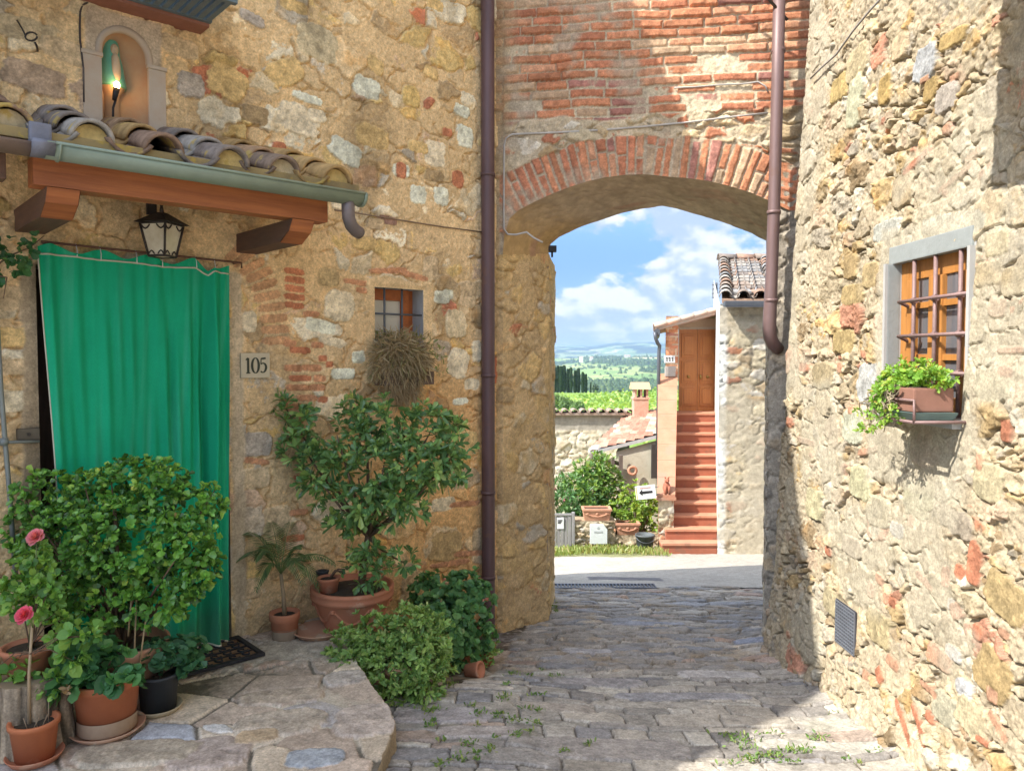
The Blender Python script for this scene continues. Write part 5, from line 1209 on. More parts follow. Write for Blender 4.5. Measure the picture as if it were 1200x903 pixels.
p0, p1 = at(697, 533, 15.2), at(728, 544, 15.1); b.tube([p0, p1], .04, 8); b.tube([at(694, 531, 15.25), at(694, 545, 15.25)], .04, 8)
b.build('timber', mat('dark timber', (.14, .11, .09), rough=.85), hu)
b = MB(); p0, p1 = at(763, 560, 14.95), at(772, 520, 14.95); b.box(p0.x, p0.y - .03, p0.z, p1.x + .15, p0.y + .02, p1.z); b.build('doorway', mat('painted opening shade', (.05, .045, .04), rough=.9), hu)  # solid dark box, its colour standing for the shade within the opening
b = MB(); p0 = at(741, 551, 15.0); b.lathe([(.05, 0), (.10, 0), (.10, .04), (.05, .04), (.05, 0)], 14, M=Matrix.Translation(p0) @ Matrix.Rotation(math.pi / 2, 4, 'X')); b.build('round_vent', M_TCP, hu)
YC = 17.2; M_BRK = mat('chimney brick', (.44, .23, .16), rough=.9, col2=(.52, .36, .27), scale=10, bump=.5, bscale=25)
b = MB(); b.box(X(743.5, YC), YC, Zp(490, YC), X(760.5, YC), YC + .36, Zp(468, YC), bev=.004); b.box(X(742.5, YC), YC - .015, Zp(468, YC), X(761.5, YC), YC + .375, Zp(465.5, YC), bev=.004); ch = b.build('chimney', M_BRK, hu)
b = MB()
for px in (744, 750.5, 757.5): b = MB().box(X(px, YC), YC + .0, Zp(465.5, YC), X(px + 2.4, YC), YC + .35, Zp(456, YC)); b.build('chimney_pillar', M_BRK, ch)
b = MB(); zc0, zc1 = Zp(456, YC), Zp(448, YC); x0_, x1_ = X(740.5, YC), X(762.5, YC)
b.add([(x0_, YC - .06, zc0), (x1_, YC - .06, zc0), (x1_, YC + .18, zc1), (x0_, YC + .18, zc1), (x1_, YC + .42, zc0), (x0_, YC + .42, zc0)], [(0, 1, 2, 3), (3, 2, 4, 5), (0, 3, 5), (1, 4, 2), (0, 5, 4, 1)])
b.build('chimney_cap', mat('yellowed tile', (.52, .36, .20), rough=.9, col2=(.42, .30, .20), scale=10), ch)

# ---- trees in the valley
M_CYP = leaf_mat('cypress', .8, .1, .2)
cy = []
for i, (px, py) in enumerate([(649.5, 431), (653.5, 431.3), (657.5, 431.8), (661.2, 431), (666, 434.5), (669.3, 433.2), (674, 436.5), (677.8, 434.2), (683, 438), (686.2, 440.2), (692.3, 449), (645.5, 433), (641, 431), (636, 433)]):
    Yc = 190 + 5 * math.sin(i * 2.1); top = at(px, py, Yc); zbase = float(terr_h(np.array([top.x]), np.array([Yc]))[0]) - .3; H = top.z - zbase
    if i == 0:
        t = thing('cypress_tree', (top.x, Yc, zbase), '', 'tree', 'cypress row beyond the vineyard'); rg = np.random.default_rng(4); n = 2600
        zz = rg.random(n) ** 1.1; rad = .058 * np.sin(np.pi * np.clip(zz * .86 + .10, 0, 1)) ** .7 * (.45 + .55 * rg.random(n) ** .5) * (1 + .25 * np.sin(zz * 21) * rg.random(n)); a = rg.random(n) * 6.283
        pos = np.stack([rad * np.cos(a) * H, rad * np.sin(a) * H, (.04 + .96 * zz) * H], -1) + np.array((top.x, Yc, zbase)); dr = np.stack([np.cos(a) * .35, np.sin(a) * .35, np.ones(n)], -1)
        link('crown', leaves_mesh('crown', pos, dr, np.stack([np.cos(a), np.sin(a), 0 * a], -1) + rg.normal(0, .3, (n, 3)), .5 + .5 * rg.random(n), np.full(n, .28), pick(rg.random(n), [(3, (.04, .075, .03)), (2, (.06, .10, .04)), (1, (.03, .05, .025))])), M_CYP, t)
        MB().tube([(top.x, Yc, zbase), (top.x, Yc, zbase + H * .5)], [.16, .06], 8).build('trunk', M_TWIG, t); H0 = H
    else:
        t = copy_tree(cy[0], (top.x, Yc, zbase)); s_ = H / H0; w = (1.0, .85, 1.1, .9, 1.1, .8, 1.05, 1.0, .95, 1.1, .8, 1, 1, 1)[i]; t.scale = (s_ * w, s_ * w, s_)
        t.rotation_euler[2] = i * 1.3
    cy.append(t)
for i, t in enumerate(cy): t['label'] = 'tall dark cypress in the row behind the vineyard'
cy[10]['label'] = 'shortest slim cypress standing apart at the end of the row'
def round_tree(label, px, py, rpx, Yt, pal, seed, asp=1.0, group=None, n=260):
    rg = np.random.default_rng(seed); c = at(px, py, Yt); r = rpx / 900 * Yt; zb_ = float(terr_h(np.array([c.x]), np.array([Yt]))[0]) - .2
    t = thing('round_tree', (c.x, c.y, zb_), label, 'tree', group)
    bl = [((c.x, c.y, c.z), (r, r, r * asp), 2)] + [((c.x + r * .6 * math.cos(q * 2.1 + seed), c.y + r * .6 * math.sin(q * 2.1 + seed), c.z + r * asp * .35 * math.sin(q * 1.7 + seed)), (r * .6, r * .6, r * .55 * asp), 1) for q in range(4)]
    pts, nr = blob_points(n, bl, rg); a = rosette_leaves(pts, nr + np.array((0, 0, .4)), 7, r * .24, r * .14, 1.2, rg, pal)
    link('crown', leaves_mesh('crown', *a), M_LEAF, t); MB().tube([(c.x, c.y, zb_), (c.x, c.y, c.z)], [r * .12, r * .05], 8).build('trunk', M_TWIG, t); return t
GT = [(3, (.13, .22, .08)), (2, (.18, .27, .10)), (1, (.09, .15, .05))]; GD = [(3, (.035, .07, .03)), (2, (.055, .09, .035))]
round_tree('light green tree at the near edge of the vineyard beside the arch', 651, 470, 9, 96, GT, 41); round_tree('light green tree between two others at the vineyard edge', 663, 472, 8, 94, GT, 42); round_tree('rightmost light green tree at the near edge of the vineyard', 677, 476, 8, 92, GT, 43, .9)
round_tree('dark pointed conifer to the right of the cypress row', 697.5, 455, 3.4, 200, GD, 44, 2.0); round_tree('pale round bush at the far edge of the vineyard', 700, 461, 3.2, 188, GT, 45, .8); round_tree('small dark tree at the far edge of the vineyard near the chimney', 727, 461, 4, 188, GD, 46, .9)
# vine rows
rg = np.random.default_rng(8); n = 30000
dirv = np.array((.62, .78)); nrmv = np.array((.78, -.62)); k = rg.integers(-14, 62, n); along = rg.random(n) * 190 - 20
vx = 4 + nrmv[0] * k * 2.2 + dirv[0] * along + rg.normal(0, .22, n); vy_ = 96 + nrmv[1] * k * 2.2 + dirv[1] * along + rg.normal(0, .22, n)
ok = (vy_ > 78) & (vy_ < 186) & (vx > 2) & (vx < 46); vx, vy_ = vx[ok], vy_[ok]; n = len(vx)
vz = terr_h(vx, vy_) + .25 + 1.1 * rg.random(n)
vines = link('vineyard', leaves_mesh('vineyard', np.stack([vx, vy_, vz], -1), rg.normal(size=(n, 3)) + np.array((0, 0, .3)), rg.normal(size=(n, 3)) + np.array((0, 0, 1)), .5 + .4 * rg.random(n), .45 + .3 * rg.random(n), pick(rg.random(n), [(3, (.27, .42, .09)), (2, (.36, .48, .10)), (1, (.18, .30, .07))])), M_LEAF); props(vines, 'rows of bright green vines on the valley slope', 'vineyard', kind='stuff')
# far woods
rg = np.random.default_rng(9); n = 26000; Yw_ = np.exp(rg.uniform(math.log(240), math.log(2900), n)); qw = rg.uniform(.02, .26, n); Xw = qw * (Yw_ + 14)
dn_ = fbm(Xw / 130, Yw_ / 160, 51, 3) + .15 * fbm(Xw / 60, Yw_ / 60, 52, 4) + np.interp(Yw_, [300, 700, 1000, 2200, 2600], [.3, .2, -.02, -.02, .12])
ok = ((dn_ > .09) & (rg.random(n) < np.interp(Yw_, [240, 1000], [.9, .55]))) | (rg.random(n) < .03); Xw, Yw_ = Xw[ok], Yw_[ok]; n = len(Xw); zw = terr_h(Xw, Yw_)
R_ = (1.6 + 2.2 * rg.random(n)) * np.interp(Yw_, [240, 2900], [.7, 1.5]); asp = np.where(rg.random(n) < .04, 1.7, .8)
oc = np.array([(1, 0, 0), (.3, .95, .1), (-.8, .6, 0), (-.8, -.6, .1), (.3, -.95, 0), (0, 0, 1), (.6, .4, .6), (-.5, .1, .75), (.1, -.6, .65)])
oct_f = np.array([(0, 1, 6), (1, 2, 7), (2, 3, 7), (3, 4, 8), (4, 0, 8), (6, 5, 8), (6, 7, 5), (5, 7, 8), (1, 7, 6), (7, 3, 8), (0, 6, 8)])
Vw = np.stack([Xw, Yw_, zw], -1)[:, None] + oc[None] * (R_[:, None, None] * np.stack([np.ones(n), np.ones(n), asp * 1.5], -1)[:, None]) * (1 + .25 * rg.normal(size=(n, 9, 1)))
Fw = (np.arange(n)[:, None, None] * 9 + oct_f[None]).reshape(-1, 3)
woods = link('forest', np_mesh('forest', Vw.reshape(-1, 3), Fw, np.repeat(pick(rg.random(n), [(3, (.05, .09, .035)), (2, (.07, .115, .045)), (1, (.10, .145, .055))]), 9, 0)), M_CYP); props(woods, 'woods and scattered trees over the far hills', 'woods', kind='stuff')
def farm(label, px, py, Yf, w, col):
    c = at(px, py, Yf); zt_ = float(terr_h(np.array([c.x]), np.array([Yf]))[0]); zb_ = max(zt_, c.z) - 3
    t = thing('farmhouse', (c.x, Yf, zb_), label, 'farmhouse', 'farmhouses on the far hill'); b = MB(); hh_ = 9.0
    b.box(c.x - w, Yf - 4, zb_ - 6, c.x + w, Yf + 4, zb_ + hh_); b.build('wall', mat(col, {'cream wall': (.72, .68, .58), 'white wall': (.8, .79, .75)}[col], rough=.9, bump=0), t)
    b = MB(); b.add([(c.x - w - .4, Yf - 4.5, zb_ + hh_), (c.x + w + .4, Yf - 4.5, zb_ + hh_), (c.x + w + .4, Yf, zb_ + hh_ + 2.5), (c.x - w - .4, Yf, zb_ + hh_ + 2.5), (c.x + w + .4, Yf + 4.5, zb_ + hh_), (c.x - w - .4, Yf + 4.5, zb_ + hh_)], [(0, 1, 2, 3), (3, 2, 4, 5), (0, 3, 5), (1, 4, 2)]); b.build('roof', M_TILEF, t)
farm('small white farmhouse at the left of the ridge above the cypresses', 681, 421, 2200, 5, 'white wall'); farm('small cream farmhouse on the ridge right of the white one', 693, 421.5, 2150, 4.5, 'cream wall'); farm('long pale farmhouse on the ridge above the chimney', 735, 421, 2350, 9, 'cream wall')
# ================================================================== things on and before the house with the curtain
def rel(fr, y_fn=None): return MB(fr.M)
# ---- curtain
O_ = .085
M_CLOTH = mat('green cotton', (1, 1, 1), rough=.9, var=.07, scale=3, bump=.25, bscale=260, bdist=.0015, spec=.1, attr=True, fine_var=(220, .10))
nu, nv = 300, 170
trim_px = [(44, 297), (60, 298), (90, 301), (118, 304.5), (160, 308), (190, 312.5), (215, 313.5), (230, 313.5), (237, 318), (245, 322.5), (250, 317.5), (260, 319.5), (270, 321)]
ts = np.array([L(x, y, O_)[0] for x, y in trim_px]); tzv = np.array([L(x, y, O_)[1] for x, y in trim_px])
sLt, sRt = ts[0], ts[-1]; sLb = L(80, 640, O_)[0]; sRb = L(270, 700, O_)[0]
u = np.linspace(0, 1, nu)[:, None]; v = np.linspace(0, 1, nv)[None, :]
zt_c = np.interp(sLt + (sRt - sLt) * u[:, 0], ts, tzv)[:, None]; zbt = .015 + .012 * np.sin(u * 9)
head = .035
def cpos(u, v, extra=0.0):
    s = (sLt + (sRt - sLt) * u) * (1 - v) + (sLb + (sRb - sLb) * u) * v
    s = s + .012 * np.sin(v * 5) * (1 - u) * v
    y = -O_ + .0 * u * v
    for ut, ub, w, dp in [(.09, .16, .03, .014), (.20, .30, .05, .018), (.30, .43, .035, .020), (.385, .47, .025, .014), (.46, .55, .05, .022), (.54, .62, .03, .016), (.625, .70, .022, .026), (.70, .745, .03, .016), (.775, .80, .02, .022), (.845, .85, .028, .050), (.90, .905, .02, -.030), (.945, .95, .018, .026), (.03, .05, .02, -.012), (.985, .985, .02, .02)]:
        c0 = ut + (ub - ut) * v + .006 * np.sin(v * 9 + ut * 40); ww = w * (1 + .5 * v)
        y = y + 1.5 * dp * (.35 + .65 * np.minimum(1, v * 3)) * np.exp(-((u - c0) / ww) ** 2)
    y = y + .005 * np.sin(u * 37 + 5 * np.sin(u * 7) + 3 * v + 2 * np.sin(v * 3)) * (1 - .4 * v) + .010 * np.sin(u * 11 + v * 4) * v + .004 * np.sin(u * 95 + 6 * v)
    return s, y - extra
sC, yC = cpos(u, v); zC = (zt_c + head * (1 + .5 * np.sin(u * 26))) * (1 - v) + zbt * v
cw_ = thing('door_curtain', LF.P((sLt + sRt) / 2, -O_, 0.0), 'emerald green cloth curtain with pale hem hung over the doorway', 'curtain')
yC = yC + .004 * fbm(u * 14 + 3 * v, v * 5, 301, 4) + .003 * np.abs(fbm(u * 9 + v * 4, v * 9, 304, 3))
cC = np.array((.013, .345, .175)) * (1 + .22 * fbm(u * 3 + v, v * 2.5, 302, 3))[..., None]
cC = mix(cC, np.array((.05, .38, .23)), .55 * sstep(.0, .3, fbm(u * 22 + 4 * v, v * 1.6, 305, 3)))
dirt = sstep(.86, 1.0, v + .10 * fbm(u * 9, v * 9, 303, 3)); cC = mix(cC, np.array((.09, .19, .11)), dirt * .55 + 0 * u)
me = grid_mesh('cloth', to_world(LF, np.broadcast_to(sC, zC.shape), np.broadcast_to(yC, zC.shape), zC), cC)
cl_ = link('cloth', me, M_CLOTH, cw_)
uu_ = np.linspace(0, 1, nu); s_, y_ = cpos(uu_, np.full(nu, .03)); b = MB(LF.M)
zt_l = np.interp(s_, ts, tzv)
b.tube([(s_[i], y_[i] - .004, zt_l[i]) for i in range(0, nu, 3)], .0045, 6); s2, y2 = cpos(uu_, np.full(nu, 1.0)); zb_l = .012 + .012 * np.sin(uu_ * 9)
b.tube([(s2[i], y2[i] - .002, zb_l[i]) for i in range(0, nu, 3)], .005, 6)
vl = np.linspace(.02, 1, 40); s3, y3 = cpos(np.zeros(40), vl); z3 = zC[0, 0] * (1 - vl) + .02 * vl; b.tube([(s3[i], y3[i], z3[i]) for i in range(40)], .0035, 6)
b.build('hem', mat('cream hem tape', (.62, .58, .46), rough=.85, bump=.1), cw_)
rd = thing('curtain_rod', LP(170, 296, .07), 'thin dark iron rod above the doorway carrying the curtain', 'curtain rod')
b = MB(LF.M); r0, r1 = L(48, 283, .07), L(283, 308, .07); rp_ = lambda t, dz=0: (r0[0] + (r1[0] - r0[0]) * t, -.07, r0[1] + (r1[1] - r0[1]) * t + dz)
b.tube([rp_(0), rp_(1), rp_(1, -.03)], .006, 8); b.tube([rp_(.98), (rp_(.98)[0], .01, rp_(.98)[2])], .006, 8); b.tube([rp_(.02), (rp_(.02)[0], .01, rp_(.02)[2])], .006, 8)
b.build('rod', mat('rusty rod', (.16, .08, .05), rough=.7, metal=.3), rd)
b = MB(LF.M)
for px in (90, 118, 160, 190, 230, 252):
    b = MB(LF.M); s0 = L(px, 305, O_)[0]; t = (s0 - r0[0]) / (r1[0] - r0[0]); z0 = rp_(t)[2]; zz = float(np.interp(s0, ts, tzv)); b.tube([(s0, -.072, z0 + .008), (s0 + .006, -.074, (z0 + zz) / 2), (s0, -.092, zz)], .0022, 5); b.build('hook', M_WHITE, rd)
# ---- canopy of beams and barrel tiles
cp = thing('door_canopy', LP(230, 200, .4), 'timber canopy with old barrel tiles and green gutter over the curtained door', 'canopy')
M_BEAM = mat('orange stained beam', (.46, .165, .055), rough=.6, col2=(.24, .075, .03), scale=2.2, bump=.5, bscale=9, stretch=(1, 14, 14), rot=-.7395)
M_DWOOD = mat('old dark timber', (.16, .085, .055), rough=.8, col2=(.10, .06, .045), scale=4, bump=.45, bscale=30, stretch=(10, 1.5, 10), rot=-.7395)
sR = L(406, 238, .72)[0]; sLf = -2.2; ZE = 2.478
bm_l, bm_r = L(36, 195, .66)[0], L(380, 245, .66)[0]
b = MB(LF.M); b.box(bm_l, -.70, 2.352, bm_r, -.59, 2.470, bev=.008); b.build('beam', M_BEAM, cp)
b = MB(LF.M); b.box(sLf, -.69, 2.36, bm_l - .09, -.60, 2.468, bev=.008); b.build('beam', M_DWOOD, cp)
for px in (16, 276):
    b = MB(LF.M); s0 = L(px, 250, 0)[0]
    b.add([(s0, .02, 2.245), (s0 + .125, .02, 2.245), (s0 + .125, -.56, 2.245), (s0, -.56, 2.245), (s0, -.66, 2.295), (s0 + .125, -.66, 2.295), (s0 + .125, -.70, 2.350), (s0, -.70, 2.350), (s0, .02, 2.350), (s0 + .125, .02, 2.350)],
          [(0, 3, 2, 1), (3, 4, 5, 2), (4, 7, 6, 5), (7, 8, 9, 6), (0, 8, 7, 4, 3), (1, 2, 5, 6, 9)]); b.build('bracket', M_DWOOD, cp)
    b = MB(LF.M); b.add([(s0 + .002, -.563, 2.242), (s0 + .123, -.563, 2.242), (s0 + .123, -.664, 2.292), (s0 + .002, -.664, 2.292), (s0 + .002, -.7045, 2.349), (s0 + .123, -.7045, 2.349), (s0 + .127, -.56, 2.349), (s0 + .127, -.56, 2.247), (s0 + .127, -.66, 2.297), (s0 + .127, -.70, 2.349)], [(0, 3, 2, 1), (3, 4, 5, 2), (7, 8, 9, 6)]); b.build('bracket_end', M_BEAM, cp)
b = MB(LF.M); nb_ = 14
for i in range(nb_):
    xa = sLf + (sR - sLf) * i / nb_; xb_ = sLf + (sR - sLf) * (i + 1) / nb_ - .004
    b.add([(xa, -.74, ZE - .006), (xb_, -.74, ZE - .006), (xb_, -.0, 2.735), (xa, -.0, 2.735), (xa, -.74, ZE + .02), (xb_, -.74, ZE + .02), (xb_, -.0, 2.761), (xa, -.0, 2.761)], [(0, 3, 2, 1), (4, 5, 6, 7), (0, 1, 5, 4), (1, 2, 6, 5), (2, 3, 7, 6), (3, 0, 4, 7)])
b.build('roof_boards', M_DWOOD, cp)
SL = math.atan2(2.761 - (ZE + .02), .74); rr_ = random.Random(12)
TC = [(.22, .185, .16), (.27, .20, .15), (.34, .22, .13), (.23, .155, .11), (.35, .32, .28), (.38, .25, .11)]
b = MB(LF.M)
s = sR - .10; i = 0
while s > sLf:
    for j in range(3):
        L_ = .36; o0 = .80 - .245 * j + rr_.uniform(-.02, .02)
        base = Vector((s + rr_.uniform(-.012, .012), -o0, ZE + .055 + (.80 - o0) * math.tan(SL) + .012)); c0 = rr_.choice(TC); kf = rr_.uniform(.8, 1.2); c0 = tuple(q * kf for q in c0)
        b.tile(Matrix.Translation(base) @ Matrix.Rotation(rr_.uniform(-.05, .05), 4, 'Z') @ Matrix.Rotation(SL - .05, 4, 'X'), L_, .088, .070, th=.016, n=10, col=c0)
        bt = Vector((s - .1425, -o0 - .03, ZE + .128 + (.80 - o0) * math.tan(SL))); b.tile(Matrix.Translation(bt) @ Matrix.Rotation(SL - .04, 4, 'X'), L_, .105, .115, th=.016, n=8, col=tuple(q * .85 for q in c0), flip=True, arc=2.2)
        if j == 0:                                # mortar plug in the mouth of the tile
            pl = [(.070 * math.cos(a), .070 * math.sin(a)) for a in [math.pi * q / 8 for q in range(9)]]
            if i % 4 != 3: b.prism(pl, .018, .05, M=Matrix.Translation(base), col=(.46, .38, .24) if i % 2 else (.48, .36, .15))
    s -= .285; i += 1
for q in range(3): b.box(sR - .03 + q * .004, -.78 + q * .2, ZE + .03 + q * .085, sR + .075, -.50 + q * .2, ZE + .055 + q * .085, col=(.38, .31, .22))
b.build('roof_tiles', mat('lichen covered tile', (1, 1, 1), rough=.9, spec=.1, var=.4, scale=14, bump=.6, bscale=45, attr=True, bdist=.008, spots=((.45, .33, .10), 9, .58, .85)), cp)
b = MB(LF.M); b.box(sLf, -.80, ZE + .03, sR + .03, -.742, ZE + .072, bev=.004); b.build('eaves_board', mat('mossy eaves board', (.36, .27, .12), rough=.9, spec=.1, spots=((.42, .30, .07), 14, .55, .8), col2=(.22, .17, .09), scale=8, bump=.5, bscale=40), cp)
M_GUT = mat('green zinc', (.25, .31, .24), rough=.55, col2=(.20, .25, .20), scale=5, bump=.1, bscale=40, metal=.2)
def gutter(xa, xb, r, o, z, n=12):
    vs = []; fs = []
    for x in (xa, xb):
        for rr in (r, r - .006):
            for k in range(n + 1): a = math.pi + math.pi * k / n; vs.append((x, -o + rr * math.cos(a), z + rr * math.sin(a)))
    m = n + 1
    for k in range(n): fs += [(k, k + 1, 2 * m + k + 1, 2 * m + k), (m + k + 1, m + k, 3 * m + k, 3 * m + k + 1)]
    fs += [(0, 2 * m, 3 * m, m), (n, m + n, 3 * m + n, 2 * m + n), list(range(2 * m, 3 * m)), list(range(0, m))[::-1]]
    return vs, fs
gl = L(50, 165, .8)[0]; b = MB(LF.M); b.add(*gutter(gl, sR + .03, .055, .822, ZE + .012), True)
b.tube([(gl, -.877, ZE + .015), (sR + .03, -.877, ZE + .015)], .007, 8); b.add(*gutter(L(66, 180, .82)[0], L(66, 180, .82)[0] + .008, .061, .822, ZE + .012), True)
b.add(*gutter(sR + .02, sR + .034, .062, .822, ZE + .014), True)
b.build('gutter', M_GUT, cp)
b = MB(LF.M); b.add(*gutter(sLf, gl - .03, .05, .81, ZE + .01), True); b.build('gutter', mat('brown zinc', (.22, .16, .13), rough=.6), cp)
b = MB(LF.M); b.add(*gutter(gl - .05, gl + .03, .062, .822, ZE + .02), True); b.box(gl - .05, -.82, ZE + .01, gl + .03, -.72, ZE + .10, bev=.01); b.build('lead_patch', mat('lead sheet', (.20, .21, .26), rough=.55, metal=.4, bump=.4, bscale=20, bdist=.01), cp)
b = MB(LF.M); x_ = sR - .05; b.tube([(x_, -.822, ZE - .02), (x_, -.822, ZE - .07), (x_ + .005, -.818, ZE - .11), (x_ + .03, -.80, ZE - .145), (x_ + .07, -.78, ZE - .165), (x_ + .10, -.765, ZE - .172)], [.034] * 6, 14); b.build('spout', mat('purple grey spout', (.20, .17, .17), rough=.5, metal=.3), cp)
# ---- lantern
LC = LP(190, 279, .17); ln = thing('wall_lantern', LC, 'black iron wall lantern with cream glass hanging under the canopy', 'lantern')
cam_az = math.atan2(LC.x, LC.y); Ml = Matrix.Translation(LC) @ Matrix.Rotation(-cam_az + math.pi / 4 + .15, 4, 'Z')
M_BIRON = mat('black wrought iron', (.06, .05, .045), rough=.55, metal=.3, var=.4)
a_, c_, h0, h1 = .074, .047, -.095, .070
b = MB(Ml)
for sx1, sy1 in ((1, 1), (-1, 1), (-1, -1), (1, -1)): b.tube([(sx1 * c_, sy1 * c_, h0), (sx1 * a_, sy1 * a_, h1)], .006, 6)
for hh, q in ((h0, c_), (h1, a_)):
    for k in range(4):
        p0 = [(q, q), (-q, q), (-q, -q), (q, -q)][k]; p1 = [(-q, q), (-q, -q), (q, -q), (q, q)][k]; b.tube([(*p0, hh), (*p1, hh)], .006, 6)
r_ = a_ + .022
b.add([(r_, r_, h1 + .004), (-r_, r_, h1 + .004), (-r_, -r_, h1 + .004), (r_, -r_, h1 + .004), (.02, .02, h1 + .06), (-.02, .02, h1 + .06), (-.02, -.02, h1 + .06), (.02, -.02, h1 + .06)], [(3, 2, 1, 0), (4, 5, 6, 7), (0, 1, 5, 4), (1, 2, 6, 5), (2, 3, 7, 6), (3, 0, 4, 7)])
b.tube([(0, 0, h1 + .06), (0, 0, h1 + .10)], [.012, .006], 8); b.ball((0, 0, h1 + .105), .012, 8)
for k in range(4):                                 # little scroll corners
    Mk = Matrix.Rotation(k * math.pi / 2, 4, 'Z')
    for sg_ in (-1, 1):
        b.tube([Mk @ Vector((a_ - .004, sg_ * .02 + sg_ * .05 * t, h1 - .008 - .022 * math.sin(math.pi * t))) for t in (0, .25, .5, .75, 1)], .004, 5); b.tube([Mk @ Vector((c_ + .003, sg_ * .01 + sg_ * .034 * t, h0 + .008 + .018 * math.sin(math.pi * t))) for t in (0, .25, .5, .75, 1)], .0035, 5)
b.build('frame', M_BIRON, ln)
b = MB(Ml)
for k in range(4):
    Mk = Matrix.Rotation(k * math.pi / 2, 4, 'Z'); e = .004
    b.add([(c_ - e, -c_ + e, h0), (c_ - e, c_ - e, h0), (a_ - e, a_ - e, h1), (a_ - e, -a_ + e, h1), (c_ - e - .003, -c_ + e, h0), (c_ - e - .003, c_ - e, h0), (a_ - e - .003, a_ - e, h1), (a_ - e - .003, -a_ + e, h1)], [(0, 1, 2, 3), (7, 6, 5, 4), (0, 4, 5, 1), (1, 5, 6, 2), (2, 6, 7, 3), (3, 7, 4, 0)], M=Mk)
b.build('glass', mat('cream lamp glass', (.72, .67, .54), rough=.25, col2=(.50, .43, .30), scale=8, bump=0, spec=.6), ln)
lw0 = LF.loc(LC); b = MB(LF.M); b.tube([(lw0[0], lw0[1], lw0[2] + .18), (lw0[0], lw0[1] + .02, lw0[2] + .215), (lw0[0], -.01, lw0[2] + .20)], .006, 6); b.box(lw0[0] - .025, -.02, lw0[2] + .14, lw0[0] + .025, .0, lw0[2] + .24, bev=.004); b.build('wall_bracket', M_BIRON, ln)
# ---- number tile 105
def ribbon(b, pts, ws, y0, y1):
    n = len(pts); Lh = []; Rh = []
    for i, (x, z) in enumerate(pts):
        x0, z0 = pts[max(i - 1, 0)]; x1, z1 = pts[min(i + 1, n - 1)]; dx, dz = x1 - x0, z1 - z0; l = math.hypot(dx, dz) + 1e-9; w = ws[i] / 2
        Lh.append((x - dz / l * w, z + dx / l * w)); Rh.append((x + dz / l * w, z - dx / l * w))
    vs = [(x, y, z) for y in (y0, y1) for x, z in Lh + Rh]; m = 2 * n; fs = []
    for i in range(n - 1): fs += [(i, i + 1, n + i + 1, n + i), (i, m + i, m + i + 1, i + 1), (n + i, n + i + 1, m + n + i + 1, m + n + i)]
    fs += [(0, n, m + n, m), (n - 1, m + n - 1, m + 2 * n - 1, 2 * n - 1)]
    b.add(vs, fs)
s0, z0 = L(282.5, 443, .02); s1, z1 = L(316, 413.5, .02); nt1 = thing('number_tile', LF.P((s0 + s1) / 2, -.02, (z0 + z1) / 2), 'cream house number tile reading 105 beside the curtain', 'house number')
b = MB(LF.M); b.box(s0, -.022, z0, s1, .01, z1, bev=.004); b.build('tile', mat('cream glazed tile', (.52, .46, .33), rough=.5, var=.12, scale=20), nt1)
b = MB(LF.M); w_, h_ = s1 - s0, z1 - z0; cz_ = (z0 + z1) / 2
def G(cx, pts, ws): ribbon(b, [(s0 + w_ * cx + x * w_, cz_ + z * h_) for x, z in pts], [q * w_ for q in ws], -.0245, -.0225)
G(.24, [(0, .30), (0, -.28)], [.075, .075]); G(.24, [(-.07, -.295), (.07, -.295)], [.035, .035]); G(.235, [(-.075, .22), (0, .29)], [.03, .06])
n_ = 26; G(.49, [(.115 * math.sin(2 * math.pi * i / n_), .30 * math.cos(2 * math.pi * i / n_)) for i in range(n_ + 1)], [.028 + .052 * abs(math.sin(2 * math.pi * i / n_)) for i in range(n_ + 1)])
G(.76, [(-.07, .275), (.085, .29)], [.05, .06]); G(.76, [(-.072, .28), (-.082, .04)], [.03, .03])
G(.76, [(-.082, .045), (-.04, .085), (.01, .09), (.06, .06), (.095, -.02), (.10, -.10), (.075, -.20), (.02, -.275), (-.04, -.28), (-.09, -.24)], [.03, .04, .045, .06, .075, .08, .07, .045, .04, .055])
b.build('lettering', mat('dark green enamel', (.035, .045, .03), rough=.5, bump=0), nt1)
# ---- pipes
M_PURP = mat('brown painted downpipe', (.13, .078, .08), rough=.5, spots=((.16, .085, .055), 3, .58, .6), col2=(.10, .06, .06), scale=3, bump=.12, bscale=40, metal=.2, stretch=(6, 6, 1))
dp = thing('downpipe', LF.P(1.96, -.07, -.45), 'tall straight dark brown downpipe in the corner of the curtained house and arch', 'downpipe')
s_p = L(572, 400, .07)[0]; b = MB(LF.M); b.tube([(s_p, -.07, 5.3), (s_p, -.07, 3), (s_p, -.07, 1.5), (s_p, -.07, -.36), (s_p + .02, -.10, -.48)], .049, 18); b.build('pipe', M_PURP, dp)
for py in (205, 440, 577, 676): b = MB(LF.M); z = L(572, py, .07)[1]; b.tube([(s_p, -.07, z - .012), (s_p, -.07, z + .012)], .0535, 18); b.build('pipe_clamp', M_PURP, dp)
dp2 = thing('downpipe', at(905, 400, 5.42), 'purple brown downpipe bending into the sunlit wall beside the arch', 'downpipe')
M_PURPL = mat('mauve painted downpipe', (.19, .125, .12), rough=.5, spots=((.17, .09, .06), 3, .58, .6), col2=(.155, .10, .095), scale=3, bump=.12, bscale=40, metal=.2, stretch=(6, 6, 1))
pts = [at(914.5, -60, 5.36), at(911, 100, 5.38), at(907.5, 230, 5.39), at(904, 330, 5.40), at(902, 372, 5.40), at(901.5, 385, 5.41), at(902.5, 395, 5.42), at(906, 403, 5.45), at(912, 409, 5.49)]
b = MB(); b.tube(pts, [.041] * 3 + [.042, .046, .047, .047, .046, .044], 18); b.build('pipe', M_PURPL, dp2)
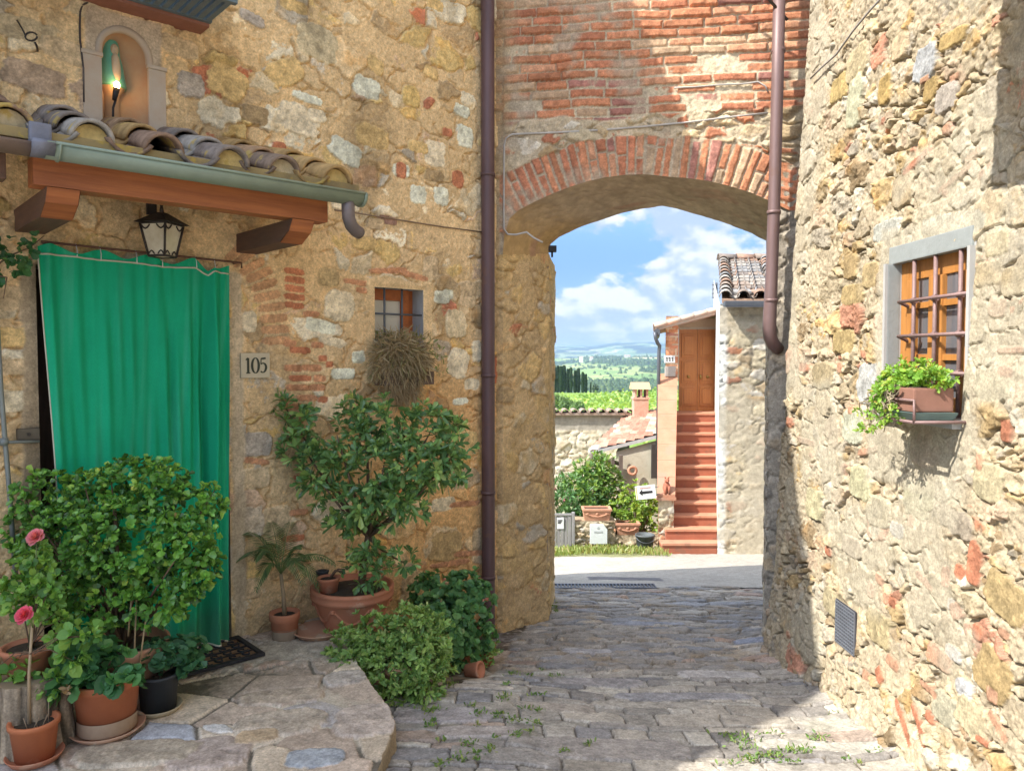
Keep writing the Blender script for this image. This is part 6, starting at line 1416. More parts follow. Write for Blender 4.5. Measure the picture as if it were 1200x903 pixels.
for py in (60, 249, 352):
    b = MB(); a = at(914 - py * .029, py, 5.38 + py * .00005); b.tube([a - Vector((0, 0, .012)), a + Vector((0, 0, .012))], .0475, 18); b.build('pipe_clamp', M_PURPL, dp2)
gp_ = thing('gas_pipe', LP(5, 517, .05), 'thin grey gas pipe with a branch left of the curtain', 'pipe')
M_GP = mat('grey painted pipe', (.24, .27, .26), rough=.5, metal=.3)
b = MB(LF.M); f = lambda px, py: (L(px, py, .05)[0], -.05, L(px, py, .05)[1])
b.tube([f(-6, 330), f(1, 455), f(6, 517), f(11, 575), f(20, 700)], .011, 10); b.tube([f(-14, 518.5), f(6, 518), f(46, 517)], .008, 8); b.ball(f(5, 517.5), .02, 10); b.tube([f(5, 513), f(5, 522)], .017, 8); b.build('pipe', M_GP, gp_)
bb = thing('bell_box', LP(33, 508, .03), 'dull brass bell plate on the wall left of the curtain', 'bell plate'); b = MB(LF.M); s0, z0 = L(20, 516, .02); s1, z1 = L(46, 501, .02); b.box(s0, -.035, z0, s1, .02, z1, bev=.006); b.build('plate', mat('dull bronze', (.13, .11, .08), rough=.6, metal=.3), bb)
b = MB(LF.M); sc_ = (s0 + s1) / 2; zc_ = (z0 + z1) / 2; b.tube([(sc_, -.034, zc_), (sc_, -.046, zc_)], .008, 10); b.build('button', M_BIRON, bb)
hk = MB(LF.M); f = lambda px, py, o: (L(px, py, o)[0], -o, L(px, py, o)[1])
hk.tube([f(20, 24, .02), f(26, 34, .06), f(30, 42, .09)], .004, 6); hk.tube([f(30 + 6.5 + 7 * math.cos(q), 43 + 5 * math.sin(q), .09) for q in [i * .5 for i in range(13)]], .0045, 6); hk.tube([f(41, 50, .09), f(43, 54, .07), f(44, 59, .03), f(44, 60, -.01)], .005, 6)
props(hk.build('wall_hook', M_BIRON, loc=LP(33, 42, .05)), 'small bent iron hook in the wall left of the niche', 'hook')
def wire(label, fr, pxs, r, m, o=.012, rfn=None, name='cable'):
    b = MB(); pts = [rfn(px, py, o) if rfn else fr.P(fr.hit(px, py, -o)[0], -o, fr.hit(px, py, -o)[1]) for px, py in pxs]; b.tube(pts, r, 6); return props(b.build(name, m, loc=pts[0]), label, 'cable')
M_DWIRE = mat('dark cable', (.07, .055, .05), rough=.6); M_PWIRE = mat('pale cable', (.50, .47, .43), rough=.6); M_BWIRE = mat('brown wire', (.25, .17, .11), rough=.7)
wire('dark cable curling round the niche under the flower box', LF, [(118, 1), (105, 2), (97, 6), (94, 14), (93.5, 30), (94, 48), (96, 64), (98, 80), (98.5, 120)], .005, M_DWIRE)
wire('thin brown wire strung from the canopy to the downpipe', LF, [(392, 246), (420, 250), (470, 258), (520, 266), (566, 272)], .0045, M_BWIRE)
wire('pale cable crossing the brickwork above the arch', AF, [(636, 284), (626, 279), (617, 272), (605, 275), (595, 274.5), (590.5, 268), (590.5, 220), (591, 170), (593, 162), (600, 157.5), (650, 155.5), (712, 152), (760, 148), (801, 144), (850, 138), (900, 132.5)], .0075, M_PWIRE)
wire('short pale cable on the sunlit bricks beside the downpipe', AF, [(790, 103), (815, 102), (842, 99.5), (870, 98.5), (888, 96), (897, 101), (900, 108)], .006, M_PWIRE)
wire('slack dark cable slanting up the sunlit rubble wall', None, [(950, 92), (962, 80), (980, 64), (1000, 36), (1020, 12), (1040, -10)], .006, mat('grey rope', (.28, .26, .24), rough=.8), .035, RP)
fl_ = thing('floodlight', at(646, 292, 6.2), 'tiny black floodlight under the left end of the arch', 'lamp'); p = at(647, 291, 6.2)
b = MB(); b.box(p.x - .03, p.y - .03, p.z - .03, p.x + .035, p.y + .03, p.z + .02, bev=.006); b.box(p.x - .008, p.y - .01, p.z - .07, p.x + .008, p.y + .01, p.z - .03); b.build('housing', M_BLACK, fl_); b = MB(); b.tube([p + Vector((-.03, 0, .0)), p + Vector((-.06, .0, .03))], .006, 6); b.build('arm', M_BLACK, fl_)
b = MB(); cps = [Vector(q) for q in ((-.42, 5.02, 6.0), (.45, 5.13, 5.33), (1.27, 5.26, 4.53), (1.89, 5.36, 3.95))]; b.tube(cps, .011, 6); props(b.build('cable', M_DWIRE, loc=cps[-1]), 'overhead cable running down to the top of the purple brown downpipe', 'cable')
# ---- flower box high on the wall
fb = thing('flower_box', LP(200, 5, .25), 'slate coloured slatted flower box on a red shelf above the niche', 'flower box')
sE = L(240, 35, .06)[0]; zE_ = L(240, 37, .06)[1]; b = MB(LF.M); b.box(-2.2, -.13, zE_, sE, .02, zE_ + .045, bev=.005); b.build('shelf', mat('red brown shelf', (.30, .13, .09), rough=.7, bump=.3), fb)
sB = L(247, 28, .14)[0]; zB_ = L(247, 28, .14)[1]; M_SLATE = mat('slate blue paint', (.12, .17, .20), rough=.5, var=.2)
b = MB(LF.M); b.box(-2.2, -.46, zB_ + .02, sB, -.44, zB_ + .26, bev=.004); b.box(sB - .02, -.44, zB_ + .02, sB, -.15, zB_ + .26, bev=.004); b.box(-2.2, -.47, zB_ + .0, sB + .012, -.435, zB_ + .022, bev=.003); b.box(-2.2, -.16, zB_, sB, -.132, zB_ + .26)
b.build('box', M_SLATE, fb)
b = MB(LF.M)
for i in range(34): x = -2.2 + i * .05 + .02; 
for i in range(40):
    x = sB - .035 - i * .045
    if x > -2.2: b.box(x, -.435, zB_ + .004, x + .028, -.16, zB_ + .016)
b.build('slats', M_SLATE, fb)
# ---- figure and lamp in the niche
zs_ = L(132, 103, -.08)[1]; sS = L(131, 80, -.08)[0]; st_ = thing('statuette', LF.P(sS, .08, nb), 'small figure of a woman in a teal veil standing in the wall niche', 'statuette')
c0 = LF.P(sS, .10, zs_); b = MB(Matrix.Translation(c0) @ Matrix.Rotation(-math.atan2(LF.d.y, -LF.d.x) * 0 + math.atan2(LF.d.y, LF.d.x), 4, 'Z'))
H_ = .245
b.lathe([(.0, 0), (.072, 0), (.076, .012), (.066, .07), (.060, .11), (.054, .14), (.046, .165), (.044, .19), (.042, .215), (.036, .240), (.020, .255), (0, .258)], 24, wob=.03); b.build('veil', mat('teal glaze', (.10, .36, .28), rough=.3, col2=(.14, .42, .30), scale=14, bump=.1), st_)
b = MB(Matrix.Translation(c0) @ Matrix.Rotation(math.atan2(LF.d.y, LF.d.x), 4, 'Z'))
b.ball((.009, -.036, .192), (.021, .020, .032), 16); b.lathe([(.0, .012), (.024, .012), (.026, .07), (.024, .11), (.019, .15), (.010, .168), (0, .17)], 20, c=(.010, -.048, 0))
b.ball((.010, -.057, .192), (.005, .006, .009), 8); b.ball((-.001, -.053, .203), (.005, .004, .003), 6); b.ball((.019, -.053, .203), (.005, .004, .003), 6); b.ball((.009, -.055, .177), (.007, .004, .003), 6)
b.build('face_and_gown', mat('ivory glaze', (.62, .50, .34), rough=.4, bump=.05), st_)
b = MB(LF.M); b.lathe([(.05, 0), (.055, .01), (.045, .03), (.04, zs_ - nb - .04), (.06, zs_ - nb - .01), (.065, zs_ - nb)], 16, c=(sS, .10, nb)); b.build('plinth', M_NICHE, st_)
vl_ = thing('votive_lamp', LF.P(sS + .03, .0, nb), 'lit votive lamp on a black stem below the teal figure', 'lamp')
bz = L(137, 100, .0)[1]; sb_ = L(136.5, 100, .0)[0]; b = MB(LF.M); b.tube([(sb_ - .02, .01, nb), (sb_ - .018, .0, bz - .12), (sb_ - .005, .0, bz - .075)], .006, 8); b.tube([(sb_ - .012, 0, bz - .08), (sb_, 0, bz - .018)], [.011, .017], 12); b.build('stem', M_BLACK, vl_)
M_BULB, nt_b, bs_, ob_ = new_mat('glowing bulb'); bs_.inputs['Base Color'].default_value = (1, .7, .35, 1); bs_.inputs['Emission Color'].default_value = (1, .55, .2, 1); bs_.inputs['Emission Strength'].default_value = 9
b = MB(LF.M); b.ball((sb_ + .002, 0, bz), (.015, .015, .020), 12); b.build('bulb', M_BULB, vl_)

# ================================================================== pots and plants
def pot_prof(r, h, taper=.72, rim=.18, th=.012):
    rb = r * taper; zr = h * (1 - rim)
    return [(0, 0), (rb, 0), (rb + (r * .93 - rb) * .98, zr), (r, zr + .004), (r * 1.02, h - .006), (r * 1.01, h), (r - th, h), (r - th * 1.3, h * .88), (0, h * .87)]
def mud(r, h, c):
    return MB().lathe([(0, h * .885), (r * .5, h * .89), (r - .013, h * .875), (r - .012, h * .86)], 24, c=c, wob=.0)
def saucer(parent, c, r, m, h=.028):
    b = MB(); b.lathe([(0, .0), (r * .82, 0), (r, h), (r * .985, h + .002), (r * .95, h), (r * .8, .010), (0, .010)], 30, c=c); b.build('saucer', m, parent)
def potted(label, cat, c, r, h, m, taper=.72, rim=.18, sauc=None, name='potted_plant', band=None, group=None):
    t = thing(name, c, label, cat, group); z = 0
    if sauc: saucer(t, c, sauc[0], sauc[1]); z = .011
    cc = (c[0], c[1], c[2] + z); MB().lathe(pot_prof(r, h, taper, rim), 32, c=cc).build('pot', m, t)
    mud(r, h, cc).build('earth', M_SOIL, t)
    if band: b = MB(); b.lathe([(r * band[0], h * band[1]), (r * band[0] + .006, h * band[1] + .004), (r * band[0] + .006, h * band[2] - .004), (r * band[2 + 1], h * band[2])], 32, c=cc); b.build('pot_band', band[4], t)
    return t, Vector(cc) + Vector((0, 0, h * .88))
def fol(t, blobs_px, Y, n, k, Ln, Wd, pal, seed, spread=1.2, shape=LEAF, m=None, base=None, nst=10, dy=.8, up=.3, shell=.5, stem_r=.006, jit=.35, name='foliage', yj=0.0, axup=.5):
    rg = np.random.default_rng(seed); bl = []
    for q in blobs_px:
        px, py, rx, ry = q[:4]; dY = q[4] if len(q) > 4 else 0; c = at(px, py, Y + dY); sc = (Y + dY) / 900
        bl.append((tuple(c), (rx * sc, (rx + ry) / 2 * sc * dy, ry * sc), rx * ry))
    pts, nr = blob_points(n, bl, rg, shell); ax = nr + np.array((0, 0, axup)) + rg.normal(0, jit, nr.shape)
    a = rosette_leaves(pts, ax, k, Ln, Wd, spread, rg, pal, up=up)
    link(name, leaves_mesh(name, *a, shape=shape), m or M_LEAF, t)
    if base is not None:
        b = MB()
        for i in rg.choice(len(pts), nst, False):
            q = Vector(pts[i]); md = base.lerp(q, .45) + Vector((0, 0, .03)); b.tube([base + Vector(rg.normal(0, .012, 3)) * Vector((1, 1, 0)), md, q], [stem_r, stem_r * .8, stem_r * .35], 6)
        b.build('stems', M_TWIG, t)
    return pts
def gz(px, py, z=0.0): p = at_z(px, py, z); return (p.x, p.y, z)
M_TCO = mat('orange terracotta', (.50, .17, .07), rough=.75, col2=(.40, .13, .06), scale=5, bump=.2, bscale=60, spots=((.52, .30, .18), 6, .60, .5))
M_TCD = mat('weathered terracotta', (.42, .19, .11), rough=.85, col2=(.50, .33, .22), scale=4, bump=.3, bscale=50, spots=((.56, .47, .36), 7, .56, .6))
M_DPOT = mat('charcoal plastic pot', (.035, .04, .045), rough=.5, bump=.08); M_CREAM = mat('cream plastic', (.50, .41, .26), rough=.6, bump=.05)
JADE = [(4, (.11, .27, .05)), (3, (.17, .37, .055)), (2, (.05, .14, .03)), (1.6, (.29, .46, .075)), (.3, (.45, .46, .08)), (.12, (.36, .24, .09))]
PITT = [(4, (.16, .29, .08)), (3, (.10, .21, .07)), (2, (.24, .37, .10)), (1, (.32, .43, .12)), (.3, (.38, .42, .11)), (.12, (.34, .22, .09))]
GER = [(4, (.065, .19, .07)), (2, (.10, .26, .08)), (1, (.16, .33, .09))]
SED = [(4, (.22, .36, .10)), (3, (.29, .42, .12)), (2, (.14, .26, .07)), (1, (.38, .44, .15)), (.4, (.34, .28, .12))]
ROS = [(3, (.16, .34, .07)), (2, (.24, .42, .08)), (2, (.09, .22, .05))]
# the large shrub in front of the curtain
c = gz(146, 826); t, top = potted('dense round leaved green shrub in a large weathered terracotta pot before the curtain', 'potted shrub', c, .20, .31, M_TCD, .70, .2)
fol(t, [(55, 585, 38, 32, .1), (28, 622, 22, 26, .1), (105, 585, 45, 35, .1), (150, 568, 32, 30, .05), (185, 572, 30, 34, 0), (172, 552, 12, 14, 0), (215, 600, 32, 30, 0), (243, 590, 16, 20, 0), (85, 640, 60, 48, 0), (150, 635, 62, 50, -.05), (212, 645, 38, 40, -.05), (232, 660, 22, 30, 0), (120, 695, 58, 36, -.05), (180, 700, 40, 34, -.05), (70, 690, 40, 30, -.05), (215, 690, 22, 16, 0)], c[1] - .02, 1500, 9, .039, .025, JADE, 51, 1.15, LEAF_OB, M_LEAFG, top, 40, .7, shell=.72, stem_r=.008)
b = MB()
for x0, y0, x1, y1 in ((156, 800, 160, 700), (162, 790, 172, 716), (150, 745, 155, 690)): b.tube([at(x0, y0, c[1] - .16), at(x1, y1, c[1] - .12)], .004, 6)
b.build('cane', mat('bamboo cane', (.42, .30, .16), rough=.6), t)
# stump with a potted rose
sp = gz(32, 868); stp = thing('tree_stump', sp, 'grey brown tree stump used as a plant stand', 'tree stump')
nst_ = 120; zz_s = np.linspace(0, .30, 24); ang_ = np.linspace(0, 2 * np.pi, nst_ + 1)
A2, Z2 = np.meshgrid(ang_, zz_s, indexing='ij'); A3 = A2 * .165; r2 = .165 * (1 + .06 * np.cos(A2 * 2 + 1) + .05 * np.cos(A2 * 5)) * (1 + .12 * (1 - Z2 / .3) ** 2) + .012 * (fbm(np.cos(A2) * 6 + 5, np.sin(A2) * 6 + Z2 * 1.5, 91, 3)) + .012 * fbm(np.cos(A2) * 16 + 5, np.sin(A2) * 16 + Z2 * 1.2, 92, 3)
c_s = np.array((.30, .24, .17)) * (1 + 2.2 * fbm(A3 * 42, Z2 * 5, 93, 4))[..., None]; r2 = r2 + .02 * fbm(A3 * 42, Z2 * 5, 93, 4)
link('bark', grid_mesh('bark', np.stack([sp[0] + r2 * np.cos(A2), sp[1] + r2 * np.sin(A2), Z2], -1), c_s), M_WALL, stp)
b = MB(); b.add([(sp[0] + r2[i, -1] * math.cos(ang_[i]), sp[1] + r2[i, -1] * math.sin(ang_[i]), .30) for i in range(nst_)], [list(range(nst_))]); b.build('cut_top', mat('sawn wood', (.30, .23, .15), rough=.9, bump=.4, scale=20), stp)
ct = (sp[0] + .015, sp[1] + .0, .303); t, top = potted('pink rose in a terracotta pot set on the tree stump', 'potted rose', ct, .105, .115, M_TC, .74, .2)
fol(t, [(30, 675, 26, 22), (48, 655, 16, 18), (20, 700, 22, 20), (60, 690, 18, 20), (40, 715, 30, 18), (70, 735, 18, 14)], ct[1] - .03, 95, 7, .040, .026, ROS, 52, 1.2, LEAF, M_LEAF, top, 9, .8, stem_r=.004)
def rose(t, px, py, Y, r, col, stem_from):
    p = at(px, py, Y); rg = np.random.default_rng(int(px * 7 + py)); P_, D_, N_, LL, WW = [], [], [], [], []
    n = 30; axf = Vector((-.15, -.75, .62)).normalized(); Rm = np.array(axf.to_track_quat('Z', 'Y').to_matrix())
    for i in range(n):
        f = i / n; a = i * 2.4; el = 1.25 * (1 - f) + .1; d = Rm @ np.array((math.cos(a) * math.sin(el), math.sin(a) * math.sin(el), math.cos(el)))
        P_.append(np.array(p) + d * r * .08); D_.append(d); N_.append(Rm @ np.array((-math.cos(a), -math.sin(a), .9))); LL.append(r * (1.05 - .45 * f)); WW.append(r * (.95 - .4 * f))
    cc = np.array(col)[None] * (.8 + .4 * rg.random((n, 1))); link('flower', leaves_mesh('flower', np.array(P_), np.array(D_), np.array(N_), np.array(LL), np.array(WW), cc, LEAF_RD), leaf_mat('petal', .6, .35, .2), t)
    b = MB(); b.tube([stem_from, Vector(stem_from).lerp(p, .5) + Vector((.01, 0, .02)), p - Vector((0, 0, .01))], [.004, .003, .0025], 6); b.build('flower_stem', mat('green stem', (.16, .22, .07), rough=.6), t)
rose(t, 43, 629, ct[1] - .05, .040, (.72, .27, .32), top)
# front rose in an orange pot
c = gz(41, 889); t, top = potted('small orange pot with a bare rose cane and deep pink flower', 'potted rose', c, .094, .155, M_TCO, .76, .16, (.108, M_TC))
b = MB(); b.tube([top + Vector((-.02, 0, -.01)), at(34, 790, top.y - .0), at(38, 726, top.y)], [.007, .006, .005], 8); b.build('cane', mat('pale cane', (.45, .33, .20), rough=.7), t)
rose(t, 30, 720, c[1] - .02, .040, (.74, .15, .24), at(38, 735, top.y))
fol(t, [(12, 785, 16, 14), (30, 790, 14, 10), (78, 765, 26, 14), (95, 740, 18, 12), (60, 800, 12, 12)], c[1] + .05, 46, 7, .045, .03, ROS, 53, 1.2, LEAF, M_LEAF, at(36, 765, top.y), 6, .6, stem_r=.003)
b = MB(); rg = random.Random(4)
for i in range(9): a = rg.random() * 6.28; q = top + Vector((math.cos(a) * .05, math.sin(a) * .05, 0)); b.tube([q, q + Vector((rg.uniform(-.03, .03), rg.uniform(-.02, .02), rg.uniform(.03, .09)))], .0018, 5)
b.build('dry_twigs', mat('dry twig', (.30, .22, .14), rough=.8), t)
# geranium
c = gz(126, 856); t, top = potted('terracotta pot of dark green geranium leaves with a faded bloom, on a saucer', 'potted geranium', c, .142, .235, M_TCO, .76, .17, (.155, M_TCD), band=(.80, .02, .30, .86, mat('limescale stain', (.52, .38, .26), rough=.9, bump=.2)))
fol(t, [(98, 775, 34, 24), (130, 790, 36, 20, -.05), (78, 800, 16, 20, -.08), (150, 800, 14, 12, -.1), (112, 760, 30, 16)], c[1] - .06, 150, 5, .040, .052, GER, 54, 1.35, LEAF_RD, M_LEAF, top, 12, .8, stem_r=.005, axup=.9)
fol(t, [(77, 810, 5, 7, -.12)], c[1] - .06, 3, 6, .03, .016, [(1, (.5, .35, .2))], 55, 1.0, name='faded_bloom')
# dark pot with geranium
c = gz(186, 832); t, top = potted('charcoal plastic pot with a low geranium standing in a cream saucer', 'potted geranium', c, .095, .17, M_DPOT, .8, .1, (.105, M_CREAM))
fol(t, [(205, 762, 34, 18, .1), (182, 770, 22, 16, 0), (228, 765, 18, 14, .15), (205, 780, 26, 10, .05)], c[1] - .02, 120, 5, .036, .046, [(4, (.06, .17, .08)), (2, (.09, .22, .09)), (1, (.14, .29, .11))], 56, 1.35, LEAF_RD, M_LEAF, top, 10, .8, stem_r=.004, axup=.9)
# climbing rose at the left edge
t = thing('climbing_rose', LF.P(-1.35, -.1, 0), 'climbing rose sprays on the wall at the top left corner of the doorway', 'climbing plant')
fol(t, [(8, 300, 14, 14), (22, 310, 16, 10), (34, 292, 14, 8), (5, 325, 9, 12), (48, 278, 8, 6), (-15, 310, 18, 30), (10, 285, 14, 8)], 3.55, 60, 6, .032, .024, [(3, (.045, .14, .05)), (2, (.08, .20, .06))], 57, 1.2, LEAF_RD, M_LEAF, None)
b = MB(); bs = LF.P(-1.35, -.1, 0); b.tube([bs, LF.P(-1.38, -.06, .8), LF.P(-1.36, -.06, 1.6), at(-15, 320, 3.55), at(10, 300, 3.55), at(35, 290, 3.58), at(52, 276, 3.6)], [.012, .011, .009, .006, .004, .003, .002], 8); b.tube([at(-15, 320, 3.55), at(8, 325, 3.5), at(4, 350, 3.5)], [.004, .003, .002], 6); b.build('stem', M_TWIG, t)
# the tall shrub in a decorated bowl
c = gz(411, 731); c = (c[0], 4.62, 0); c = ((411 - 600) / 900 * 4.62, 4.62, 0.0)
t = thing('potted_plant', c, 'tall glossy shrub in a wide swagged terracotta bowl against the ochre wall', 'potted shrub')
MB().lathe([(0, 0), (.15, 0), (.165, .02), (.20, .10), (.228, .185), (.232, .19), (.246, .195), (.250, .215), (.243, .232), (.250, .240), (.250, .262), (.228, .262), (.220, .24), (0, .235)], 40, c=c).build('bowl', M_TC, t)
MB().lathe([(0, .245), (.12, .244), (.222, .236), (.221, .225)], 28, c=c).build('earth', M_SOIL, t)
b = MB()
for q in range(6):
    a0 = q * math.pi / 3 + .2; b.tube([(c[0] + rr * math.cos(a0 + (i / 12) * 1.0), c[1] + rr * math.sin(a0 + (i / 12) * 1.0), .165 - .085 * math.sin(math.pi * i / 12)) for i in range(13) for rr in [.219 - .030 * math.sin(math.pi * i / 12)]], .010, 6)
    b.ball((c[0] + .226 * math.cos(a0), c[1] + .226 * math.sin(a0), .16), .016, 8)
b.build('bowl_swag', M_TC, t)
base = Vector((c[0] + .06, c[1] - .02, .24)); b = MB(); fork = at(432, 625, 4.58)
b.tube([base, base.lerp(fork, .5) + Vector((-.01, 0, 0)), fork], [.026, .022, .018], 10)
for px, py, dy_ in ((352, 520, .05), (335, 478, .1), (395, 510, -.1), (430, 490, .1), (470, 500, -.05), (505, 505, .05), (535, 530, -.05), (380, 570, -.1), (500, 570, -.12), (450, 545, -.15), (475, 660, .0), (420, 560, .15)):
    e = at(px, py, 4.55 + dy_); md = fork.lerp(e, .5) + Vector((0, 0, -.03)); b.tube([fork - Vector((0, 0, .02)), md, e], [.013, .009, .004], 7)
b.build('trunk', M_TWIG, t)
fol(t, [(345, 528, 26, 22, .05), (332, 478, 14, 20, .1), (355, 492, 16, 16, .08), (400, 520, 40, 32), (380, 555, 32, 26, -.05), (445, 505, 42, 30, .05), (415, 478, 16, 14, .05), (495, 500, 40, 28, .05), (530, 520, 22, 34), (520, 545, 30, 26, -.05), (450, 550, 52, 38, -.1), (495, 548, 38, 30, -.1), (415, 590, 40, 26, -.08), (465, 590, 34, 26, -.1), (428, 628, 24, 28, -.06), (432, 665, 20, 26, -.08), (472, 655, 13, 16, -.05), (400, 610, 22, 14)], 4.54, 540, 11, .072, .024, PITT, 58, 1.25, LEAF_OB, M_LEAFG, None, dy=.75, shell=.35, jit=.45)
# small pots standing in the bowl
cc = (c[0] - .13, c[1] - .07, .243); t2, top = potted('little terracotta pot with a seedling sitting in the big bowl', 'flower pot', cc, .068, .085, M_TC, .78, .2, name='flower_pot')
fol(t2, [(404, 668, 7, 6)], cc[1], 5, 5, .03, .02, GER, 59, 1.1, LEAF_RD, M_LEAF, top, 3)
cc = (c[0] - .19, c[1] + .03, .255); b = MB(); b.lathe(pot_prof(.04, .085, .8, .15), 20, c=cc); props(b.build('flower_pot', M_DPOT, loc=cc), 'tiny black plastic pot at the rim of the big bowl', 'flower pot')
cc = gz(374, 743); cc = (cc[0], cc[1], 0); b = MB(); b.lathe([(0, 0), (.12, 0), (.150, .030), (.156, .034), (.150, .037), (.118, .012), (0, .011)], 28, c=cc); props(b.build('saucer', M_TCD, loc=cc), 'empty terracotta saucer on the ground left of the big bowl', 'saucer')
# palm
c = gz(329, 753); c = (c[0], c[1] + .08, 0); t, top = potted('small feathery palm in a little terracotta pot by the wall', 'potted palm', c, .086, .155, M_TC, .76, .3, band=(.775, .02, .42, .88, mat('limewashed clay', (.40, .30, .21), rough=.9, bump=.2)))
rg = np.random.default_rng(60); cr0 = at(329, 672, c[1]); b = MB(); b.tube([top - Vector((0, 0, .01)), top.lerp(cr0, .5) + Vector((.004, 0, 0)), cr0], [.014, .012, .010], 8); b.build('trunk', mat('palm fibre', (.34, .25, .15), rough=.9, bump=.5), t)
PP, DD, NN, LL, WW = [], [], [], [], []; b = MB()
for i, (ex, ey, dy_, sag) in enumerate([(286, 622, .05, .04), (300, 655, -.1, .07), (318, 612, .1, .02), (352, 640, .0, .03), (392, 660, -.05, .06), (375, 690, -.12, .10), (300, 690, -.15, .08), (340, 612, .15, .02), (362, 655, .15, .05), (310, 640, .15, .05), (355, 682, -.2, .09), (280, 655, .0, .06)]):
    e = at(ex, ey, c[1] + dy_); rach = []
    for q in range(15):
        f = q / 14; p = cr0.lerp(e, f) + Vector((0, 0, sag * 4 * f * (1 - f) + .10 * f * (1 - f))); rach.append(p)
    b.tube(rach, [.0035 - .0026 * q / 14 for q in range(15)], 5)
    for q in range(3, 15):
        dr = (rach[min(q + 1, 14)] - rach[q - 1]).normalized(); sd = dr.cross(Vector((0, 0, 1))).normalized()
        for sg_ in (-1, 1):
            for hq in (0, .5):
                d = sd * sg_ * .8 + dr * .65 + Vector((0, 0, -.22)); PP.append(rach[q].lerp(rach[q - 1], hq)); DD.append(d); NN.append((0, 0, 1) if True else 0); LL.append(.085 * math.sin(math.pi * (.18 + .72 * (q / 14)))); WW.append(.0075)
b.build('frond_ribs', mat('green stem', (.16, .22, .07)), t)
link('fronds', leaves_mesh('fronds', np.array(PP, float), np.array(DD, float), np.array(NN, float) + rg.normal(0, .2, (len(PP), 3)), np.array(LL), np.array(WW), pick(rg.random(len(PP)), [(3, (.11, .18, .07)), (2, (.16, .24, .09)), (1, (.08, .14, .06))])), M_LEAF, t)
# bushes at the edge of the street
zq_ = zsf(4.0); p = at_z(470, 832, zq_); c = (p.x - .02, p.y + .17, zq_); t, top = potted('low yellow green bushy plant spilling over the kerb of the pavement', 'potted plant', c, .13, .20, M_TCD)
fol(t, [(412, 758, 30, 22, .12), (395, 775, 16, 12, .12), (445, 745, 34, 26, .1), (480, 735, 30, 24, .12), (505, 740, 20, 26, .15), (455, 785, 36, 24, 0), (495, 775, 30, 30, .02), (470, 812, 26, 22, -.06), (495, 805, 24, 20, -.04), (430, 770, 34, 20, .05), (510, 765, 14, 22, .1), (385, 770, 8, 6, .12)], 4.08, 900, 10, .044, .016, SED, 61, 1.15, LEAF, M_LEAF, top, 16, .8, shell=.6, jit=.4)
zq_ = zsf(4.75); p = at_z(535, 795, zq_); c = (p.x, 4.86, zsf(4.86)); t, top = potted('darker green geranium bush between the bowl and the downpipe', 'potted geranium', c, .13, .26, M_TC)
fol(t, [(505, 690, 24, 20, .1), (540, 690, 30, 20, .1), (562, 700, 16, 22, .1), (520, 715, 34, 24, 0), (552, 725, 26, 26, 0), (525, 745, 24, 24, -.1), (565, 745, 14, 18, .0), (530, 770, 18, 18, -.15), (500, 700, 14, 24, .1), (548, 760, 14, 14, -.12)], 4.80, 560, 6, .042, .038, [(4, (.12, .26, .09)), (2, (.17, .33, .11)), (2, (.07, .18, .065)), (.5, (.3, .38, .13))], 62, 1.3, LEAF_RD, M_LEAF, top, 14, .8, shell=.55)
fol(t, [(520, 683, 4, 4, -.1), (570, 705, 4, 4, -.05), (515, 700, 4, 4, -.15)], 4.8, 8, 6, .016, .010, [(1, (.55, .25, .18))], 63, name='faded_bloom')
zq_ = zsf(4.9); p = at_z(565, 772, zq_); c = (p.x + .02, 4.92, zsf(4.92)); t, top = potted('small orange pot with trailing green shoots nearest the downpipe', 'potted plant', c, .072, .13, M_TCO)
fol(t, [(570, 752, 14, 8), (578, 766, 10, 6, -.1), (560, 748, 10, 8), (572, 775, 10, 5, -.12)], 4.88, 40, 7, .03, .016, SED, 64, 1.2, LEAF, M_LEAF, top, 5)
zq_ = zsf(4.55); p = at_z(543, 795, zq_); t = thing('flower_pot', (p.x, p.y, zq_), 'small terracotta pot tipped on its side under the dark green bush', 'flower pot'); Mt = Matrix.Translation((p.x + .02, p.y, zq_ + .052)) @ Matrix.Rotation(math.radians(-25), 4, 'Z') @ Matrix.Rotation(math.radians(78), 4, 'Y')
MB().lathe(pot_prof(.052, .10), 24, M=Mt).build('pot', M_TC, t)
# dry plant hanging from the small window
wl = thing('window_plant', LP(465, 440, .1), 'dried grey brown plant hanging from a box on the small window sill', 'plant')
b = MB(LF.M); b.box(w0 - .02, -.15, wb - .06, w1 - .02, -.02, wb + .03, bev=.006); b.build('box', mat('dark clay box', (.16, .11, .08), rough=.9), wl)
rg = np.random.default_rng(70); n = 2600; cx0 = L(468, 420, .1); th_ = rg.random(n) * 6.28; ph_ = np.arccos(rg.uniform(-.75, 1, n)); rr2 = (.55 + .45 * rg.random(n)) * (1 + .25 * np.sin(th_ * 3 + 1) * np.sin(ph_ * 2.3))
sx0 = cx0[0] + .20 * np.sin(ph_) * np.cos(th_) * rr2 + .01; oy = -.10 + .10 * np.sin(ph_) * np.sin(th_) * rr2; zz0 = cx0[1] + .01 + .155 * np.cos(ph_) * rr2
pw = to_world(LF, sx0, oy, zz0); nrw = to_world(LF, np.sin(ph_) * np.cos(th_), np.sin(ph_) * np.sin(th_), np.cos(ph_)) - np.array((LF.o.x, LF.o.y, 0)); d = nrw * .3 + rg.normal(0, .6, (n, 3)); d[:, 2] -= .5 * (1 - nrw[:, 2])
link('dry_strands', leaves_mesh('dry_strands', pw, d, rg.normal(size=(n, 3)), .05 + .08 * rg.random(n), .004 + .004 * rg.random(n), pick(rg.random(n), [(4, (.38, .30, .18)), (3, (.31, .24, .14)), (2, (.47, .39, .25)), (1, (.30, .30, .14))])), leaf_mat('dry leaves', .8, .2, .2), wl)
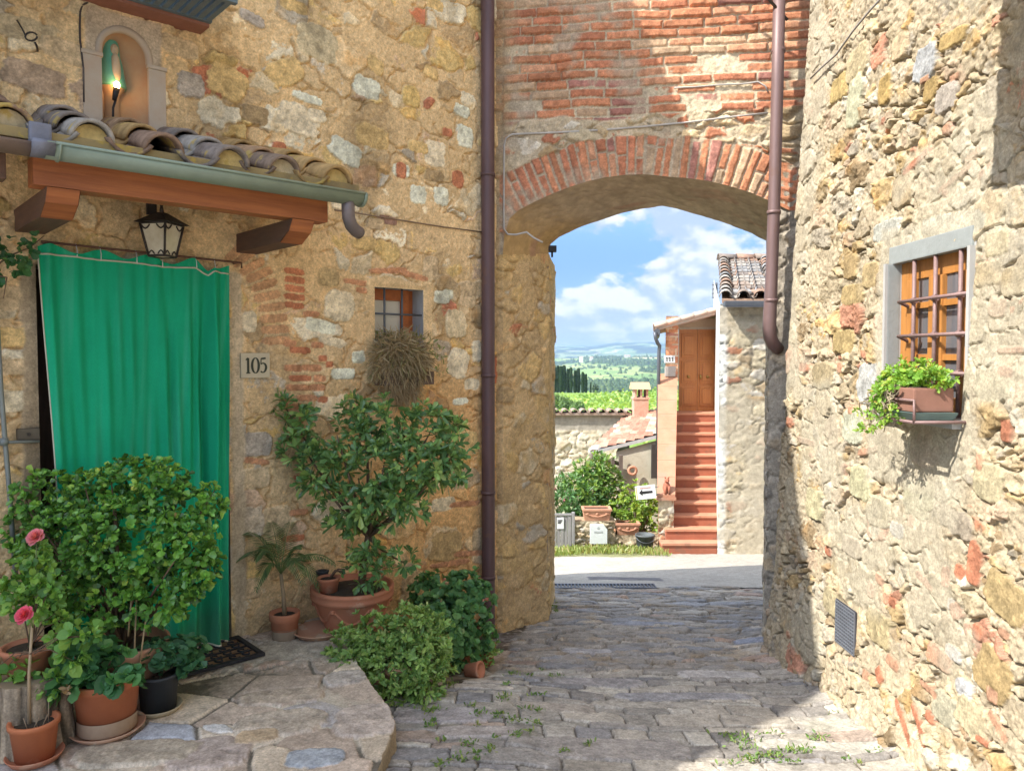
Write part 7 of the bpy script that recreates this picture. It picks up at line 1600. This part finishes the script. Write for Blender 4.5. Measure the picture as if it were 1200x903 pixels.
n = 900; f = rg.random(n); sx0 = cx0[0] - .17 + .36 * rg.random(n); zz0 = cx0[1] - .02 - .24 * f ** 1.2; oy = -.13 - .03 * rg.random(n); d = rg.normal(0, .4, (n, 3)); d[:, 2] -= .9
sx0 = cx0[0] + (sx0 - cx0[0]) * (1 - .55 * f); link('hanging_strands', leaves_mesh('hanging_strands', to_world(LF, sx0, oy, zz0), d, rg.normal(size=(n, 3)), .05 + .07 * rg.random(n), .003 + .003 * rg.random(n), pick(rg.random(n), [(4, (.36, .28, .17)), (2, (.30, .22, .13)), (1, (.46, .38, .24))])), leaf_mat('dry leaves', .8, .2, .2), wl)
fol(wl, [(470, 396, 26, 6), (448, 394, 10, 6)], 5.15, 90, 5, .035, .008, [(2, (.18, .24, .08)), (2, (.28, .26, .12))], 71, 1.0, name='green_tips')
fol(wl, [(512, 415, 8, 10), (518, 432, 6, 8), (505, 400, 6, 8)], 5.2, 34, 4, .035, .009, [(2, (.20, .25, .08)), (1, (.33, .26, .12))], 72, 1.2, base=LP(485, 420, .12), nst=9, name='green_shoots', stem_r=.0025)
# flower box under the barred window
fb2 = thing('flower_box', RP(1100, 470, .15), 'brown clay flower box of yellow green succulents below the barred window', 'flower box')
zt_b = RHIT(1095, 456, .20)[1]; zbb = RHIT(1100, 486, .20)[1]; xa, xb_ = RHIT(1034, 470, .2)[0], RHIT(1124, 470, .03)[0]; yb_ = float(lean(zbb)) - .02
b = MB(RF.M); b.box(xa, yb_ - .20, zbb, xb_, yb_ - .03, zt_b, bev=.008); b.build('box', mat('brown clay', (.28, .14, .10), rough=.8, var=.25), fb2)
b = MB(RF.M); b.box(xa + .03, yb_ - .185, zt_b - .02, xb_ - .03, yb_ - .045, zt_b + .004); b.build('earth', M_SOIL, fb2)
b = MB(RF.M); b.add([(xa - .0, yb_ - .19, zbb - .034), (xb_ + .0, yb_ - .19, zbb - .034), (xb_ + .0, yb_ - .03, zbb - .034), (xa, yb_ - .03, zbb - .034), (xa - .01, yb_ - .215, zbb - .003), (xb_ + .02, yb_ - .215, zbb - .003), (xb_ + .02, yb_ - .02, zbb - .003), (xa - .01, yb_ - .02, zbb - .003)], [(0, 3, 2, 1), (0, 1, 5, 4), (1, 2, 6, 5), (2, 3, 7, 6), (3, 0, 4, 7), (4, 5, 6, 7)]); b.build('tray', mat('teal plastic tray', (.16, .25, .24), rough=.5, bump=.05), fb2)
b = MB(RF.M); zr_ = zbb - .041
for yo in (-.21, -.12, -.02): b.tube([(xa, yb_ + yo, zr_), (rx1 + .05, yb_ + yo, zr_)], .007, 8)
b.tube([(rx1 + .05, yb_ - .21, zr_), (rx1 + .05, yb_ + .06, zr_)], .007, 8); b.tube([(xa, yb_ - .21, zr_), (xa, yb_ + .06, zr_)], .007, 8); b.tube([(xa, yb_ - .21, zr_), (xa, yb_ - .21, zr_ + .09), (rx1 + .05, yb_ - .21, zr_ + .09), (rx1 + .05, yb_ - .21, zr_)], .006, 8)
b.build('shelf_bars', M_RUST, fb2)
SEDR = [(4, (.17, .34, .05)), (3, (.25, .42, .06)), (2, (.36, .46, .08)), (.7, (.44, .32, .08))]
rg = np.random.default_rng(75); bl = []
for fx_, oo, dz, rx_, rz_ in [(.15, .18, .03, .08, .06), (.35, .16, .05, .09, .065), (.55, .16, .05, .08, .06), (.80, .15, .04, .08, .05), (.02, .20, -.02, .08, .06), (-.06, .17, -.07, .05, .07), (.25, .22, -.03, .08, .05), (.5, .22, -.01, .07, .045)]:
    q = RF.P(xa + (xb_ - xa) * fx_, yb_ - oo + .06, zt_b + dz); bl.append((tuple(q), (.09, rx_, rz_), 1))
pts, nr = blob_points(400, bl, rg, .6); a = rosette_leaves(pts, nr + np.array((-.2, 0, .5)), 9, .031, .014, 1.1, rg, SEDR); link('foliage', leaves_mesh('foliage', *a, shape=LEAF_OB), M_LEAF, fb2)
# trailing stems with rosettes at their ends
b = MB(); tips = []
for i in range(30):
    f = rg.random() * .75 - .08; x = xa + (xb_ - xa) * f; ln_ = .05 + .20 * rg.random() * (1.0 - .6 * max(0, f)); q = [RF.P(x, yb_ - .20, zt_b + .01)]
    for k in range(1, 5): q.append(RF.P(x + rg.normal(0, .012) * k - .02 * k * rg.random(), yb_ - .23 + rg.normal(0, .012), zt_b - ln_ * k / 4 + .012 * math.sin(k * 2 + i)))
    b.tube(q, [.003, .003, .0028, .0025, .002], 5)
    if rg.random() < .42: tips.append(q[-1])
b.build('trailing_stems', mat('pale trailing stem', (.36, .30, .20), rough=.8), fb2)
tp = np.array([tuple(q) for q in tips]); tp = np.repeat(tp, 3, 0) + rg.normal(0, .012, (len(tp) * 3, 3)); a = rosette_leaves(tp, rg.normal(0, .5, tp.shape) + np.array((-.5, -.3, .3)), 9, .024, .011, 1.1, rg, SEDR); link('foliage', leaves_mesh('foliage', *a, shape=LEAF_OB), M_LEAF, fb2)
# ---- door mat
q1_ = Vector(gz(311, 769)); dv_ = Vector((LF.d.x, LF.d.y, 0)); nv_ = Vector((-.235, .15, 0)).normalized(); FM = Frame((q1_.x - dv_.x * .74, q1_.y - dv_.y * .74), (dv_.x, dv_.y))
dm_ = thing('door_mat', FM.P(.37, .17, 0), 'black rubber scrollwork door mat with brown coir in front of the curtain', 'door mat')
W2, D2 = .74, .36; b = MB(FM.M)
for x0, y0, x1, y1 in ((0, 0, W2, .028), (0, D2 - .028, W2, D2), (0, .028, .028, D2 - .028), (W2 - .028, .028, W2, D2 - .028)): b.box(x0, y0, .006, x1, y1, .024, bev=.004)
M_RUBB = mat('black rubber', (.02, .021, .026), rough=.6, bump=.1)
for i in range(9):
    for j in range(4):
        cx_, cy_ = .07 + i * .075, .075 + j * .07; sg_ = 1 if (i + j) % 2 else -1
        b.tube([(cx_ + (.008 + .026 * t) * math.cos(sg_ * t * 5.5), cy_ + (.008 + .026 * t) * math.sin(sg_ * t * 5.5), .016) for t in [k / 12 for k in range(13)]], .006, 6)
b.tube([(.03, .18, .016), (W2 - .03, .18, .016)], .006, 6); b.tube([(.03, .108, .016), (W2 - .03, .108, .016)], .005, 6); b.tube([(.03, .252, .016), (W2 - .03, .252, .016)], .005, 6)
b.build('rubber_scrolls', M_RUBB, dm_)
b = MB(FM.M); b.box(.01, .01, .006, W2 - .01, D2 - .01, .013); b.build('coir', mat('coir', (.22, .13, .07), rough=.95, var=.4, scale=40, bump=.6, bscale=200), dm_)
# ---- drain grate and weeds
gr_ = thing('drain_grate', (1.0, 7.66, zsf(7.66)), 'long iron drain grate across the street beyond the arch', 'drain grate')
b = MB(); za = zsf(7.66) + .012
ga0, ga1 = -1.0, 1.45
b.box(ga0, 7.58, za - .012, ga1, 7.60, za + .004); b.box(ga0, 7.74, za - .020, ga1, 7.76, za - .004)
for i in range(int((ga1 - ga0) / .035)): x = ga0 + .02 + i * .035; b.box(x, 7.60, za - .016, x + .014, 7.74, za)
b.build('grate_bars', M_ZINC, gr_)
b = MB(); b.box(ga0, 7.60, za - .06, ga1, 7.74, za - .03); b.build('channel', mat('dark channel', (.03, .03, .03), rough=.9), gr_)
rg = np.random.default_rng(80); P_, D_ = [], []
wl_ = [(870, 868, 22, 9), (905, 885, 20, 8), (880, 890, 18, 6), (940, 880, 20, 5), (960, 865, 15, 5), (560, 836, 8, 5), (584, 838, 16, 5), (606, 862, 14, 4), (588, 818, 10, 6), (548, 872, 10, 5), (540, 890, 14, 6), (575, 880, 8, 6), (515, 895, 12, 5), (630, 848, 8, 4), (602, 845, 16, 4), (648, 712, 8, 6), (646, 706, 8, 5), (652, 716, 5, 3), (528, 800, 10, 6), (500, 835, 8, 5), (505, 832, 10, 4), (850, 862, 8, 4), (690, 872, 6, 3), (600, 790, 8, 3), (980, 838, 10, 4), (1030, 880, 14, 5), (925, 775, 6, 3)]
rgw = np.random.default_rng(82); wl_ += [(rgw.uniform(490, 660), rgw.uniform(775, 898), rgw.uniform(5, 14), rgw.uniform(1, 2)) for _ in range(22)] + [(rgw.uniform(830, 1010), rgw.uniform(842, 898), rgw.uniform(6, 18), rgw.uniform(1, 2)) for _ in range(8)]
for px, py, rx, ry in wl_:
    nn = int(26 * (rx * ry) ** .5 / 8) + (5 if ry > 2 else 2)
    for _ in range(nn):
        x, y = px + rg.normal(0, rx * .45), py + rg.normal(0, ry * .45); Yg = 4.0
        q = at_z(x, y, zsf(Yg))
        for _k in range(12): q = at_z(x, y, zst(q.x, q.y) + .004)
        if 2.5 < q.y < 7.4: P_.append(tuple(q + Vector((0, 0, .004)))); d = rg.normal(0, .6, 3); d[2] = .45 + .5 * rg.random(); D_.append(d)
n = len(P_); w_o = link('weeds', leaves_mesh('weeds', np.array(P_), np.array(D_), rg.normal(size=(n, 3)) + np.array((0, 0, 1)), .012 + .022 * rg.random(n), .006 + .006 * rg.random(n), pick(rg.random(n), [(3, (.16, .26, .06)), (2, (.10, .19, .05)), (1, (.28, .33, .10))])), M_LEAF); props(w_o, 'weeds growing between the cobbles', 'weeds', kind='stuff')
# ================================================================== air, sky, sun, camera
HAZE_D = 1.9e-4
HZ_TOP = float(Zg.max()) + 6.0 if 'Zg' in globals() else 150.0
print('HAZE TOP', HZ_TOP)
hm, nt, b_, out = new_mat('haze air'); nt.nodes.remove(b_)
pv = nt.nodes.new('ShaderNodeVolumePrincipled'); pv.inputs['Color'].default_value = (.52, .73, 1.0, 1); pv.inputs['Density'].default_value = HAZE_D; pv.inputs['Anisotropy'].default_value = .25
nt.links.new(pv.outputs[0], out.inputs['Volume'])
hz = MB().box(-26000, -60, -140, 26000, 15500, HZ_TOP).build('haze', hm, None, (0, 0, -140)); props(hz, 'pale blue haze over the valley', 'haze', kind='stuff')
EL, AZ = math.asin(SUN.z), math.atan2(SUN.x, SUN.y)
w = bpy.data.worlds.new('World'); scene.world = w; w.use_nodes = True; nt = w.node_tree; nt.nodes.clear(); N, Lk = nt.nodes.new, nt.links.new
out = N('ShaderNodeOutputWorld'); bg = N('ShaderNodeBackground'); bg.inputs[1].default_value = SKY_STR
sky = N('ShaderNodeTexSky'); sky.sky_type = 'NISHITA'; sky.sun_disc = False; sky.sun_elevation = EL; sky.sun_rotation = AZ; sky.air_density = 1.0; sky.dust_density = .8; sky.ozone_density = 1.2
tc = N('ShaderNodeTexCoord'); sp = N('ShaderNodeSeparateXYZ'); Lk(tc.outputs['Generated'], sp.inputs[0])
def M(op, a, b=None):
    n = N('ShaderNodeMath'); n.operation = op
    for i, q in enumerate((a, b)):
        if q is None: continue
        if isinstance(q, (int, float)): n.inputs[i].default_value = q
        else: Lk(q, n.inputs[i])
    return n.outputs[0]
def MR(v, a, b, c, d, smooth=True):
    n = N('ShaderNodeMapRange'); n.interpolation_type = 'SMOOTHSTEP' if smooth else 'LINEAR'; Lk(v, n.inputs[0])
    for i, q in enumerate((a, b, c, d)): n.inputs[i + 1].default_value = q
    return n.outputs[0]
mp = N('ShaderNodeMapping'); mp.inputs['Scale'].default_value = (1, 1, 1.55); mp.inputs['Location'].default_value = CLOUD_LOC; Lk(tc.outputs['Generated'], mp.inputs[0])
def noise(vec, scale, det, rough, dist=0.0):
    n = N('ShaderNodeTexNoise'); n.inputs['Scale'].default_value = scale; n.inputs['Detail'].default_value = det; n.inputs['Roughness'].default_value = rough; n.inputs['Distortion'].default_value = dist; Lk(vec, n.inputs['Vector']); return n.outputs[0]
nA = noise(mp.outputs[0], 8.0, 10, .57, .1)
mp2 = N('ShaderNodeMapping'); mp2.inputs['Location'].default_value = (.006, .0, .016); Lk(mp.outputs[0], mp2.inputs[0]); nB = noise(mp2.outputs[0], 8.0, 5, .5, .1)
# banks of cumulus: more of them low and to the right of the gate's axis
bank = M('ADD', MR(sp.outputs[0], .04, .26, -.03, .11), M('ADD', MR(sp.outputs[2], .05, .17, .05, -.02), MR(sp.outputs[2], .0, .03, -.06, .0)))
den = M('ADD', nA, bank)
cov = MR(den, .47, .535, 0, 1); shade = MR(M('SUBTRACT', den, M('ADD', nB, bank)), -.05, .07, 0.0, 1.0)
cc = N('ShaderNodeMix'); cc.data_type = 'RGBA'; Lk(shade, cc.inputs[0]); cc.inputs[6].default_value = (*CLOUD_D, 1); cc.inputs[7].default_value = (*CLOUD_L, 1)
mx = N('ShaderNodeMix'); mx.data_type = 'RGBA'; Lk(M('MULTIPLY', cov, .93), mx.inputs[0])
hsv = N('ShaderNodeHueSaturation'); Lk(MR(sp.outputs[2], .12, .5, SKY_SAT, .55), hsv.inputs['Saturation']); hsv.inputs['Value'].default_value = 1.0; Lk(sky.outputs[0], hsv.inputs['Color'])
hz_ = N('ShaderNodeMix'); hz_.data_type = 'RGBA'; hz_.blend_type = 'MULTIPLY'; hz_.inputs[0].default_value = 1; lo = N('ShaderNodeMix'); lo.data_type = 'RGBA'; lo.inputs[6].default_value = (.145, .19, .28, 1); lo.inputs[7].default_value = (1.05, 1.05, 1.05, 1); Lk(MR(sp.outputs[2], .10, .45, 0, 1), lo.inputs[0]); Lk(hsv.outputs[0], hz_.inputs[6]); Lk(lo.outputs[2], hz_.inputs[7])
Lk(hz_.outputs[2], mx.inputs[6]); Lk(cc.outputs[2], mx.inputs[7]); Lk(mx.outputs[2], bg.inputs[0]); Lk(bg.outputs[0], out.inputs[0])
sl = bpy.data.lights.new('sun', 'SUN'); sl.energy = SUN_E; sl.angle = R(.53); sl.color = (1.0, .945, .86)
so = bpy.data.objects.new('sun', sl); COL.objects.link(so); so.location = (-10, -4, 16); so.rotation_euler = SUN.to_track_quat('Z', 'Y').to_euler()
cam = bpy.data.cameras.new('camera'); co = bpy.data.objects.new('camera', cam); COL.objects.link(co); co.location = EYE
cam.sensor_width = 36; cam.lens = 36 * F / 1200; cam.clip_start = .05; cam.clip_end = 60000
co.rotation_euler = (math.pi / 2 - PITCH, 0, 0); scene.camera = co
scene.render.engine = 'CYCLES'
cy_ = scene.cycles; cy_.use_denoising = True; cy_.max_bounces = 9; cy_.diffuse_bounces = 7; cy_.glossy_bounces = 3; cy_.transmission_bounces = 4; cy_.volume_bounces = 0; cy_.transparent_max_bounces = 6; cy_.sample_clamp_indirect = 6
vs_ = scene.view_settings; scene.display_settings.display_device = 'sRGB'; vs_.view_transform = 'Standard'; vs_.look = 'None'; vs_.exposure = EXPO; vs_.gamma = 1; vs_.use_curve_mapping = False
